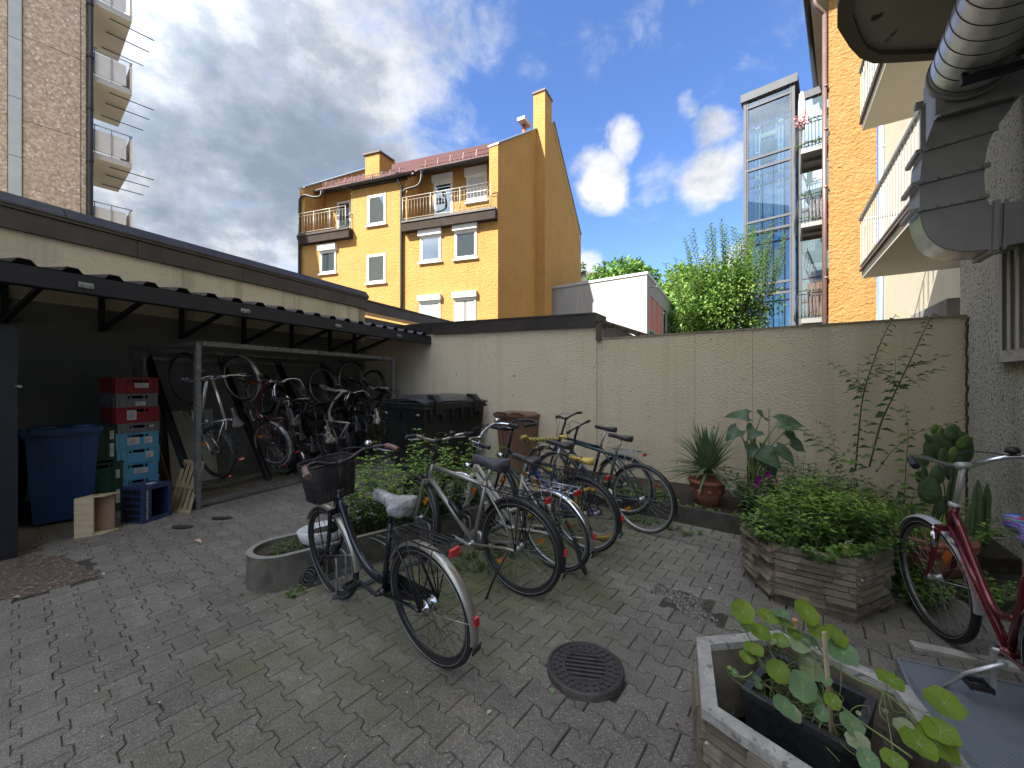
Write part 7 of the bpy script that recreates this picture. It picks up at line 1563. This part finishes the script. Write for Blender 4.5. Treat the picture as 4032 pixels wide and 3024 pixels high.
# magenta flowers in front of the black tub
fl_ = thing('magenta_mallow', 'magenta mallow flowers on thin stems in front of the black tub', 'flower'); m_mag = leafmat('magenta_petal', (.36,.035,.27), (.24,.02,.20), 30, .25)
for (px,py,dY) in ((2985,1885,-.02),(3020,1866,.02),(3047,1897,-.05),(3000,1950,-.12),(2972,1905,-.05),(3012,1958,-.1)):
    Y_ = ac.y-.22+dY; p = V((px-CXP)/FPX*Y_, Y_, EYE+(CYP-py)/FPX*Y_); b = MB()
    for k in range(9):
        a = 2*PI*k/9+.3; r = .036 if k % 2 else .028; c_ = V(math.cos(a)*r, -.012-.006*(k%2), math.sin(a)*r); e1 = V(-math.sin(a),0,math.cos(a))*.017
        b.add([p, p+c_*.75+e1, p+c_*1.15+e1*.55, p+c_*1.15-e1*.55, p+c_*.75-e1], [(0,1,2,3,4)])
    fo = b.build('flower', m_mag, fl_, fix=False); m = MB(); m.tube([V(p.x+rs.gauss(0,.03),Y_+.06,.10), p+V(0,.02,-.08), p+V(0,.008,0)], .0025, 4); m.build('stem', m_stem, fl_)
sprigs(fl_, (ac.x+.05,ac.y-.2,.1), (.10,.06), 12, .34, .3, .05, .8, MT, per=5)
# lush planting in the hexagonal planter (mint etc.)
mint = thing('mint', 'dense bright green mint and herbs filling the middle hexagonal planter', 'herbs')
hc = (2.245,2.94)
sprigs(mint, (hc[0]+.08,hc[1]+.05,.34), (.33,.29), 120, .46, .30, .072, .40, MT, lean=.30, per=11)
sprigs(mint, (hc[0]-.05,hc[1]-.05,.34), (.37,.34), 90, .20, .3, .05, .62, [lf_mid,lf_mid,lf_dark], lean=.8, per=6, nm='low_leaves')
sprigs(mint, (hc[0]-.24,hc[1]-.02,.34), (.12,.16), 30, .20, .3, .055, .5, MT, lean=.7, per=7, nm='spilling_leaves', bias=(-.25,-.3))
sprigs(mint, (hc[0]+.36,hc[1]-.02,.34), (.12,.20), 26, .22, .3, .06, .5, MT, lean=.9, per=7, nm='spilling_leaves', bias=(.6,-.1))
sprigs(mint, (hc[0]-.12,hc[1]-.24,.36), (.18,.08), 80, .11, .3, .018, .8, [lf_dark,lf_mid,lf_dark], lean=.5, per=6, nm='thyme')
fg = thing('frog_ornament', 'small green ceramic frog ornament in the middle planter', 'ornament'); fp = V(hc[0]-.02, hc[1]-.335, .385); m = MB(); m_frog = M('green_glaze', (.20,.24,.05), (.15,.19,.04), scale=20, rough=.2, coat=.6)
m.lathe([(0,0),(.032,.004),(.036,.03),(.026,.055),(.028,.07),(.024,.088),(0,.098)], c=fp, n=14); m.build('body', m_frog, fg)
for s in (-1,1): m = MB(); m.lathe([(0,-.010),(.008,-.006),(.010,0),(.008,.006),(0,.010)], c=fp+V(s*.014,-.012,.098), n=10); m.build('eye', m_frog, fg)
m = MB(); 
for k in range(5): m.add([fp+V(-.018+k*.009,-.012,.110), fp+V(-.009+k*.009,-.012,.110), fp+V(-.0135+k*.009,-.012,.124)], [(0,1,2)])
m.build('crown', m_white_pl, fg, fix=False)
# big bushy planting behind it
bsh = thing('mallow_bush', 'broad leafy bush between the middle planter and the beige wall', 'shrub')
for (x,y,rx,ry,n_,h_,lf_) in ((3.05,3.95,.55,.40,110,.62,.07),(3.05,4.25,.28,.28,60,.55,.07),(3.5,3.55,.40,.40,80,.50,.07),(2.75,3.55,.35,.2,60,.40,.06),(3.0,3.15,.25,.25,45,.34,.06)):
    sprigs(bsh, (x,y,.08), (rx,ry), n_, h_, .3, lf_, .55, [lf_grey,lf_mid,lf_dark] if y > 3.8 else MT, lean=.7, per=8)
# tall wispy shoots
def shoot(label, px_pts, Y0, Y1, nl, leaf=.115, r=.0075, branches=(), name='tall_shoot', group='tall thin shoots against the beige wall'):
    o = thing(name, label, 'plant', group=group); n_ = len(px_pts); P = []
    for i, (px,py) in enumerate(px_pts): Y_ = lerp(Y0,Y1,i/(n_-1)); P.append(V((px-CXP)/FPX*Y_, Y_, EYE+(CYP-py)/FPX*Y_))
    def one(P, nl, r, leaf):
        path = smooth_path(P,8); m = MB(); L_ = len(path); m.tube(path, [lerp(r, r*.35, i/(L_-1)) for i in range(L_)], 5); m.build('stem', m_twig if r > .006 else m_stem, o, fix=False)
        C=[];D=[];N=[];LL=[]
        for k in range(nl):
            t = (k+.5)/nl; p = path[min(L_-1,int(t*(L_-1)))]; s = 1 if k % 2 else -1; C.append(p+V(0,0,0)); D.append(V(s*rs.uniform(.7,1), rs.uniform(-.7,.3), rs.uniform(-.25,.15))); N.append(V(rs.gauss(0,.3),-.5,1)); LL.append(leaf*rs.uniform(.7,1.25)*(1-.35*t))
        LL = np.array(LL); tag(leaves_obj('leaves', C, D, N, LL, LL*.42, [lf_mid,lf_dark], o), kind='stuff')
    one(P, nl, r, leaf)
    for (i, pts, n2) in branches:
        Y_ = lerp(Y0,Y1,i/(n_-1)); Q = [V((px-CXP)/FPX*Y_, Y_-.02*j, EYE+(CYP-py)/FPX*Y_) for j,(px,py) in enumerate(pts)]; one(Q, n2, .003, leaf*.85)
    return o
zz4 = lambda L: [(3100+x/1.659, 1200+y/1.659) for x, y in L]
shoot('left one of the two tall stems rising over the wall top', zz4([(445,1070),(465,850),(495,600),(560,380),(640,180),(710,60)]), 3.75, 3.85, 40, branches=((2,zz4([(495,570),(380,470),(240,365)]),16),(2,zz4([(490,600),(450,480),(440,380)]),10),(3,zz4([(540,480),(600,430),(660,350)]),10)))
shoot('right one of the two tall stems leaning over the wall top', zz4([(535,1060),(610,780),(700,580),(800,370),(890,180),(955,55)]), 3.55, 3.70, 42, branches=((2,zz4([(705,560),(860,480),(990,400)]),16),(2,zz4([(720,530),(600,420),(460,330)]),12),(3,zz4([(790,410),(880,380),(1020,320)]),14),(2,zz4([(690,560),(690,460),(680,350)]),10)))
shoot('slender pale stem ending halfway up the wall at right', zz4([(765,1290),(775,1050),(790,820),(760,640)]), 3.45, 3.5, 22, r=.004)
shoot('stem arching right towards the cactus', zz4([(590,1080),(700,940),(860,830),(1010,790),(1170,745)]), 3.6, 3.4, 22, r=.004, leaf=.07)
shoot('thin stem arching left above the mallow bush', zz4([(360,1060),(230,920),(130,840),(0,785)]), 3.8, 3.9, 18, r=.0035)
shoot('thin upright stem with fine leaves behind the mallow bush', zz4([(320,1040),(300,900),(260,790),(170,755)]), 3.95, 4.0, 20, r=.003, leaf=.06)
shoot('small side stem beside the arching one', zz4([(330,1010),(400,950),(440,890)]), 3.85, 3.85, 8, r=.0025, leaf=.06)
shoot('seedy stem rising beside the arum', zz4([(70,1300),(100,1130),(110,980)]), 3.7, 3.7, 14, r=.004, leaf=.06)
shoot('short seedy stem left of the mallow bush', zz4([(30,1300),(20,1200),(10,1110)]), 3.6, 3.6, 12, r=.003, leaf=.06)
# cactus and bowls at the right
m_cact = leafmat('cactus_skin', (.060,.105,.040), (.09,.14,.055), 18, .05, .6); m_cact2 = leafmat('cactus_young', (.16,.26,.05), (.12,.2,.04), 18, .1)
cc_ = thing('prickly_pear', 'prickly pear cactus with flat oval pads in the house corner', 'cactus')
pads = [(3690,1870,110,.1,.6,0),(3735,1850,120,-.3,.5,0),(3780,1850,100,.4,.6,0),(3715,1800,100,-.2,.7,0),(3660,1790,80,-.2,.6,0),(3620,1880,75,-.5,.6,0),(3750,1790,90,.3,.6,1),(3810,1740,70,.8,.5,0),(3680,1660+30,60,.2,.6,1),(3770,1700,60,.1,.6,1),(3660,1930,150,.0,.62,0),(3640,1870,95,-.1,.5,0),(3752,1930,170,.15,.42,0),(3695,1760,150,.0,.85,0),(3770,1765,190,.15,.80,0),(3602,1815,78,-.55,.55,0),(3640,1810,80,.1,.6,0),(3705,1710,75,.05,.8,1),(3655,1725,60,-.6,.5,0),(3790,1740,95,.75,.5,1),(3805,1790,110,.35,.6,0),(3745,1700,90,.3,.6,0),(3760,1840,150,.1,.5,0),(3715,2010,160,.1,.5,0)]
for i, (px,py,h_,rot,asp,yg) in enumerate(pads):
    Y_ = 3.42-.02*(i%4)+.05*(i%3); s_ = h_*.74/FPX*Y_; p = V((px-CXP)/FPX*Y_, Y_, EYE+(CYP-py)/FPX*Y_); m = MB(); N_ = 14; vs = []; hh = s_/2; ww = hh*max(.42,asp)
    for j in range(9):
        ph = PI*j/8
        for k in range(N_): a = 2*PI*k/N_; vs.append((math.sin(ph)*math.cos(a)*ww*(1.0-.15*math.cos(ph)*-1), math.sin(ph)*math.sin(a)*.018, -math.cos(ph)*hh))
    m.add(vs, [(j*N_+k,j*N_+(k+1)%N_,(j+1)*N_+(k+1)%N_,(j+1)*N_+k) for j in range(8) for k in range(N_)], 0, True); o = m.build('pad', m_cact2 if yg else m_cact, cc_); o.matrix_local = Matrix.Translation(p) @ Matrix.Rotation(rs.uniform(-.7,.3),4,'Z') @ Matrix.Rotation(rot,4,'Y')
col = thing('column_cactus', 'ribbed column cactus stems behind the red bicycle', 'cactus')
for (px,py0,py1,w_) in ((3842,2150,1890,.030),(3880,2130,1905,.026),(3815,2150,1990,.026),(3855,2060,1960,.022)):
    Y_ = 3.15; b_0 = V((px-CXP)/FPX*Y_, Y_, EYE+(CYP-py0)/FPX*Y_); t_ = V((px+8-CXP)/FPX*Y_, Y_, EYE+(CYP-py1)/FPX*Y_); m = MB(); vs = []; n_ = 12
    for j in range(9):
        t = j/8; c = b_0.lerp(t_, t)
        for k in range(n_): a = 2*PI*k/n_; r = w_*(1 if k % 2 else .68)*(1 if j < 7 else (.8 if j == 7 else .2)); vs.append(c+V(math.cos(a)*r, math.sin(a)*r, 0))
    m.add(vs, [(j*n_+k,j*n_+(k+1)%n_,(j+1)*n_+(k+1)%n_,(j+1)*n_+k) for j in range(8) for k in range(n_)]); m.build('column', m_cact, col)
gb = G(3665,2150,.10); gb = V((3665-CXP)/FPX*3.02, 3.02, .12)
tb_ = pot_round('terracotta_bowl', 'wide terracotta bowl of aloe at the right by the cactus', gb, [(0,0),(.16,0),(.19,.10),(.222,.19),(.24,.195),(.246,.215),(.236,.232),(.246,.240),(.25,.262),(.235,.268),(.22,.24),(0,.22)], m_terra)
al = thing('aloe', 'clump of thin pointed aloe leaves in the terracotta bowl', 'aloe')
for i in range(70):
    a = rs.uniform(0,2*PI); r = .17*math.sqrt(rs.random()); p = gb+V(math.cos(a)*r,math.sin(a)*r,.22); L_ = rs.uniform(.10,.21); el = rs.uniform(.5,1.5); d = V(math.cos(a)*math.cos(el),math.sin(a)*math.cos(el),math.sin(el)); strip_leaf('leaf', [p+d*L_*t+V(0,0,.03*t*t) for t in (0,.3,.6,.85,1)], .020, lf_mid if i % 3 else lf_bright, al, fold=.4)
weeds('weeds below the terracotta bowl', [(3.15,2.85),(3.35,2.7),(3.0,3.0),(2.85,2.75)], (.12,.10), 26, .18, .045, MT, per=5)
# ------------------------------------------------------------------ nasturtium
na = thing('nasturtium', 'trailing nasturtium with round leaves growing from the black square pot', 'nasturtium')
lf_nas = leafmat('nasturtium_leaf', (.25,.36,.040), (.19,.30,.040), 10, .45, .45, .4); lf_nas2 = leafmat('nasturtium_under', (.40,.46,.27), (.32,.39,.21), 10, .4, .6, .3); lf_nas3 = leafmat('nasturtium_blue_green', (.17,.28,.13), (.13,.23,.10), 10, .3, .5, .4)
zn = lambda x, y: (2700+x/1.6607, 2200+y/1.6607)
# (x, y, apparent diameter in the crop, height above ground, kind, tilt)
nl_ = [(372,345,145,.66,0,.9),(535,378,130,.62,0,.25),(398,447,75,.60,0,.2),(485,478,130,.58,0,.4),(445,592,120,.55,0,.15),(400,645,95,.53,0,.3),(630,360,90,.63,2,.2),(655,425,110,.60,0,.2),(715,490,90,.58,0,.3),(788,350,155,.68,0,.8),(860,470,135,.62,0,.5),(985,505,135,.60,0,.7),(620,535,95,.56,0,.6),(800,535,110,.57,2,.15),(1025,615,170,.56,2,.5),(770,615,150,.52,1,.9),(825,725,130,.48,1,.9),(605,735,140,.46,0,.8),(760,835,175,.47,2,.9),(550,525,80,.56,1,.3),(640,965,135,.44,2,.6),(960,930,100,.47,0,.8),(890,1010,90,.43,2,1.1),(915,790,70,.50,2,.9),(1335,795,150,.56,0,.3),(1690,945,205,.50,0,.35),(1665,1130,185,.47,0,.3),(1640,1205,225,.44,0,.45),(1520,1210,190,.48,0,.35),(1430,1105,115,.46,1,.5),(1085,1085,140,.44,2,.6),(1125,1195,130,.42,1,.4),(1190,1315,125,.44,2,.8),(1360,1320,135,.44,0,.3),(315,745,60,.44,2,.5),(465,785,50,.40,2,.3),(475,828,50,.39,2,.5),(285,712,30,.46,0,.4),(1130,1010,30,.44,1,.5),(700,1010,110,.40,1,.7),(830,925,120,.41,2,.5),(745,560,120,.56,1,.5)]
crown_pts = []
ctr_p = pc+V(0,0,.30)
for i, (x,y,dm,z,kd_,tilt) in enumerate(nl_):
    px, py = zn(x,y); p = G(px,py,z); dist = p.y; r = dm/1.6607/FPX*dist/2; a = rs.uniform(-.6,.6)-PI/2
    n_ = V(math.cos(a)*math.sin(tilt), math.sin(a)*math.sin(tilt), math.cos(tilt)).normalized(); u = n_.cross(V(.3,.8,.2)).normalized(); v = n_.cross(u); m = MB(); vs = [p+n_*(-.0)]; K = 20; ph = rs.uniform(0,6)
    for ring_, rr2 in ((1,.5),(2,.85),(3,1.0)):
        for k in range(K):
            b_a = 2*PI*k/K; wob_ = 1+.045*math.sin(7*b_a+ph)+.025*math.sin(3*b_a+ph*2); zz_ = .10*r*(rr2**2)*(1+.9*math.sin(3*b_a+ph))+(-.05*r*math.cos(7*b_a+ph) if ring_ == 3 else 0); vs.append(p+(u*math.cos(b_a)+v*math.sin(b_a))*r*rr2*wob_+n_*zz_)
    fs = [(0,1+k,1+(k+1)%K) for k in range(K)]+[(1+j*K+k,1+(j+1)*K+k,1+(j+1)*K+(k+1)%K,1+j*K+(k+1)%K) for j in range(2) for k in range(K)]
    m.add(vs, fs, 0, True); mt_ = (lf_nas,lf_nas2,lf_nas3)[kd_]; lo_ = m.build('leaf', mt_, na, fix=False)
    m = MB(); 
    for k in range(8): b_a = 2*PI*k/8+ph; m.tube([p+n_*.0012, p+(u*math.cos(b_a)+v*math.sin(b_a))*r*.80+n_*(.06*r+.0015)], [.0010,.0004], 3, caps=False)
    m.build('vein', MATS.get('leaf_vein') or M('leaf_vein',(.34,.42,.16),rough=.6), lo_, fix=False)
    anc = ctr_p+V(rs.gauss(0,.05),rs.gauss(0,.05),rs.uniform(-.02,.10)) if x < 1250 else G(*zn(*((1290,870) if i % 2 else (1440,1010))),.45)
    m = MB(); mid = anc.lerp(p,.55)+V(rs.gauss(0,.02),rs.gauss(0,.02),-.03); m.tube(smooth_path([anc, mid, p-n_*.03, p-n_*.001],5), .0016, 4); m.build('stalk', m_stem2 if 'm_stem2' in globals() else M('pale_stalk',(.30,.34,.12),(.22,.27,.08),scale=20,rough=.6), na, fix=False)
for pts in ([(960,700,.50),(1120,790,.50),(1290,870,.50),(1450,1000,.48),(1560,1110,.46)],[(1000,950,.36),(1150,1070,.41),(1310,1180,.44),(1480,1300,.44)],[(560,430,.58),(680,500,.56),(800,580,.52),(880,660,.48),(930,760,.42)],[(700,450,.6),(820,520,.56),(905,630,.5)],[(330,770,.42),(400,770,.42),(440,735,.42)]):
    m = MB(); m.tube(smooth_path([G(*zn(x,y),z) for x,y,z in pts],6), .0032, 5); m.build('vine', MATS['pale_stalk'], na)
for i in range(34):
    p = ctr_p+V(rs.gauss(0,.07),rs.gauss(0,.06),-.03); q = p+V(rs.gauss(0,.07),rs.gauss(0,.07),rs.uniform(.02,.16)); m = MB(); m.tube(smooth_path([p, p.lerp(q,.5)+V(rs.gauss(0,.03),rs.gauss(0,.03),.05), q, q+V(rs.gauss(0,.03),rs.gauss(0,.03),-.03)],4), .0018, 4); m.build('tendril', MATS['pale_stalk'], na, fix=False)
p = G(*zn(715,415),.63); m = MB(); m.lathe([(.002,-.022),(.004,-.010),(.007,.0),(.011,.010),(.007,.013),(.0,.010)], n=7, smooth=False); o = m.build('blossom', M('pale_orange_petal',(.62,.34,.15),(.5,.22,.08),scale=60,rough=.6), na); o.location = p
m = MB(); a = G(*zn(905,480),.66); b_0 = G(*zn(955,1100),.30); m.beam(V(a.x,a.y,.66), V(a.x+.012,a.y-.03,.20), .016,.008); tag(m.build('plant_stake', m_ply), 'flat wooden stake supporting the nasturtium', 'stake')
# ------------------------------------------------------------------ steel grating mat and edging at the right
gr = thing('grating_mat', 'light grey perforated steel mat on the ground at the lower right corner', 'mat'); z_ = .035
qa, qb = G(3535,2598,z_), G(4060,2712,z_); qd, qc = G(3760,3060,z_), V(2.6,1.0,z_)
gP = [qa, qb, V(qb.x+.0,qb.y,z_), V(2.45,.95,z_), V(G(3790,3100,z_).x, 1.38, z_)]
gu = (qb-qa).normalized(); gv_ = V(gu.y,-gu.x,0)
m = MB(); L1, L2 = 1.10, .85; pit = .0125
def gpt(a,b2,z): 
    sh_ = -.25*b2*0; return V(qa.x,qa.y,0)+gu*a+gv_*b2+V(0,0,z)
for i in range(int(L2/pit)):
    y = i*pit; a0 = -y*.18; m.hexa([gpt(a0,y,.026),gpt(L1,y,.026),gpt(L1,y+.0075,.026),gpt(a0,y+.0075,.026),gpt(a0,y,.035),gpt(L1,y,.035),gpt(L1,y+.0075,.035),gpt(a0,y+.0075,.035)])
for j in range(int(L1/pit)):
    x = j*pit; y1 = L2
    if y1 < .02: continue
    m.hexa([gpt(x,0,.0262),gpt(x+.0075,0,.0262),gpt(x+.0075,y1,.0262),gpt(x,y1,.0262),gpt(x,0,.0352),gpt(x+.0075,0,.0352),gpt(x+.0075,y1,.0352),gpt(x,y1,.0352)])
tag(m.build('mesh_bars', M('zinc_grating',(.25,.275,.305),(.21,.235,.26),scale=6,rough=.5,metal=.35), gr, fix=False), kind='stuff')
m = MB(); m.beam(gpt(0,-.006,.028), gpt(L1,-.006,.028), .012,.03); m.beam(gpt(0,0,.028), gpt(-L2*.18,L2,.028), .012,.03); m.build('edge_bar', MATS['zinc_grating'], gr)
m = MB(); m.prism([gpt(0,.01,.004),gpt(L1,.01,.004),gpt(L1,L2,.004),gpt(-.13,L2,.004)], (0,0,.006)); m.build('tray', m_joint, gr)
ea, eb = G(3600,2560), G(4060,2660); m = MB(); ed_ = (eb-ea).normalized(); en_ = V(-ed_.y,ed_.x,0)
m.prism([ea-en_*.0+V(0,0,-.02), ea+ed_*1.3+V(0,0,-.02), ea+ed_*1.3+V(0,0,.02), ea+V(0,0,.02)], en_*.07); tag(m.build('edging_stone', m_conc_lt), 'flat concrete edging strip between the paving and the steel mat', 'kerb')
# ------------------------------------------------------------------ trees and shrubs beyond the wall
def tree(name, label, base, h, rx, rz, n, leaf, mats, trunk_r=.12, nclump=40, zc=None, spiky=0, seed=1, cat='tree', group=None):
    r_ = np.random.RandomState(seed); t = thing(name, label, cat, group=group); bx = V(*base); zc = zc or h*.62
    m = MB(); m.tube([bx, bx+V(.05,0,h*.3), bx+V(0,.05,h*.6)], [trunk_r, trunk_r*.8, trunk_r*.5], 8); cl = []
    for k in range(nclump):
        v = r_.randn(3); v /= np.linalg.norm(v); rr2 = r_.rand()**.4; c = np.array([bx.x,bx.y,zc])+v*np.array([rx,rx,rz])*rr2*.85; cl.append(c)
        if k < 14: p = bx+V(0,0,h*(.2+.3*r_.rand())); m.tube([p, p.lerp(V(*c),.5)+V(0,0,.1), V(*c)], [trunk_r*.35, trunk_r*.2, trunk_r*.06], 5)
    m.build('trunk', M('bark',(.07,.055,.04),(.045,.035,.028),scale=12,rough=.95,coord='World'), t, fix=False)
    cs = np.array(cl)[r_.randint(0,nclump,n)]; v = r_.randn(n,3); v /= np.linalg.norm(v,axis=1)[:,None]; sz = np.array([rx,rx,rz*1.0])*.30
    C = cs+v*sz*(r_.rand(n)**.5)[:,None]; D = v+r_.randn(n,3)*.6; D[:,2] -= .2; N = r_.randn(n,3)*.5+[0,0,1]
    tag(leaves_obj('crown', C, D, N, leaf*(.7+.6*r_.rand(n)), leaf*.6, mats, t), kind='stuff')
    if spiky:
        C=[];D=[];N=[];sm = MB()
        for k in range(spiky):
            a = r_.rand()*2*PI; r = math.sqrt(r_.rand())*rx*.92; x = bx.x+math.cos(a)*r; y = bx.y+math.sin(a)*r; z0 = zc+rz*(.75*math.sqrt(max(0,1-(r/rx)**2))-.2); z1 = zc+rz*(1.25-.6*(r/rx))+r_.rand()*rz*.55; ox = math.cos(a)*r/rx*.45
            p = V(x,y,z0); q = V(x+ox,y,z1); sm.tube([p,q], [.008,.003], 3, caps=False); nn = int((z1-z0)/.05)
            for j in range(nn):
                tt = j/nn; c = p.lerp(q,tt); 
                for s in (0,PI): aa = j*1.3+s; C.append(c); D.append((math.cos(aa),math.sin(aa),.5)); N.append((0,0,1))
        tag(leaves_obj('upright_shoots', C, D, N, leaf*1.05, leaf*.55, mats, t), kind='stuff'); tag(sm.build('shoot_stems', m_twig, t, fix=False), kind='stuff')
    return t
lt1 = leafmat('tree_leaf_bright', (.18,.31,.06), (.13,.24,.045), 6); lt2 = leafmat('tree_leaf', (.075,.155,.028), (.055,.12,.022), 6); lt3 = leafmat('tree_leaf_light', (.17,.28,.05), (.12,.22,.04), 6)  # bright, dark and light leaf tones, mixed at random per leaf
tree('tall_shrub', 'tall bright shrub with upright shoots above the far wall', (5.05,9.3,0), 4.2, 1.08, 1.40, 14000, .085, [lt1,lt2,lt3], zc=3.25, spiky=70, nclump=95, seed=3, cat='shrub')
tree('round_tree', 'dark rounded tree crown behind the white annexe', (9.2,34,0), 13, 3.6, 3.0, 9000, .42, [lt2,lt1], trunk_r=.3, zc=9.2, nclump=60, seed=4)
tree('light_tree', 'yellow-green tree between the annexe and the tall shrub', (12.8,29,0), 10.5, 2.9, 2.4, 8000, .36, [lt3,lt1], trunk_r=.25, zc=7.6, nclump=55, seed=5)
tree('light_tree', 'pale green tree low behind the annexe roof slope', (11.0,24,0), 8, 2.2, 2.2, 6000, .30, [lt3,lt1], trunk_r=.2, zc=5.2, nclump=45, seed=6)
tree('small_tree', 'tiny far tree top at the right corner of the yellow house', (7.0,45,0), 15, 1.6, 1.2, 900, .4, [lt2], trunk_r=.15, zc=15, nclump=18, seed=8)
# ------------------------------------------------------------------ litter
m_petal = M('white_litter', (.62,.58,.48), (.45,.38,.26), scale=20, rough=.8, coord='World')
pt_ = MB(); 
for i in range(420):
    Y_ = rs.uniform(1.3,5.2); X_ = rs.uniform(-1.2,.85)*Y_; s_ = abs(rs.gauss(.0032,.002))+.0015
    if inpoly(X_,Y_,apron): continue
    a = rs.uniform(0,6); u = V(math.cos(a),math.sin(a),0)*s_; v = V(-u.y,u.x,0)*.7; z0 = .011; pt_.add([V(X_,Y_,z0)-u, V(X_,Y_,z0+.002)-v, V(X_,Y_,z0)+u, V(X_,Y_,z0+.003)+v], [(0,1,2,3)])
tag(pt_.build('petal_litter', m_petal, fix=False), 'tiny pale petals and grit scattered over the paving', 'litter', kind='stuff')
def fallen(label, px, py, s_, mat, cat='leaf', nm='fallen_leaf'):
    p = G(px,py,.012); o = leaves_obj(nm, [p], [rdir(1)[0]*[1,1,.05]], [(0.1,0,1)], s_, s_*.6, mat); tag(o, label, cat); return o
fallen('large dry tan leaf lying left of the rounded planter', 762, 2127, .10, M('tan_leaf',(.50,.36,.24),rough=.8)); fallen('green leaf lying before the rounded planter', 945, 2347, .055, lf_mid); fallen('pale leaf lying just below the drain cover', 2175, 2735, .06, lf_nas2)
fallen('crumpled white petal left of the drain cover', 1918, 2812, .035, m_petal); fallen('pale petal on the paving above the drain cover', 2800, 2322, .045, m_petal); fallen('dark red bud on the paving right of the drain cover', 2670, 2865, .030, M('dark_red_bud',(.08,.02,.02),rough=.8))
fallen('pale stone chip at the left edge below the apron', 80, 2350, .06, m_conc_lt); fallen('white plastic scrap by the apron corner', 400, 2258, .035, m_petal)
for i,(x,y) in enumerate(((715,2075),(870,2040))): m = MB(); p = G(x,y,.010); m.add([p+V(math.cos(a)*.11*(1+.2*math.sin(3*a)),math.sin(a)*.06*(1+.2*math.cos(2*a)),.004) for a in [2*PI*k/14 for k in range(14)]], [tuple(range(14))]); tag(m.build('tar_patch', M('tar',(.035,.033,.03),rough=.7)), ('dark tar patch on the paving in front of the rack post','small dark patch on the paving farther right of the rack post')[i], 'stain')
